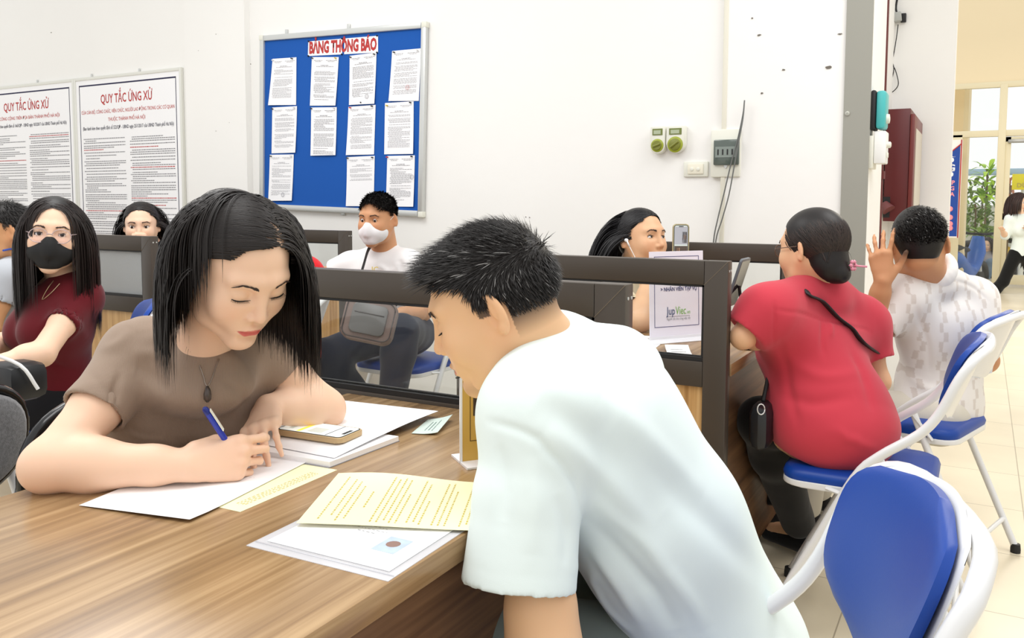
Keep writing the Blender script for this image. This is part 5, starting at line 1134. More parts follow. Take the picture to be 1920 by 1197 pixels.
def torso(s, pel, wai, che, nk, shL, shR, fwdv, w=1.0, grow=0.0, bust=0.0, belly=0.0, k=0.05, hipw=1.0, chw=1.0, dep=1.0):
    """trunk from the pelvis to the base of the neck; fwdv is where the chest faces"""
    pel, wai, che, nk, shL, shR = [np.asarray(p, float) for p in (pel, wai, che, nk, shL, shR)]
    lat = unit(shL-shR); f = unit(fwdv-lat*np.dot(fwdv, lat)); g = grow; upv = unit(np.cross(lat, f))*1.0
    if np.dot(upv, che-pel) < 0: upv = -upv
    def o(c, a, b, h_, k_=k, lt=lat):
        z = unit(che-wai) if c is not wai else unit(che-pel); y = unit(f-z*np.dot(f, z)); x = unit(np.cross(y, z)); s.ell(c, (a+g, b*dep+g, h_+g), np.stack([x, y, z], 1), k_)
    o(pel, 0.158*w*hipw, 0.112*w, 0.115, 0.0 if not s.ops else k); o(wai, 0.130*w, 0.098*w+belly*0.5, 0.13); o(che, 0.150*w*chw, 0.108*w, 0.15)
    if belly: s.ell(lerp(wai, pel, 0.3)+f*(0.045+belly*0.5), (0.10*w+g, 0.075+belly+g, 0.10+g), np.stack([unit(np.cross(f, upv)), f, upv], 1), k)
    s.cap(shL, nk+lat*0.02, 0.050*w+g, 0.045*w+g, k*0.8); s.cap(shR, nk-lat*0.02, 0.050*w+g, 0.045*w+g, k*0.8)
    s.cap(lerp(shL, che, 0.15), che+lat*0.07, 0.062*w+g, 0.085*w+g, k); s.cap(lerp(shR, che, 0.15), che-lat*0.07, 0.062*w+g, 0.085*w+g, k)
    if bust:
        for q in (-1, 1): s.ell(che+lat*q*0.068+f*0.075-upv*0.025, (0.062+g*0.6, 0.055*bust+g*0.6, 0.062+g*0.6), np.stack([lat, f, upv], 1), 0.04)
    return s
def neck(s, head, base, r=0.053, fl=1.0, k=0.025):
    s.cap(head.w((0, -0.030, -0.045)), base, r*0.98, r*1.08, k); return s
def proj(V):
    q = V-CAMP; d = q@FW; return CX0+FPX*(q@RT)/d, CY0-FPX*(q@UP)/d, d
def on_surface(V, px, py, rad=9):
    x, y, d = proj(V); m = (x-px)**2+(y-py)**2 < rad*rad
    if not m.any(): return None
    i = np.where(m)[0]; return V[i[np.argmin(d[i])]]
def creases(V, N, items):
    """items (points seen on the cloth, width, amount): raised or sunk soft folds along lines lying on the surface"""
    out = V.copy()
    for pts, w, amt in items:
        dense = catmull([np.array([*p, 0.0]) for p in pts], 5); P = [on_surface(V, q[0], q[1]) for q in dense]; P = [q for q in P if q is not None]
        if len(P) < 2: continue
        P = np.array(P)
        if len(P) > 4: Pp = P.copy(); Pp[1:-1] = (P[:-2]+P[1:-1]*2+P[2:])/4; P = Pp
        best = np.full(len(V), 1e9); tt = np.zeros(len(V)); n = len(P)-1
        for i in range(n):
            a, b = P[i], P[i+1]; ba = b-a; L2 = ba@ba+1e-9; t = np.clip((V-a)@ba/L2, 0, 1); dd = np.linalg.norm(V-a-t[:, None]*ba, axis=1); m = dd < best; best[m] = dd[m]; tt[m] = (i+t[m])/n
        env = np.sin(np.clip(tt, 0.02, 0.98)*PI)**0.6; out += N*(amt*np.exp(-(best/w)**2)*env)[:, None]
    return out
# ---- hair that falls: strands leave the parting, slide over the skull and hang
def long_hair(head, part, length, n, seed, w=0.0022, vol=0.010, down=(0, 0, -1), back=0.35, k=20, colliders=(), spread=1.0, part_dir=None, coln=None, wave=0.0, region=None, lenf=None, grav=1.0, tuck=None, up_tuck=0.0):
    r = np.random.default_rng(seed); down = unit(down); dl = head.R.T@down; P = []; Nn = []; c0 = np.array([0, -0.012, 0.030]); rad = np.array([0.0765, 0.095, 0.086])*1.015
    rad2 = np.array([0.0665, 0.066, 0.088]); c2 = np.array([0, 0.016, -0.012])
    steps = k-1
    for i in range(n):
        # root on the skull
        while True:
            v = unit(r.normal(size=3)); p = c0+v*rad
            if v[2] < -0.35 or (p[1] > 0.048+0.02*v[2] and v[2] < 0.62) or (p[1] > 0.02 and p[2] < 0.035): continue
            if p[1] > 0.066: continue
            if tuck is not None and p[1] > 0.025 and p[2] < 0.058 and (tuck == 0 or p[0]*tuck > 0): continue
            break
        lay = r.uniform(0, 1)**0.8; off = 0.003+vol*lay; sx = 1 if p[0] > part else -1
        if abs(p[0]-part) < 0.004: sx = 1 if r.random() < 0.5 else -1
        d = np.array([sx*0.9, -back*(0.4+1.1*r.random())*(1.0 if p[1] < 0.05 else 0.45), 0.15]); L = (length if not callable(lenf) else lenf(p, r))*r.uniform(0.90, 1.04); st = L/steps; path = [p+v*0.001]; nn = [v]
        x = p.copy(); vel = unit(d); ph = r.uniform(0, 6)
        stage = tuck is not None and (tuck == 0 or sx*tuck > 0) and p[1] > -0.035 and p[2] > 0.02
        E = np.array([sx*(0.080+0.006*r.random()), -0.030-0.040*r.random()+0.35*min(0, p[1]), 0.028*r.random()-0.004])
        for j in range(steps):
            u = j/steps
            if stage:
                e = E-x; ne = np.linalg.norm(e)
                if ne < st*1.3: stage = False
                else: vel = unit(vel*0.35+e/ne*0.85); u = 0
            if not stage: vel = unit(vel*0.74 + dl*0.42*grav*(0.5+u) + np.array([r.normal()*0.02, r.normal()*0.02, 0])*spread + wave*np.array([math.sin(ph+u*9), math.cos(ph+u*8), 0])*0.06)
            x = x+vel*st
            for cc, rr in ((c0, rad), (c2, rad2)):
                q = (x-cc)/(rr+off*min(1, 0.25+u*3)); m = np.linalg.norm(q)
                if m < 1: 
                    x = cc + q/m*(rr+off*min(1, 0.25+u*3)); g = unit(q/m/(rr)); vel = unit(vel-g*min(0, np.dot(vel, g)))
            for cw, rw in colliders:   # world-space balls
                cl = head.local(np.array([cw]))[0]; e = x-cl; m = np.linalg.norm(e); R_ = rw/head.s+off*0.6
                if m < R_: x = cl+e/m*R_; g = e/m; vel = unit(vel-g*min(0, np.dot(vel, g)))
            path.append(x.copy()); nn.append(unit((x-c0)/rad))
        P.append(path); Nn.append(nn)
    P = np.array(P); Nn = np.array(Nn); Pw = head.c+(P.reshape(-1, 3)@head.R.T)*head.s; Nw = Nn.reshape(-1, 3)@head.R.T
    return ribbons(None, Pw.reshape(P.shape), r.uniform(0.7, 1.3, n)*w, '', None, None, Nw.reshape(P.shape))
def hair_col(V, base, k, seed, streak=0.25):
    r = np.random.default_rng(seed); n = len(V)//(k*3); f = np.clip(r.normal(1, streak, n), 0.4, 2.5); c = np.repeat(f, k*3)[:, None]*np.array(base)[None, :]
    return c
def short_hair(head, n, seed, L=(0.02, 0.04), w=0.0011, comb=(0, 0.4, 0.5), regionf=None, k=5, lift=0.6, bend=0.5, gray=0.0):
    r = np.random.default_rng(seed); P = []; Nn = []; c0 = np.array([0, -0.014, 0.034]); rad = np.array([0.0755, 0.0925, 0.0835])*(0.985 if head.fem else 1.0); cb = None if callable(comb) else unit(comb)
    while len(P) < n:
        v = unit(r.normal(size=3)); p = c0+v*rad
        l = regionf(p, v)
        if l <= 0: continue
        ln = (L[0]+(L[1]-L[0])*r.random())*l; cbl = cb if not callable(comb) else unit(comb(p, v)); d = unit(v*lift+cbl*(1-lift)+r.normal(size=3)*0.16); tpath = []; x = p.copy()
        for j in range(k):
            tpath.append(x.copy()); d = unit(d+(cbl-v*np.dot(cbl, v))*bend/k+np.array([0, 0, -0.10])*j/k); x = x+d*ln/(k-1)
            q = (x-c0)/(rad*1.01); m = np.linalg.norm(q)
            if m < 1: x = c0+q/m*rad*1.01
        P.append(tpath); Nn.append([unit(np.cross(np.cross(d, v), d)+v*0.01)]*k)
    P = np.array(P); Nn = np.array(Nn); Pw = head.c+(P.reshape(-1, 3)@head.R.T)*head.s; Nw = Nn.reshape(-1, 3)@head.R.T
    V, Q = ribbons(None, Pw.reshape(P.shape), r.uniform(0.7, 1.3, n)*w, '', None, None, Nw.reshape(P.shape))
    f = np.clip(r.normal(1, 0.3, n), 0.4, 2); base = np.tile(np.array(rgb(28, 24, 22)), (n, 1))*f[:, None]
    if gray: g = r.random(n) < gray; base[g] = np.array(rgb(150, 148, 146))*r.uniform(0.6, 1.1, (g.sum(), 1))
    return V, Q, np.repeat(base, k*3, axis=0)
def shirt_v(t, name, o):
    q = [c for c in bpy.data.objects if c.parent == t and c.name.startswith(name)][0]; v = np.zeros(len(q.data.vertices)*3); q.data.vertices.foreach_get('co', v); return v.reshape(-1, 3)+o
# ============ woman in brown, writing
def collar(s, head, base, R0, r, tilt, k=0.006, lat=None):
    """rib collar: a ring round the neck base; tilt = normal of the ring"""
    a, b = frame_axes(tilt, lat); pts = [np.asarray(base)+R0*(a*math.cos(w)+b*math.sin(w)) for w in np.linspace(0, 2*PI, 25)]; s.chain(pts, r, k=k, n=tilt, f=1.0); return s
def rib_mat(name, sc):
    m = mat(name, (0.5, 0.5, 0.5), 0.9, attr=True, spec=0.15, sheen=0.15); nt = m.node_tree; N = nt.nodes.new; L = nt.links.new
    wv = N('ShaderNodeTexWave'); wv.inputs['Scale'].default_value = sc; wv.bands_direction = 'DIAGONAL'; wv.inputs['Distortion'].default_value = 0.3; tc = N('ShaderNodeTexCoord'); mp = N('ShaderNodeMapping'); mp.inputs['Scale'].default_value = (1, 1, 0.0)
    bp = N('ShaderNodeBump'); bp.inputs['Strength'].default_value = 0.35; bp.inputs['Distance'].default_value = 0.0012; L(tc.outputs['Object'], mp.inputs[0]); L(mp.outputs[0], wv.inputs[0]); L(wv.outputs[0], bp.inputs['Height']); L(bp.outputs[0], nt.nodes['Principled BSDF'].inputs['Normal']); return m
def brown_woman():
    H = Head(D(445, 499, 1.40), rdir(445, 499, 0.42, -0.62, 0.66), rdir(445, 499, 0.3, 0.7, 0.65), 1.0, True, eyes='down')
    nk = D(388, 672, 1.49); che = D(340, 742, 1.60); wai = np.array([-1.475, 1.115, 0.68]); pel = np.array([-1.56, 1.08, 0.56])
    shR = D(262, 664, 1.50); shL = D(475, 640, 1.60); eR = Zp(96, 872, 0.789); wR = Zp(352, 873, 0.783); eL = Zp(608, 768, 0.792); wL = D(503, 764, 1.56)
    o = np.array([pel[0], pel[1], 0.0]); t = thing('person', 'woman with shoulder-length black hair in a brown ribbed top, writing at the desk', 'person', o)
    fw = np.array([1.0, -0.25, -0.35])
    A = Solid(); A.add(H.solid); neck(A, H, nk+np.array([-0.025, 0, -0.03]), 0.046)
    arms = Solid(); arm(arms, shR, eR, wR, (0.046, 0.039, 0.0255)); arm(arms, shL, eL, wL, (0.044, 0.038, 0.0245))
    arms.ell(eR+np.array([-0.006, -0.004, -0.004]), (0.036, 0.036, 0.033), k=0.02)
    # left hand draped, fingertips on the form
    tipL = Zp(487, 866, 0.757); RL = axes3(cdir(0.08, -0.32, 0.94), cdir(-0.32, 0.9, 0.3))
    hl = hand_solid(-1, [(0.34, 0.22, 0.12), (0.38, 0.25, 0.13), (0.42, 0.30, 0.15), (0.5, 0.36, 0.2)], 0.12, s=0.93, fr=0.88, thumb=[(0.014, 0.022, -0.008), (0.046, 0.040, -0.022), (0.070, 0.042, -0.034), (0.092, 0.036, -0.042)])
    arms.add(hl.tf(RL, wL))
    # right hand closed round the pen
    RR = axes3(cdir(0.93, 0.10, -0.30), cdir(0.25, 0.25, 0.95)); hr = hand_solid(1, [(0.45, 0.95, 0.40), (0.70, 1.20, 0.55), (0.85, 1.30, 0.65), (1.0, 1.30, 0.65)], 0.03, s=0.95, fr=0.93, thumb=[(0.014, 0.024, -0.010), (0.046, 0.034, -0.030), (0.076, 0.020, -0.040), (0.098, 0.004, -0.036)])
    arms.add(hr.tf(RR, wR))
    T = Solid(); torso(T, pel, wai, che, nk, shL, shR, fw, 0.83, bust=0.65)
    hipL, hipR = pel+np.array([0.02, 0.09, -0.02]), pel+np.array([0.02, -0.09, -0.02]); kn = [np.array([-1.14, 1.16, 0.50]), np.array([-1.14, 1.0, 0.50])]; an = [np.array([-1.12, 1.17, 0.09]), np.array([-1.12, 1.0, 0.09])]
    for h_, k_, a_ in ((hipL, kn[0], an[0]), (hipR, kn[1], an[1])): leg(T, h_, k_, a_, (0.08, 0.054, 0.034)); T.cap(a_, a_+np.array([0.12, 0, -0.05]), 0.03, 0.026, 0.02)
    def ex(V, c):
        n = np.array(LIGHT_SKIN)
        for p, m in ((tipL, 0.5), (wR+RR@np.array([0.09, 0, 0]), 0.35)): 
            d = np.exp(-(np.linalg.norm(V-p, axis=1)/0.035)**2)[:, None]*m; c = c*(1-d)+c*np.array([1.0, 0.82, 0.78])*d
        d = np.exp(-(np.linalg.norm(V-eR, axis=1)/0.03)**2)[:, None]*0.35; c = c*(1-d)+c*np.array([1.0, 0.85, 0.8])*d
        return c
    make_body('body', [(A, 0.0021, None), (arms, 0.0022, None), (T, 0.008, None)], t, o, LIGHT_SKIN, H, rgb(206, 104, 98), extra=ex)
    H.details(t, o, bw=0.9)
    # top
    S = Solid()
    S.cap(shR, lerp(shR, eR, 0.30), 0.054, 0.053, 0.03); S.cap(lerp(shR, eR, 0.30), lerp(shR, eR, 0.60), 0.053, 0.054, 0.01); S.cap(shL, lerp(shL, eL, 0.22), 0.052, 0.050, 0.03); S.cap(lerp(shL, eL, 0.22), lerp(shL, eL, 0.50), 0.050, 0.051, 0.01)
    S.cut(lerp(shR, eR, 0.56), unit(eR-shR), rad=0.095); S.cut(lerp(shL, eL, 0.43), unit(eL-shL), rad=0.09)
    S.cap(lerp(shR, eR, 0.50), lerp(shR, eR, 0.75), 0.0470, 0.0470, 0.002, -1); S.cap(lerp(shL, eL, 0.36), lerp(shL, eL, 0.6), 0.0445, 0.0445, 0.002, -1)
    torso(S, pel+np.array([0, 0, 0.02]), wai, che, nk-np.array([0, 0, 0.012]), shL, shR, fw, 0.84, grow=0.006, bust=0.70)
    S.chain([shR+np.array([0.02, 0, 0.03]), lerp(shR, che, 0.5)+fw*0.05, che+fw*0.02-np.array([0, 0.1, 0.05])], 0.006, k=0.02)
    S.ell(nk+np.array([-0.010, 0, -0.050]), (0.085, 0.085, 0.050), k=0.04)
    collar(S, H, nk+np.array([-0.006, 0, 0.000]), 0.052, 0.0075, unit(unit(H.c-nk)+np.array([0, 0, 1.0])))
    cloth('ribbed_top', S, 0.0032, t, o, rgb(156, 136, 120), 0.004, [((0.3, 0.2, 1), 0.5), ((1, 0.2, 0.3), 0.35), ((0.2, 1, 0.4), 0.35)], 4, 55, m=rib_mat('ribbed_cloth', 300), post=lambda V, N: creases(V, N, [([(232, 690), (222, 740), (214, 790)], 0.007, -0.007), ([(258, 680), (290, 700), (310, 740)], 0.012, -0.006), ([(250, 655), (300, 660), (345, 690)], 0.010, 0.005), ([(215, 780), (240, 810), (300, 825)], 0.006, -0.003), ([(218, 800), (260, 822), (330, 830)], 0.006, 0.003), ([(160, 690), (200, 720), (225, 745)], 0.008, -0.003), ([(420, 700), (450, 730), (470, 770)], 0.012, -0.005), ([(170, 650), (215, 640), (250, 610)], 0.012, 0.004)]))
    Pn = Solid(); torso(Pn, pel, pel+np.array([0, 0, 0.05]), pel+np.array([0, 0, 0.06]), pel+np.array([0, 0, 0.07]), pel+np.array([0, 0.05, 0.05]), pel+np.array([0, -0.05, 0.05]), fw, 0.88, grow=0.006)
    for h_, k_, a_ in ((hipL, kn[0], an[0]), (hipR, kn[1], an[1])): leg(Pn, h_, k_, a_, (0.088, 0.064, 0.05))
    cloth('trousers', Pn, 0.008, t, o, rgb(40, 42, 50))
    # shoes
    for a_ in an:
        S = Solid(); S.cap(a_+np.array([-0.03, 0, -0.055]), a_+np.array([0.15, 0, -0.062]), 0.036, 0.030, n=(0, 0, 1), f=0.9); cloth('shoe', S, 0.005, t, o, rgb(60, 56, 54))
    # hair: solid under-cap and falling strands
    cap = Solid(); cap.ell((0, -0.016, 0.036), (0.0755, 0.090, 0.082), k=0); cap.ell((0, -0.045, -0.015), (0.062, 0.052, 0.070), k=0.03); cap.cut((0, 0.046, 0.03), unit((0, 1, -0.35))); cap.ell((0.01, 0.095, -0.005), (0.078, 0.085, 0.088), k=0.01, mode=-1)
    cp = cap.tf(H.R, H.c).mesh(0.004)
    col = [(nk+np.array([0.0, 0, 0.0]), 0.056), (shR, 0.050), (shL, 0.048), (che+fw*0.03, 0.10)]
    def lf(p, r): return (0.200 if p[0] > -0.024 else 0.232)*(1.0+0.12*r.random())
    V, Q = long_hair(H, -0.024, 0.3, 5600, 3, w=0.0021, vol=0.008, down=(0.02, -0.02, -1), k=20, colliders=col, lenf=lf, back=0.5, wave=0.4, grav=1.25, tuck=1)
    hc = hair_col(V, rgb(30, 25, 23), 20, 2, 0.22); Vc, Qc = merge([cp, (V, Q)]); cc = np.concatenate([np.tile(np.array(rgb(20, 17, 16)), (len(cp[0]), 1)), hc])
    mesh_obj('hair', Vc, Qc, M_HAIR, t, col=cc, origin=o)
    # necklace, lying on the top
    bv = shirt_v(t, 'ribbed_top', o)
    pts = [D(374, 655, 1.43), D(377, 668, 1.435)]+[on_surface(bv, *q, 6)-FW*0.003 for q in ((379, 680), (385, 700), (391, 716), (396, 722), (402, 706), (409, 686), (415, 668)) if on_surface(bv, *q, 6) is not None]
    bm = bmesh.new(); tube(bm, [p-o for p in pts[2:]], 0.0010, seg=6, smooth=3)
    nl = fin(bm, 'necklace', mat('silver_chain', rgb(170, 160, 150), 0.3, metal=0.8), t, True); bm = bmesh.new(); c = on_surface(bv, 396, 736, 6)-FW*0.007-o
    tube(bm, [c+np.array([0, 0, 0.014]), c+np.array([0.001, 0, 0.006]), c, c-np.array([0, 0, 0.009]), c-np.array([0, 0, 0.014])], [0.002, 0.005, 0.0062, 0.006, 0.002], seg=8); fin(bm, 'pendant', mat('dark_pendant', rgb(84, 76, 72), 0.3, metal=0.5), nl, True)
    # tattoo above the left elbow
    bm = bmesh.new(); dirn = unit(eL-shL); c = lerp(shL, eL, 0.70); toC = unit(CAMP-c); nn = unit(toC-dirn*np.dot(toC, dirn)); sd = np.cross(dirn, nn)
    def tp(u, v): return c + dirn*u + (nn*math.cos(v/0.04)+sd*math.sin(v/0.04))*0.0415 - o
    for seq in ([(0.012, -0.020), (0.008, -0.013), (0.012, -0.006), (0.008, 0.004)], [(0.022, -0.020), (0.016, -0.012), (0.019, -0.004), (0.022, 0.004)], [(0.012, -0.02), (0.022, -0.02)], [(0.006, 0.004), (0.024, 0.004)], [(0.006, 0.009), (0.024, 0.009)], [(0.010, 0.012), (0.015, 0.020)], [(0.020, 0.012), (0.018, 0.020)]): tube(bm, [tp(*q) for q in seq], 0.0006, seg=4, smooth=3)
    fin(bm, 'arm_tattoo', mat('tattoo_ink', rgb(70, 66, 64), 0.7), t)
    # pen, held in the right hand
    tip = Zp(463, 887, 0.7525); top = None
    for dd in np.linspace(1.25, 1.6, 200):
        q = D(383, 765, dd)
        if np.linalg.norm(q-tip) < 0.148: top = q; break
    if top is None: top = min((D(383, 765, d) for d in np.linspace(1.2, 1.6, 200)), key=lambda q: np.linalg.norm(q-tip))
    ax = unit(top-tip); Lp = np.linalg.norm(top-tip); pt = thing('pen', 'blue and clear ballpoint pen in the hand of the woman in brown', 'pen', tip)
    tube_obj('tip', [ax*0.0, ax*0.004, ax*0.014], [0.0005, 0.0011, 0.003], M_ALU, pt, seg=10)
    tube_obj('grip', [ax*0.0142, ax*0.05, ax*0.0598], 0.0048, mat('frosted_barrel', rgb(214, 220, 226), 0.2), pt); tube_obj('barrel', [ax*0.06, ax*(Lp-0.012)], 0.0049, mat('pen_blue', rgb(24, 50, 170), 0.2), pt)
    tube_obj('push_cap', [ax*(Lp-0.0118), ax*(Lp-0.003), ax*Lp], [0.0052, 0.0050, 0.003], mat('pen_navy', rgb(16, 34, 120), 0.3), pt)
    s_ = unit(np.cross(ax, -FW)); bm = bmesh.new(); prism(bm, [(-0.003, 0), (0.003, 0), (0.003, 0.045), (-0.003, 0.045)], ax*(Lp-0.052)+s_*0.0058, unit(np.cross(s_, ax)), ax, s_, 0.0012); fin(bm, 'clip', M_PLASTIC, pt)
    return H
HB = brown_woman()
# ============ man in the pale mint T-shirt, leaning over the desk
def mint_man():
    H = Head(D(926, 577, 1.28), rdir(925, 598, -0.90, -0.36, -0.18), rdir(925, 598, -0.36, 0.90, 0.10), 1.01, False, eyes='down')
    nk = D(1040, 672, 1.34); che = D(1105, 800, 1.32); wai = D(1230, 985, 1.35); pel = D(1355, 1225, 1.38)
    shL = D(1006, 775, 1.18); shR = D(1150, 705, 1.50); eL = D(1014, 1150, 1.13); wL = D(1035, 1390, 1.10); eR = shR+np.array([0.03, 0.02, -0.27]); wR = eR+np.array([-0.10, -0.02, -0.20])
    o = np.array([pel[0], pel[1], 0.0]); t = thing('person', 'young man with short dark hair in a pale mint T-shirt leaning over the desk', 'person', o); fw = cdir(-0.72, -0.68, 0.0)
    A = Solid(); A.add(H.solid); neck(A, H, nk+np.array([0.01, 0, -0.02]), 0.060, k=0.03); arms = Solid(); arm(arms, shL, eL, wL, (0.054, 0.045, 0.029)); arm(arms, shR, eR, wR, (0.052, 0.043, 0.028))
    arms.add(hand_solid(-1, [(0.3, 0.4, 0.3)]*4).tf(axes3(wL-eL, cdir(0.2, 0, 1)), wL)); arms.add(hand_solid(1, [(0.4, 0.5, 0.3)]*4).tf(axes3(wR-eR, (0, 1, 0)), wR))
    T = Solid(); torso(T, pel, wai, che, nk, shL, shR, fw, 0.9)
    la = unit(shL-shR); legs = [(pel+la*0.09, np.array([-0.62, 1.14, 0.50]), np.array([-0.60, 1.12, 0.09])), (pel-la*0.09, np.array([-0.66, 1.38, 0.50]), np.array([-0.64, 1.40, 0.09]))]
    for h_, k_, a_ in legs: leg(T, h_, k_, a_, (0.085, 0.058, 0.04)); T.cap(a_, a_+np.array([-0.13, 0, -0.05]), 0.034, 0.028, 0.02)
    def reg(p, v):
        hl = 0.050 - 0.3*max(0, 0.02-p[1]) if p[1] > 0 else 0.0
        if p[1] > 0.046+0.03*(v[2]) and p[2] < 0.094: return 0
        if p[1] > 0.015 and p[2] < 0.062-0.25*(0.06-p[1]): return 0
        if p[1] > -0.030 and p[2] < 0.016: return 0.25 if (p[2] > -0.002 and -0.005 < p[1] < 0.012) else 0
        if p[2] < -0.052: return 0
        top = min(1, max(0, (p[2]+0.03)/0.10)); return 0.28+0.72*top+(0.75*min(1, (p[1]-0.015)/0.03) if p[1] > 0.015 and p[2] > 0.07 else 0)
    def ex(V, c):
        L = H.local(V); x, y, z = L.T; m = np.zeros(len(V))   # sparse stubble on the upper lip and chin
        m += 0.35*np.exp(-((z+0.052)/0.006)**2)*(np.abs(x) < 0.028)*(y > 0.07); m += 0.30*np.exp(-((z+0.100)/0.012)**2)*(np.abs(x) < 0.03)*(y > 0.04)
        c = c*(1-m[:, None])+np.array(rgb(120, 86, 66))*m[:, None]
        i = np.where(np.linalg.norm(L, axis=1) < 0.14)[0]; g = np.array([min(1.0, reg(L[k], unit(L[k]-np.array([0, -0.014, 0.034])))*4) * min(1, max(0, (L[k][2]+0.05)/0.035)) if abs(L[k][0]) < 0.079 else 0 for k in i]); c[i] = c[i]*(1-0.85*g[:, None])+np.array(rgb(46, 38, 34))*0.85*g[:, None]
        return c
    make_body('body', [(A, 0.0021, None), (arms, 0.0028, None), (T, 0.008, None)], t, o, rgb(228, 184, 142), H, rgb(204, 134, 114), extra=ex)
    H.details(t, o, bw=1.5, browcol=M_LASH)
    # T-shirt, roomy, with folds running from the shoulder to the hip
    g = 0.018; S = Solid(); torso(S, pel, wai, che, nk-np.array([0, 0, 0.005]), shL, shR, fw, 0.90, grow=g, k=0.06)
    lt = unit(shL-shR); la = lt; dn = unit(wai-che)
    S.cap(che-fw*0.01, wai-fw*0.005, 0.128, 0.125, 0.05, n=lt, f=1.25); S.cap(wai-fw*0.005, pel, 0.125, 0.135, 0.04, n=lt, f=1.25)
    S.cap(nk-np.array([0, 0, 0.01]), shR, 0.058, 0.072, 0.04); S.cap(nk, shL, 0.056, 0.066, 0.04)
    hm = lerp(shL, eL, 0.86)+cdir(-1, 0, 0)*0.027; S.cap(shL+cdir(0.1, 0, 0.1)*0.01, lerp(shL, hm, 0.5), 0.070, 0.073, 0.03); S.cap(lerp(shL, hm, 0.5), lerp(shL, hm, 1.15), 0.073, 0.079, 0.01)
    S.cap(shR, lerp(shR, eR, 0.8), 0.07, 0.078, 0.03); nhm = unit(hm-shL); S.cut(hm+nhm*0.004, nhm, rad=0.115)
    S.cap(lerp(shL, hm, 0.80), lerp(shL, hm, 1.3), 0.068, 0.075, 0.004, -1)
    a, b = frame_axes(nhm)
    S.chain([hm-nhm*0.022+(a*math.cos(w)+b*math.sin(w))*0.0785 for w in np.linspace(0, 2*PI, 33)], 0.0016, k=0.002, mode=-1)
    collar(S, H, nk+unit(H.c-nk)*0.020, 0.058, 0.008, unit(H.c-nk+np.array([0.03, 0, 0.03])))
    CR = [([(905, 790), (960, 800), (1030, 845), (1085, 910), (1100, 985)], 0.006, -0.004), ([(1000, 740), (1080, 790), (1170, 870), (1260, 965)], 0.022, -0.008), ([(1020, 800), (1100, 860), (1190, 960), (1270, 1070)], 0.016, 0.006),
          ([(1150, 800), (1250, 890), (1355, 995), (1430, 1070)], 0.024, -0.009), ([(1130, 730), (1230, 830), (1330, 930)], 0.02, 0.006), ([(1105, 985), (1170, 1060), (1230, 1130), (1265, 1190)], 0.014, -0.009), ([(1100, 1030), (1150, 1100), (1200, 1180)], 0.012, 0.006),
          ([(1110, 940), (1200, 1020), (1290, 1120), (1330, 1190)], 0.012, 0.007), ([(1110, 622), (1160, 628), (1205, 622)], 0.010, -0.007), ([(1105, 605), (1160, 605), (1200, 612)], 0.008, 0.004), ([(925, 830), (940, 900), (935, 980)], 0.010, -0.004), ([(990, 850), (1010, 940), (1000, 1040)], 0.014, 0.004), ([(1050, 920), (1070, 990), (1065, 1060)], 0.012, -0.004), ([(1088, 1065), (1130, 1140), (1180, 1195)], 0.010, 0.005)]
    cloth('t_shirt', S, 0.0038, t, o, rgb(228, 240, 238), 0.0030, [(dn, 0.8), (cdir(0.2, -1, 0), 0.3)], 9, 26, m=mat('mint_cloth', (0.5, 0.5, 0.5), 0.9, attr=True, spec=0.15, bump=((900, 900, 900), 0.1, 0.0008)), post=lambda V, N: creases(V, N, CR))
    Pn = Solid(); torso(Pn, pel, pel+dn*-0.05, pel-dn*0.06, pel-dn*0.07, pel-dn*0.05+la*0.05, pel-dn*0.05-la*0.05, fw, 0.9, grow=0.006)
    for h_, k_, a_ in legs: leg(Pn, h_, k_, lerp(k_, a_, 0.25), (0.095, 0.078, 0.075))
    cloth('shorts', Pn, 0.007, t, o, rgb(122, 132, 128))
    for _, _, a_ in legs:
        q = Solid(); q.cap(a_+np.array([0.03, 0, -0.055]), a_+np.array([-0.16, 0, -0.062]), 0.038, 0.032); cloth('shoe', q, 0.006, t, o, rgb(70, 70, 72))
    # hair
    def cmb(p, v):
        q = min(1, max(0, (p[2]-0.02)/0.06)); return np.array([0.15*math.sin(p[0]*60), 1.0, 0.30])*q + np.array([0, -0.25, -1.0])*(1-q)
    V, Q, cc = short_hair(H, 20000, 5, (0.014, 0.031), 0.0010, cmb, reg, 5, 0.44, 0.9, gray=0.04)
    cap = Solid(); cap.ell((0, -0.014, 0.038), (0.0775, 0.0945, 0.0862), k=0); cap.cut((0, 0.050, 0.080), unit((0, 1, -0.75))); cap.cut((0, 0, 0.035), unit((0, 0.25, -1))); cp = cap.tf(H.R, H.c, H.s).mesh(0.0035)
    Vc, Qc = merge([cp, (V, Q)]); cc = np.concatenate([np.tile(np.array(rgb(30, 26, 24)), (len(cp[0]), 1)), cc]); mesh_obj('hair', Vc, Qc, M_HAIR, t, col=cc, origin=o)
    return H
HM = mint_man()
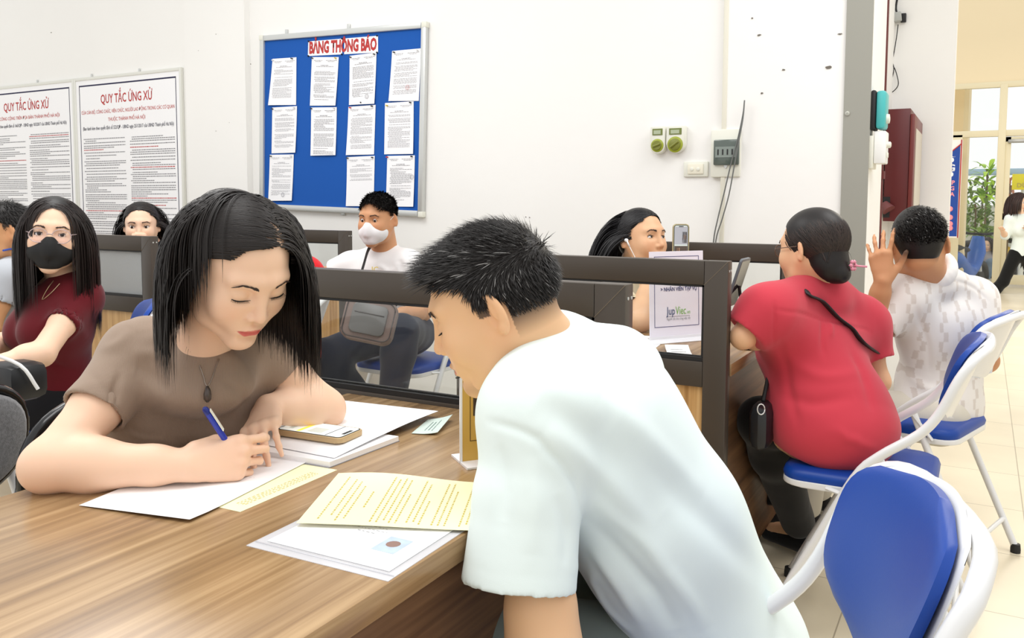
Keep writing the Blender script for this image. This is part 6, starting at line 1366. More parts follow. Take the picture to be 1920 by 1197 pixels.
# ============ the other people
def sit_chair(ch, pel, f, back=0.02):
    a = math.atan2(f[1], f[0]); ch.location = (pel[0]-math.cos(a)*back, pel[1]-math.sin(a)*back, 0); ch.rotation_euler = (0, 0, a-PI/2)
def cap_hair(H, reach=(0.0775, 0.0935, 0.0855), low=0.0, front=0.052, side=True, nape=(0.060, 0.050, 0.060)):
    cap = Solid(); cap.ell((0, -0.014, 0.036), reach, k=0)
    if nape: cap.ell((0, -0.046, -0.012), nape, k=0.02)
    cap.cut((0, front, 0.070), unit((0, 1, -0.7)))
    for q in (-1, 1): cap.ell((q*0.088, 0.040, -0.012), (0.055, 0.058, 0.050), k=0.008, mode=-1)
    return cap
def region_short(p, v):
    if p[1] > 0.052+0.03*v[2] and p[2] < 0.088: return 0
    if p[1] > 0.015 and p[2] < 0.050-0.25*(0.06-p[1]): return 0
    if p[1] > -0.028 and p[2] < 0.018: return 0
    if p[2] < (-0.045 if p[1] > -0.05 else -0.072): return 0
    if p[1] > -0.045 and p[2] < 0.0: return 0
    return 0.35+0.65*min(1, max(0, (p[2]+0.01)/0.08))
def add_hair(H, t, o, parts, base=rgb(26, 23, 22), name='hair'):
    V, Q = merge([(v, q) for v, q, c in parts]); cc = np.concatenate([c if c is not None else np.tile(np.array(base)*0.8, (len(v), 1)) for v, q, c in parts]); return mesh_obj(name, V, Q, M_HAIR, t, col=cc, origin=o)
def person(label, H, nk, shL, shR, eL, eR, wL, wR, che, wai, pel, legs, f, skin, top, sleeve=0.5, w=0.88, fem=True, hs=0.004, hb=0.006, hands=(None, None), pants=rgb(34, 36, 44), grow=0.008, topname='top', sl_r=1.18, lip=None, handn=(None, None), brow=True, colf=None, amp=0.003, dirs=None, ankle=1.0, shoe=rgb(40, 38, 38), neckr=None, sl=None, cr=None, bust=None, collar_on=True, topmat=None, belly=0.0, necks=0.0, seed=3, mi=None, pr=0.092, ar=1.0, xtop=None, scalp=False):
    o = np.array([pel[0], pel[1], 0.0]); t = thing('person', label, 'person', o); r0 = tuple(q*ar for q in ((0.044, 0.036, 0.024) if fem else (0.049, 0.041, 0.027)))
    A = Solid(); A.add(H.solid); neck(A, H, nk+np.array([0, 0, -0.015]), neckr or (0.049 if fem else 0.057)); arms = Solid()
    for q, (s_, e_, w_) in enumerate(((shL, eL, wL), (shR, eR, wR))):
        arm(arms, s_, e_, w_, r0); hd = hands[q] or dict(curls=[(0.35, 0.4, 0.3)]*4); hn = handn[q]
        xa = hd.get('dir'); xa = unit(w_-e_) if xa is None else unit(xa); zz = np.array([0, 0, 1.0]) if hn is None else hn
        arms.add(hand_solid(-1 if q == 0 else 1, hd.get('curls'), hd.get('spread', 0.1), hd.get('thumb'), s=0.92 if fem else 1.0, fr=0.95).tf(axes3(xa, zz), w_))
    T = Solid(); torso(T, pel, wai, che, nk, shL, shR, f, w*0.96, bust=(0.7 if fem else 0) if bust is None else bust)
    for h_, k_, a_ in legs:
        leg(T, h_, k_, a_, (0.080, 0.055, 0.034)); fd = unit(np.array([k_[0]-h_[0], k_[1]-h_[1], 0])); T.cap(a_, a_+fd*0.12+np.array([0, 0, -0.045]), 0.030, 0.024, 0.02)
    def ex(V, c):
        if not scalp: return c
        L = H.local(V); i = np.where(np.linalg.norm(L, axis=1) < 0.14)[0]; g = np.array([min(1.0, region_short(L[k], unit(L[k]-np.array([0, -0.014, 0.034])))*4) * min(1, max(0, (L[k][2]+0.065)/0.03)) if abs(L[k][0]) < 0.079 else 0 for k in i]); c[i] = c[i]*(1-0.85*g[:, None])+np.array(rgb(46, 38, 34))*0.85*g[:, None]; return c
    make_body('body', [(A, hs, None), (arms, hs*1.15, None), (T, 0.010, None)], t, o, skin, H, lip, extra=ex); H.details(t, o, brow=brow)
    S = Solid()
    for s_, e_, sf in ((shL, eL, sleeve if sl is None else sl[0]), (shR, eR, sleeve if sl is None else sl[1])):
        ra = r0[0]*sl_r; S.cap(s_, lerp(s_, e_, sf*0.6), ra+0.002, ra, 0.05); S.cap(lerp(s_, e_, sf*0.6), lerp(s_, e_, min(1.0, sf*1.15)), ra, ra*1.04, 0.01)
        if sf < 0.95: nn = unit(e_-s_); S.cut(lerp(s_, e_, sf), nn, rad=ra*1.7); S.cap(lerp(s_, e_, sf*0.85), lerp(s_, e_, sf*1.5), ra*0.90, ra*0.92, 0.002, -1)
    torso(S, pel+np.array([0, 0, 0.015]), wai, che, nk-np.array([0, 0, 0.010]), shL, shR, f, w, grow=grow, bust=(0.75 if fem else 0) if bust is None else bust, belly=belly)
    S.ell(nk-np.array([0, 0, 0.050])+f*0.004, (0.075, 0.070, 0.042), k=0.04)
    if xtop: xtop(S)
    if collar_on: collar(S, H, nk+unit(H.c-nk)*0.012, (neckr or (0.049 if fem else 0.057))+0.002, 0.007, unit(H.c-nk))
    tp = cloth(topname, S, hb, t, o, colf or top, amp, dirs or [(nk-pel, 0.5), (shL-shR, 0.4)], seed, 40, post=(None if cr is None else (lambda V, N: creases(V, N, cr))), m=topmat)
    Pn = Solid(); Pn.ell(pel-np.array([0, 0, 0.015]), (0.150*w*(pr/0.092)**0.3, 0.112*w, 0.100), np.stack([unit(np.cross(f, (0, 0, 1.0))), f, np.array([0, 0, 1.0])], 1), k=0)
    for h_, k_, a_ in legs: leg(Pn, h_, k_, lerp(k_, a_, ankle), (pr, 0.070, 0.056))
    cloth('trousers', Pn, 0.009, t, o, pants, 0.003, [((0, 0, 1), 0.5)], 5, 40)
    for h_, k_, a_ in legs:
        fd = unit(np.array([k_[0]-h_[0], k_[1]-h_[1], 0])); q = Solid(); q.cap(a_+fd*-0.03+np.array([0, 0, -0.052]), a_+fd*0.13+np.array([0, 0, -0.060]), 0.036, 0.029, n=(0, 0, 1), f=0.9); cloth('shoe', q, 0.007, t, o, shoe)
    return t, o
def legs_for(pel, f, kL=None, kR=None, aL=None, aR=None, gap=0.09, th=0.40, sd=1):
    f = unit(np.array([f[0], f[1], 0])); lat = np.array([-f[1], f[0], 0]); out = []
    for s_, k_, a_ in ((1, kL, aL), (-1, kR, aR)):
        h = pel+lat*0.085*s_-np.array([0, 0, 0.01]); k = pel+f*th+lat*gap*s_*1.2-np.array([0, 0, 0.02]) if k_ is None else k_; a = np.array([k[0]+f[0]*0.02, k[1]+f[1]*0.02, 0.088]) if a_ is None else a_; out.append((h, k, a))
    return out
def mask_mesh(H, t, o, m, name='face_mask', h=0.003, col=None):
    s = Solid(); s.ell((0, 0.040, -0.052), (0.0690, 0.063, 0.053), k=0); s.ell((0, 0.088, -0.035), (0.020, 0.022, 0.030), k=0.02); s.cap((0, 0.093, -0.010), (0, 0.102, -0.055), 0.006, 0.008, 0.02); s.ell((0, 0.075, -0.088), (0.030, 0.022, 0.018), k=0.02)
    s.cut((0, 0.10, 0.004), unit((0, -0.20, 1))); s.cut((0, 0.016, 0), (0, -1, 0.10))
    V, Q = s.tf(H.R, H.c, H.s).mesh(h); mesh_obj(name, V, Q, m, t, origin=o); mk = [c for c in bpy.data.objects if c.parent == t and c.name.startswith(name)][0]
    for q in (-1, 1): tube_obj('ear_loop', [H.w(p)-o for p in ((q*0.054, 0.040, -0.022), (q*0.074, 0.010, 0.004), (q*0.080, -0.012, 0.020))], 0.0011, m, t, seg=6, smooth=4); tube_obj('ear_loop', [H.w(p)-o for p in ((q*0.052, 0.036, -0.075), (q*0.072, 0.004, -0.035), (q*0.080, -0.014, -0.020))], 0.0011, m, t, seg=6, smooth=4)
    tube_obj('mask_seam', [H.w(p)-o for p in ((0, 0.1035, -0.004), (0, 0.112, -0.035), (0, 0.110, -0.060), (0, 0.098, -0.090))], 0.0008, m, t, seg=6, smooth=4)
    return mk
def glasses(H, t, o, m, rx=0.0235, rz=0.0195, r=0.0013, cy=0.094, lens=True):
    g = bpy.data.objects.new('glasses', None); C.objects.link(g); g.parent = t; g.empty_display_size = 0.02
    for q in (-1, 1):
        K = 26; P = [H.w((q*0.0315+rx*math.cos(w), cy-abs(q*0.0315+rx*math.cos(w))*0.10, 0.000+rz*math.sin(w)))-o for w in np.linspace(0, 2*PI, K+1)]; tube_obj('rim', P, r, m, g, seg=6)
        if lens:
            bm = bmesh.new(); bm.faces.new([bm.verts.new(p) for p in P[:-1]]); fin(bm, 'lens', glass_lens, g)
        tube_obj('temple', [H.w(p)-o for p in ((q*0.055, cy-0.008, 0.006), (q*0.072, 0.05, 0.008), (q*0.080, -0.005, 0.010))], r, m, g, seg=6)
    tube_obj('bridge', [H.w(p)-o for p in ((-0.0085, cy, 0.004), (0, cy+0.003, 0.007), (0.0085, cy, 0.004))], r, m, g, seg=6, smooth=3)
glass_lens = glass_mat('spectacle_lens', (0.97, 0.96, 1.0))
# ---- masked woman in maroon
H = Head(D(101, 440, 2.68), rdir(101, 440, -0.12, -0.05, 0.99), rdir(101, 440, 0.04, 1, 0.1), 1.0, True, eyes='open', gaze=(-0.05, 1, 0.05))
nk = D(122, 523, 2.76); shL = D(153, 556, 2.74); shR = D(82, 558, 2.98); eL = D(78, 664, 2.52); wL = D(-18, 690, 2.42); eR = D(20, 644, 2.90); wR = D(-35, 655, 2.62)
pel = D(112, 752, 2.86); f = unit(np.array([*(cdir(-0.9, 0, 0.45))[:2], 0])); che = D(105, 605, 2.78); wai = D(108, 685, 2.83)
t, o = person('woman in a maroon T-shirt with black face mask and round pale glasses, seated at left', H, nk, shL, shR, eL, eR, wL, wR, che, wai, pel, legs_for(pel, f), f, LIGHT_SKIN, rgb(96, 18, 28), sleeve=0.52, w=0.90, hs=0.0035, hb=0.005, topname='maroon_shirt', collar_on=False, amp=0.004, bust=1.05, sl_r=1.08, xtop=lambda S: S.cap(nk+f*0.05+np.array([0, 0, 0.01]), nk+f*0.125+np.array([0, 0, -0.065]), 0.040, 0.012, 0.006, -1),
    cr=[([(95, 560), (110, 580), (130, 590)], 0.012, -0.006), ([(120, 575), (150, 600), (170, 640)], 0.014, 0.006), ([(60, 650), (100, 690), (150, 700)], 0.014, -0.006)], pants=rgb(20, 20, 24))
mask_mesh(H, t, o, mat('black_mask', rgb(16, 16, 18), 0.75)); glasses(H, t, o, mat('pale_rim', rgb(196, 176, 176), 0.3, metal=0.3), 0.0265, 0.0215)
V, Q = long_hair(H, -0.004, 0.36, 3600, 13, w=0.0024, vol=0.010, colliders=[(nk, 0.056), (che, 0.09)], k=18, back=0.4, lenf=lambda p, r: 0.36 if p[0] < 0 else 0.32, grav=2.2)
add_hair(H, t, o, [(*cap_hair(H).tf(H.R, H.c).mesh(0.005), None), (V, Q, hair_col(V, rgb(34, 26, 24), 18, 3, 0.3))])
tube_obj('necklace', [D(*p)-o for p in ((106, 520, 2.70), (90, 540, 2.665), (79, 562, 2.655), (95, 550, 2.655), (112, 532, 2.675))], 0.0012, mat('gold_chain', rgb(214, 190, 150), 0.3, metal=0.7), t, seg=6, smooth=4)
sit_chair(CH_MAROON, pel, f, 0.05)
bm = bmesh.new(); c = D(8, 706, 2.45); tb = thing('handbag', 'black handbag with white strap on the lap of the masked woman in maroon', 'bag', c)
box_obj('body', (-0.13, -0.06, -0.06), (0.13, 0.06, 0.05), mat('black_leather', rgb(24, 26, 30), 0.4), tb, 0.03); tube_obj('strap', [(-0.12, -0.02, 0.05), (0.0, -0.05, 0.075), (0.13, -0.03, 0.05), (0.16, 0, -0.02)], 0.005, mat('white_strap', rgb(220, 220, 220), 0.5), tb, smooth=4)
# ---- man in grey shirt, left edge
H = Head(D(8, 434, 3.45), rdir(8, 434, -0.97, -0.12, 0.15), rdir(8, 434, -0.05, 1, 0.05), 1.0, False, eyes='open')
nk = D(20, 490, 3.5); shL = D(14, 520, 3.34); shR = D(0, 510, 3.7); eL = D(-22, 618, 3.28); wL = D(-90, 650, 3.2); eR = D(-50, 610, 3.6); wR = D(-100, 640, 3.5); pel = D(0, 690, 3.5); f = unit(np.array([*(cdir(-0.9, 0, 0.3))[:2], 0])); che = D(8, 565, 3.5); wai = D(4, 630, 3.52)
t, o = person('man in a light grey T-shirt with a blue lanyard at the left edge', H, nk, shL, shR, eL, eR, wL, wR, che, wai, pel, legs_for(pel, f), f, TAN_SKIN, rgb(176, 180, 186), sleeve=0.5, scalp=True, fem=False, hs=0.005, hb=0.007, topname='grey_shirt')
V, Q, cc = short_hair(H, 2500, 6, (0.018, 0.030), 0.002, (0, -0.2, -0.6), region_short, 4, 0.5); add_hair(H, t, o, [(*cap_hair(H).tf(H.R, H.c).mesh(0.005), None), (V, Q, cc)])
tube_obj('lanyard', [D(*p)-o for p in ((6, 470, 3.36), (22, 467, 3.42), (33, 468, 3.5))], 0.004, mat('lanyard_blue', rgb(50, 80, 170), 0.6), t, seg=6, smooth=4)
sit_chair(CH_GREY, pel, f, 0.06)
# ---- woman in black behind the left partition
H = Head(D(265, 424, 4.2), rdir(265, 424, -0.12, -0.12, 0.98), rdir(265, 424, -0.05, 1, 0.1), 1.0, True, eyes='open', gaze=(0.1, 1, -0.1))
nk = D(291, 466, 4.28); shL = D(318, 490, 4.25); shR = D(262, 488, 4.4); eR = D(288, 535, 4.22); wR = D(271, 470, 4.12); eL = D(318, 540, 4.35); wL = D(262, 548, 4.25)
pel = D(300, 610, 4.5); f = unit(np.array([*(cdir(-0.6, 0, 0.8))[:2], 0])); che = D(295, 515, 4.35); wai = D(298, 560, 4.4)
t, o = person('woman in black holding a hand to her mouth behind the left glass partition', H, nk, shL, shR, eL, eR, wL, wR, che, wai, pel, legs_for(pel, unit(np.array([*(cdir(-0.95, 0, 0.1))[:2], 0]))), f, LIGHT_SKIN, rgb(22, 27, 34), sleeve=0.55, hs=0.005, hb=0.007, topname='black_top',
    hands=(None, dict(curls=[(0.9, 1.1, 0.6)]*4, dir=cdir(-0.3, 0.9, 0.1))), handn=(None, cdir(0.2, 0.2, 0.9)))
V, Q = long_hair(H, 0.0, 0.2, 1800, 14, w=0.004, vol=0.010, colliders=[(nk, 0.06), (shL, 0.06)], k=12, back=1.2, lenf=lambda p, r: 0.22, tuck=0)
add_hair(H, t, o, [(*cap_hair(H).tf(H.R, H.c).mesh(0.006), None), (V, Q, hair_col(V, rgb(38, 32, 30), 12, 3, 0.3))])
# ---- man in white mask
H = Head(D(708, 412, 3.82), rdir(708, 412, -0.5, -0.12, 0.86), rdir(708, 412, -0.05, 1, 0.1), 1.0, False, eyes='open', gaze=(0.0, 1, -0.1))
nk = D(722, 470, 3.90); shR = D(655, 500, 3.98); shL = D(768, 497, 3.86); eR = D(606, 520, 4.02); wR = D(570, 512, 3.95); eL = D(792, 585, 3.85); wL = D(742, 592, 3.58)
pel = D(752, 625, 3.98); f = unit(np.array([*(cdir(-0.55, 0, 0.83))[:2], 0])); che = D(715, 530, 3.93); wai = D(728, 585, 3.98)
lg = [(pel+RT*0.07, D(752, 622, 3.52), D(728, 800, 3.45)), (pel-RT*0.07, D(607, 668, 3.62), D(692, 760, 3.85))]
t, o = person('young man in a white T-shirt and white face mask under the notice board', H, nk, shL, shR, eL, eR, wL, wR, che, wai, pel, lg, f, rgb(206, 152, 112), rgb(240, 240, 240), sleeve=0.6, scalp=True, fem=False, hs=0.0045, hb=0.006, topname='white_shirt', pants=rgb(20, 28, 48), w=0.86, sl_r=1.3, ankle=0.72,
    cr=[([(740, 480), (745, 500), (742, 515)], 0.014, -0.008), ([(700, 490), (712, 505), (735, 508)], 0.012, 0.006)])
mask_mesh(H, t, o, mat('white_mask', rgb(232, 232, 234), 0.8)); V, Q, cc = short_hair(H, 3800, 8, (0.018, 0.036), 0.0022, (-0.5, 1.0, 0.1), region_short, 5, 0.32, 0.9); add_hair(H, t, o, [(*cap_hair(H, front=0.058).tf(H.R, H.c).mesh(0.005), None), (V, Q, cc)])
text_obj('shirt_print', 'IC', D(703, 510, 3.70)-o, RT, UP, 0.022, mat('gold_ink', rgb(216, 196, 120), 0.5), t, bold=0.03)
sit_chair(CH_MASK, pel+RT*0.06, f, 0.0)
bc = D(693, 602, 3.27); bg = thing('shoulder_bag', 'brown rectangular shoulder bag on the lap of the man in the white mask', 'bag', bc)
bxn = unit(RT*0.97+UP*-0.20); byn = unit(np.cross(-FW, bxn)+FW*0.25); bzn = np.cross(bxn, byn); M_BAG = mat('brown_bag', rgb(112, 92, 84), 0.5)
bm = bmesh.new(); prism(bm, rounded(0.20, 0.165, 0.035), -bzn*0.035, bxn, byn, bzn, 0.065, bev=0.010); fin(bm, 'body', M_BAG, bg, True, 50)
bm = bmesh.new(); prism(bm, rounded(0.135, 0.115, 0.018), bzn*0.0305, bxn, byn, bzn, 0.012, bev=0.004); fin(bm, 'front_pocket', mat('grey_pocket', rgb(92, 90, 88), 0.3), bg, True, 50)
bm = bmesh.new(); ou = rounded(0.185, 0.15, 0.03)+[rounded(0.185, 0.15, 0.03)[0]]; tube(bm, [bxn*u+byn*v+bzn*0.0315 for u, v in ou], 0.0022, seg=6); ou = rounded(0.115, 0.004, 0.0015); prism(bm, ou, bzn*0.0425+byn*0.02, bxn, byn, bzn, 0.0015); fin(bm, 'zip', mat('dark_zip', rgb(52, 44, 42), 0.4), bg, True)
sp_ = [D(*p)-bc for p in ((738, 574, 3.30), (752, 545, 3.62), (757, 520, 3.80))]; tube_obj('strap', sp_, 0.014, M_BLACK, bg, smooth=4, flat=0.25, hint=(0, 0, 1)); tube_obj('strap', [D(*p)-bc for p in ((652, 578, 3.30), (668, 540, 3.62), (681, 500, 3.72), (690, 470, 3.78), (700, 455, 3.86))], 0.013, M_BLACK, bg, smooth=4, flat=0.25, hint=tuple(RT))
# ---- person in bright red, mostly behind the writing woman
H = Head(D(498, 444, 3.3), rdir(520, 436, -0.9, -0.1, 0.2), rdir(520, 436, 0, 1, 0), 1.0, True, eyes='open')
pel = D(545, 672, 3.4); f = unit(np.array([*(cdir(-0.95, 0, 0.1))[:2], 0])); nk = D(560, 494, 3.38); shL = D(574, 514, 3.26); shR = D(545, 508, 3.58); eL = D(535, 610, 3.15); wL = D(470, 620, 3.1); eR = D(520, 600, 3.55); wR = D(460, 610, 3.5)
t, o = person('person in bright red, mostly hidden behind the hair of the writing woman', H, nk, shL, shR, eL, eR, wL, wR, D(552, 550, 3.42), D(550, 620, 3.42), pel, legs_for(pel, f), f, LIGHT_SKIN, rgb(214, 22, 34), sleeve=0.5, hs=0.006, hb=0.008, topname='red_shirt', w=0.95)
V, Q = long_hair(H, 0.0, 0.12, 900, 15, w=0.006, k=10, back=1.2, tuck=0); add_hair(H, t, o, [(*cap_hair(H).tf(H.R, H.c).mesh(0.006), None), (V, Q, hair_col(V, rgb(30, 26, 26), 10, 3, 0.3))])
sit_chair(CH_RED, pel-RT*0.10, f, 0.0)
# ---- woman with earphones at the second desk
H = Head(D(1203, 449, 3.2), rdir(1203, 449, 0.72, 0.06, 0.69), rdir(1203, 449, 0.04, 1, 0.02), 1.0, True, eyes='open', gaze=(-0.15, 1, 0.12))
nk = D(1178, 525, 3.26); shR = D(1152, 556, 3.15); shL = D(1205, 550, 3.32); eR = D(1200, 604, 2.96); wR = D(1212, 538, 3.06); eL = D(1262, 616, 3.12); wL = D(1300, 592, 3.0); pel = D(1108, 710, 3.24); f = unit(np.array([*(cdir(0.8, 0, -0.1))[:2], 0])); che = D(1160, 600, 3.3); wai = D(1135, 660, 3.35)
t, o = person('woman in a cream top with white earphones, chin on hand, at the second desk', H, nk, shL, shR, eL, eR, wL, wR, che, wai, pel, legs_for(pel, f), f, MID_SKIN, rgb(226, 218, 190), sleeve=0.62, hs=0.0042, hb=0.006, topname='cream_top', bust=0.6,
    hands=(None, dict(curls=[(0.9, 1.2, 0.7)]*4, dir=cdir(0.25, 0.95, 0.0))), handn=(None, cdir(-0.6, 0.0, 0.8)), sl_r=1.35)
V, Q = long_hair(H, 0.012, 0.3, 2600, 16, w=0.0032, vol=0.010, down=unit(cdir(-0.16, -0.95, -0.1)), colliders=[(nk, 0.055), (shR, 0.06)], k=16, back=1.0, lenf=lambda p, r: 0.33, tuck=0, up_tuck=-0.012)
add_hair(H, t, o, [(*cap_hair(H).tf(H.R, H.c).mesh(0.005), None), (V, Q, hair_col(V, rgb(24, 22, 24), 16, 3, 0.2))])
bm = bmesh.new(); a = H.w((0.086, 0.002, -0.004))-o; tube(bm, [a, a+cdir(0.3, -0.1, 1)*0.010], 0.0065, seg=10); tube(bm, [a+cdir(0.3, -0.1, 1)*0.008, a+cdir(0.5, -1, 0.6)*0.03], 0.003, seg=8); tube(bm, [a+cdir(0.5, -1, 0.6)*0.03, a+cdir(0.45, -1, 0.3)*0.09, a+cdir(0.25, -1, 0.3)*0.16], 0.0014, seg=6, smooth=3); fin(bm, 'earphone', mat('white_earphone', rgb(240, 240, 240), 0.3), t, True)
tag(thing('office_chair', 'black office chair behind the woman with earphones', 'chair', (pel[0], pel[1], 0), math.atan2(f[1], f[0])-PI/2)); oc = bpy.data.objects['office_chair']
box_obj('seat', (-0.22, -0.22, 0.40), (0.22, 0.22, 0.455), M_BLACK, oc, 0.025); box_obj('backrest', (-0.21, -0.30, 0.56), (0.21, -0.25, 0.985), M_BLACK, oc, 0.03); tube_obj('back_post', [(0, -0.2, 0.42), (0, -0.30, 0.46), (0, -0.31, 0.62)], 0.02, M_BLACK, oc, smooth=3)
tube_obj('column', [(0, 0, 0.08), (0, 0, 0.40)], 0.03, M_BLACK, oc)
for k in range(5): tube_obj('leg', [(0, 0, 0.09), (0.26*math.cos(k*2*PI/5), 0.26*math.sin(k*2*PI/5), 0.05), (0.28*math.cos(k*2*PI/5), 0.28*math.sin(k*2*PI/5), 0.02)], [0.022, 0.018, 0.02], M_BLACK, oc)
# ---- woman in the coral red blouse, from behind
H = Head(D(1523, 468, 2.47), rdir(1523, 457, -0.82, -0.04, -0.57), rdir(1523, 457, -0.06, 1, -0.03), 1.0, True, eyes='open')
nk = D(1541, 536, 2.50); sh1 = D(1432, 584, 2.36); sh2 = D(1622, 606, 2.62); e1 = D(1392, 632, 2.36); w1 = D(1470, 636, 2.62); e2 = D(1648, 716, 2.60); w2 = D(1560, 740, 2.85)
pel = D(1553, 806, 2.45); f = unit(np.array([*(cdir(-0.75, 0, -0.62))[:2], 0])); che = D(1525, 650, 2.52); wai = D(1545, 745, 2.47)
kn = [D(1430, 790, 2.55), D(1440, 805, 2.68)]; an = [Zp(1500, 990, 0.09), D(1430, 900, 3.02)]
BL = rgb(192, 58, 72)
def hem_top(S):
    q = unit(H.c-nk); a_, b_ = frame_axes(q); S.chain([nk+q*0.030+0.054*(a_*math.cos(w)+b_*math.sin(w)) for w in np.linspace(0, 2*PI, 25)], 0.015, k=0.006, n=q, f=1.5)
    S.ell(pel+np.array([0, 0, 0.015])-f*0.02, (0.172, 0.180, 0.135), axes3(cdir(0.93, 0, 0.35), (0, 0, 1)), k=0.05); S.ell(lerp(pel, wai, 0.8), (0.158, 0.140, 0.16), axes3(RT, (0, 0, 1)), k=0.06); S.cut(pel+np.array([0, 0, -0.068]), unit(np.array([0, 0, -1.0])+f*0.30), rad=0.45)
t, o = person('woman in a coral red blouse with hair in a bun, seen from behind', H, nk, sh1, sh2, e1, e2, w1, w2, che, wai, pel, [(pel+cdir(-0.8, 0, 0.2)*0.08, kn[0], an[0]), (pel+cdir(0.2, 0, -0.6)*0.08, kn[1], an[1])], f, MID_SKIN, BL, sleeve=0.60, w=1.02, hs=0.004, hb=0.0055, topname='red_blouse', grow=0.014, sl_r=1.55, bust=0.5, pants=rgb(14, 13, 15), amp=0.003, ankle=0.94, sl=(0.80, 0.62), xtop=hem_top, pr=0.072, ar=0.88,
    cr=[([(1450, 560), (1448, 600), (1452, 660)], 0.006, -0.005), ([(1452, 572), (1520, 590), (1600, 606), (1640, 618)], 0.005, -0.004), ([(1548, 595), (1550, 625), (1548, 660)], 0.010, -0.006), ([(1562, 595), (1566, 630)], 0.008, 0.005), ([(1470, 680), (1540, 700), (1620, 690)], 0.018, 0.006), ([(1455, 740), (1520, 750), (1600, 735)], 0.018, -0.007), ([(1600, 650), (1625, 700), (1640, 770)], 0.016, -0.007), ([(1460, 640), (1470, 720), (1490, 800)], 0.014, -0.006), ([(1560, 800), (1600, 830), (1650, 850)], 0.014, 0.006)], belly=0.0, collar_on=True, shoe=rgb(18, 18, 20))
bun = Solid(); bun.ell((0, -0.014, 0.034), (0.0800, 0.0980, 0.0880), k=0); bun.ell((0, -0.050, -0.046), (0.058, 0.044, 0.052), k=0.03); bun.ell((0, -0.066, -0.050), (0.046, 0.036, 0.045), k=0.03); bun.ell((0, -0.088, -0.072), (0.033, 0.027, 0.029), k=0.010); bun.cut((0, 0.052, 0.070), unit((0, 1, -0.7)))
for q in (-1, 1): bun.ell((q*0.088, 0.036, -0.018), (0.055, 0.052, 0.050), k=0.010, mode=-1)
Vb, Qb = bun.tf(H.R, H.c).mesh(0.004)
r = np.random.default_rng(4); P = []; Nn = []
for k_ in range(1500):   # strands combed back to the bun
    v = unit(r.normal(size=3)); p = np.array([0, -0.014, 0.034])+v*np.array([0.080, 0.097, 0.0875])
    if p[1] > 0.05 or p[2] < -0.02: continue
    e = np.array([0.02*r.normal(), -0.085, -0.04]); path = []
    for u in np.linspace(0, 1, 8):
        q = lerp(p, e, u); d = (q-np.array([0, -0.016, 0.030]))/np.array([0.081, 0.098, 0.0885]); m = np.linalg.norm(d); q = np.array([0, -0.016, 0.030])+d/max(m, 1e-6)*np.array([0.081, 0.098, 0.0885])*max(1.0, m if u > 0.8 else 1.0); path.append(q)
    P.append(path); Nn.append([unit(q-np.array([0, -0.016, 0.030])) for q in path])
P = np.array(P); Nn = np.array(Nn); Pw = H.c+P.reshape(-1, 3)@H.R.T; V, Q = ribbons(None, Pw.reshape(P.shape), r.uniform(0.002, 0.0035, len(P)), '', None, None, (Nn.reshape(-1, 3)@H.R.T).reshape(P.shape))
add_hair(H, t, o, [(Vb, Qb, None), (V, Q, hair_col(V, rgb(44, 34, 30), 8, 3, 0.35))], base=rgb(30, 25, 24)); glasses(H, t, o, mat('brown_rim', rgb(96, 70, 52), 0.3), 0.023, 0.018)
bm = bmesh.new(); c = H.w((0.020, -0.112, -0.050))-o
for k_ in range(6): a_ = k_*PI/3; lathe(bm, [(0.001, -0.006), (0.007, 0), (0.001, 0.006)], c+H.R@np.array([0.011*math.cos(a_), -0.004, 0.011*math.sin(a_)]), 8)
tube(bm, [c, c+cdir(1, -0.1, 0.3)*0.04], 0.003, seg=6); fin(bm, 'hair_clip', mat('pink_clip', rgb(222, 140, 160), 0.3), t, True)
# bag strap across the back and black bag by the desk
bp_ = bpy.data.objects; tb = thing('crossbody_bag', 'black crossbody bag hanging beside the woman in the coral red blouse', 'bag', D(1430, 785, 2.42)); bo = np.array(tb.location)
box_obj('body', (-0.03, -0.06, -0.085), (0.03, 0.06, 0.05), mat('black_leather', rgb(24, 26, 30), 0.4), tb, 0.03)
blouse = [c for c in bp_ if c.parent == t and c.name.startswith('red_blouse')][0]; bv = np.zeros(len(blouse.data.vertices)*3); blouse.data.vertices.foreach_get('co', bv); bv = bv.reshape(-1, 3)+o
SP = [on_surface(bv, *q, 7) for q in ((1520, 548), (1545, 568), (1575, 592), (1600, 612), (1622, 640))]; SP = [q-FW*0.006-bo for q in SP if q is not None]
bm = bmesh.new(); tube(bm, [D(1512, 530, 2.45)-bo]+SP+[D(1652, 668, 2.60)-bo], 0.014, seg=8, smooth=4, flat=0.30, hint=tuple(-FW)); tube(bm, [(0.0, 0, 0.05), D(1455, 640, 2.58)-bo], 0.006, seg=6); fin(bm, 'strap', M_BLACK, tb, True)
bm = bmesh.new(); tube(bm, [D(1427+7*math.cos(w), 768+10*math.sin(w), 2.35)-bo for w in np.linspace(0, 2*PI, 13)], 0.002, seg=5); fin(bm, 'ring', M_ALU, tb, True)
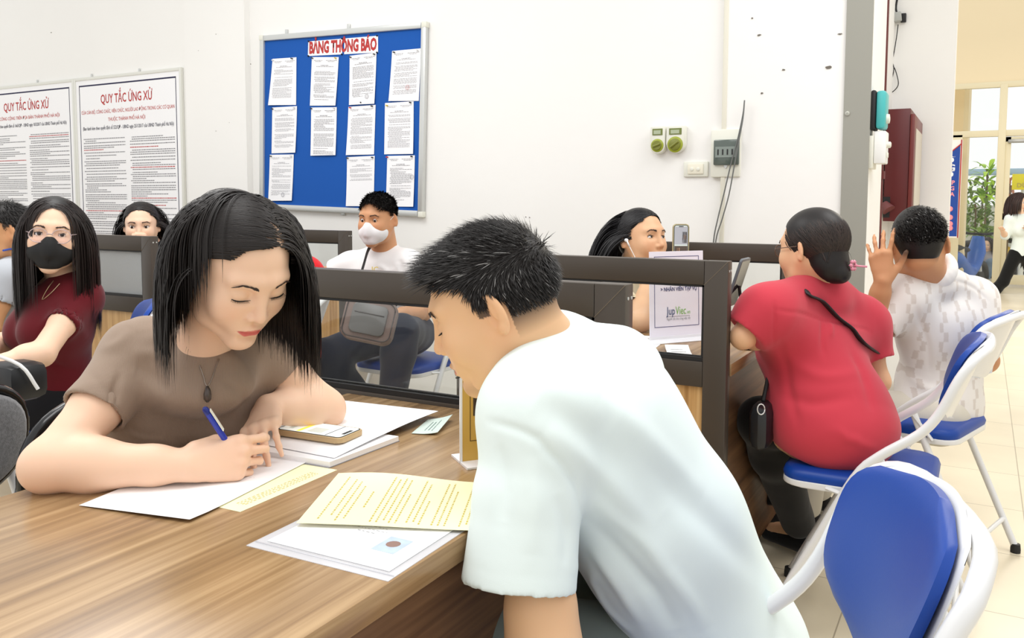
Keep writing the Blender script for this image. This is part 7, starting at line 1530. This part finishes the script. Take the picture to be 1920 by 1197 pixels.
# ---- man in the pale checked shirt, from behind
H = Head(D(1722, 458, 2.84), rdir(1722, 443, -0.12, -0.08, -0.99), rdir(1722, 443, -0.02, 1, -0.08), 1.04, False, eyes='open')
nk = D(1747, 512, 2.92); sh1 = D(1692, 556, 2.88); sh2 = D(1828, 560, 3.06); e1 = D(1634, 620, 2.88); w1 = D(1656, 526, 2.80); e2 = D(1848, 676, 3.0); w2 = D(1800, 690, 3.3)
pel = D(1762, 770, 2.98); f = unit(np.array([*(cdir(-0.85, 0, -0.5))[:2], 0])); che = D(1765, 630, 2.98); wai = D(1765, 705, 2.98)
def plaid(V):
    L = V-che; u = L@RT; v = L@np.array([0, 0, 1.0]); a = np.mod(u/0.064+0.2, 1) < 0.46; b = np.mod(v/0.066, 1) < 0.5; c2 = np.mod(u/0.128, 1) < 0.5
    base = np.tile(np.array(rgb(232, 228, 224)), (len(V), 1)); m = (a & (b ^ c2))[:, None]; return np.where(m, np.array(rgb(214, 206, 199)), base)
t, o = person('grey-haired man in a pale checked shirt seen from behind, one hand raised', H, nk, sh1, sh2, e1, e2, w1, w2, che, wai, pel, legs_for(pel, f), f, rgb(198, 144, 104), rgb(230, 226, 222), sleeve=0.75, w=0.98, scalp=True, fem=False, hs=0.004, hb=0.0045, topname='checked_shirt', grow=0.013, sl_r=1.45, colf=plaid, pants=rgb(206, 200, 186), sl=(0.80, 0.8),
    hands=(dict(curls=[(0.05, 0.15, 0.1), (0.35, 0.4, 0.2), (0.3, 0.5, 0.3), (0.4, 0.5, 0.3)], spread=0.32, dir=cdir(-0.10, 1, 0.0), thumb=[(0.014, 0.024, -0.008), (0.040, 0.050, -0.012), (0.064, 0.066, -0.006), (0.088, 0.078, 0.002)]), None), handn=(cdir(-0.45, 0, 0.9), None),
    cr=[([(1775, 520), (1830, 535), (1860, 560)], 0.008, -0.004), ([(1720, 580), (1730, 640), (1735, 700)], 0.010, -0.006), ([(1690, 700), (1740, 730), (1800, 720)], 0.016, 0.006), ([(1700, 770), (1750, 780), (1820, 760)], 0.014, -0.006)], belly=0.01)
cl = Solid(); a_, b_ = frame_axes(unit(H.c-nk)); cl.chain([nk+unit(H.c-nk)*0.012+0.066*(a_*math.cos(w)+b_*math.sin(w)) for w in np.linspace(0, 2*PI, 25)], 0.019, k=0.005, n=unit(H.c-nk), f=1.5); cloth('shirt_collar', cl, 0.004, t, o, rgb(238, 236, 234))
V, Q, cc = short_hair(H, 6500, 9, (0.020, 0.034), 0.0016, lambda p, v: (0.3*p[2]*10, -0.9, -0.35), region_short, 5, 0.16, 0.9, gray=0.03); add_hair(H, t, o, [(*cap_hair(H, reach=(0.0795, 0.0955, 0.0875)).tf(H.R, H.c, H.s).mesh(0.004), None), (V, Q, cc)])
# ---- outside: walking woman and a crouching person
def far_person(label, px, py_head, y, topc, pantc, faceleft, crouch=False, hair_long=True):
    hc = Yp(px, py_head, y); d = (hc-CAMP)@FW; H = Head(hc, cdir(-0.5 if faceleft else 0.4, -0.3, 0.7), cdir(0, 1, 0), 1.0, True, eyes='open'); g = -0.3
    sc = 1.0; nk = hc+np.array([0.03, 0, -0.19]); shL = nk+RT*0.15+np.array([0, 0, -0.04]); shR = nk-RT*0.15+np.array([0, 0, -0.04]); che = nk+np.array([0.02, 0, -0.18]); wai = che+np.array([0, 0, -0.19]); pel = wai+np.array([0, 0, -0.14]); f = unit(cdir(-0.6, 0, 0.7))
    if crouch: pel = np.array([pel[0], pel[1], g+0.35]); wai = lerp(pel, nk, 0.4); che = lerp(pel, nk, 0.7); legs = [(pel+RT*0.08, pel+f*0.35+RT*0.1+np.array([0, 0, 0.12]), np.array([pel[0]+f[0]*0.3, pel[1]+f[1]*0.3, g+0.09])), (pel-RT*0.08, pel+f*0.35-RT*0.1+np.array([0, 0, 0.12]), np.array([pel[0]+f[0]*0.25-0.1, pel[1]+f[1]*0.3, g+0.09]))]
    else: z = (pel[2]-g); legs = [(pel+RT*0.07, pel+RT*0.20+np.array([0, 0, -z*0.47]), pel+RT*0.16+np.array([0, 0, -z+0.09])), (pel-RT*0.07, pel-RT*0.22+np.array([0, 0, -z*0.45]), pel-RT*0.52+np.array([0, 0, -z+0.14]))]
    eL = shL+np.array([0.0, 0, -0.24])-RT*0.02; eR = shR+np.array([0, 0, -0.23])-RT*0.05; wL = eL+f*0.20+np.array([0, 0, 0.10]); wR = eR+f*0.22+np.array([0, 0, 0.08])
    t, o = person(label, H, nk, shL, shR, eL, eR, wL, wR, che, wai, pel, legs, f, LIGHT_SKIN, topc, sleeve=0.97, hs=0.010, hb=0.012, topname='top', pants=pantc, sl_r=1.3, brow=False, shoe=rgb(60, 50, 46))
    V, Q = long_hair(H, 0.0, 0.3, 500, 17, w=0.010, k=14, back=0.6, lenf=lambda p, r: 0.30 if hair_long else 0.1, grav=1.3); add_hair(H, t, o, [(*cap_hair(H).tf(H.R, H.c).mesh(0.008), None), (V, Q, hair_col(V, rgb(50, 34, 30), 8, 3, 0.3))])
far_person('woman in a white blouse and black trousers walking outside the glazed door', 1911, 378, 13.2, rgb(226, 236, 234), rgb(22, 22, 22), False)
far_person('person in grey crouching beside the scooters outside the door', 1850, 458, 16.9, rgb(156, 152, 160), rgb(110, 130, 150), True, crouch=True)
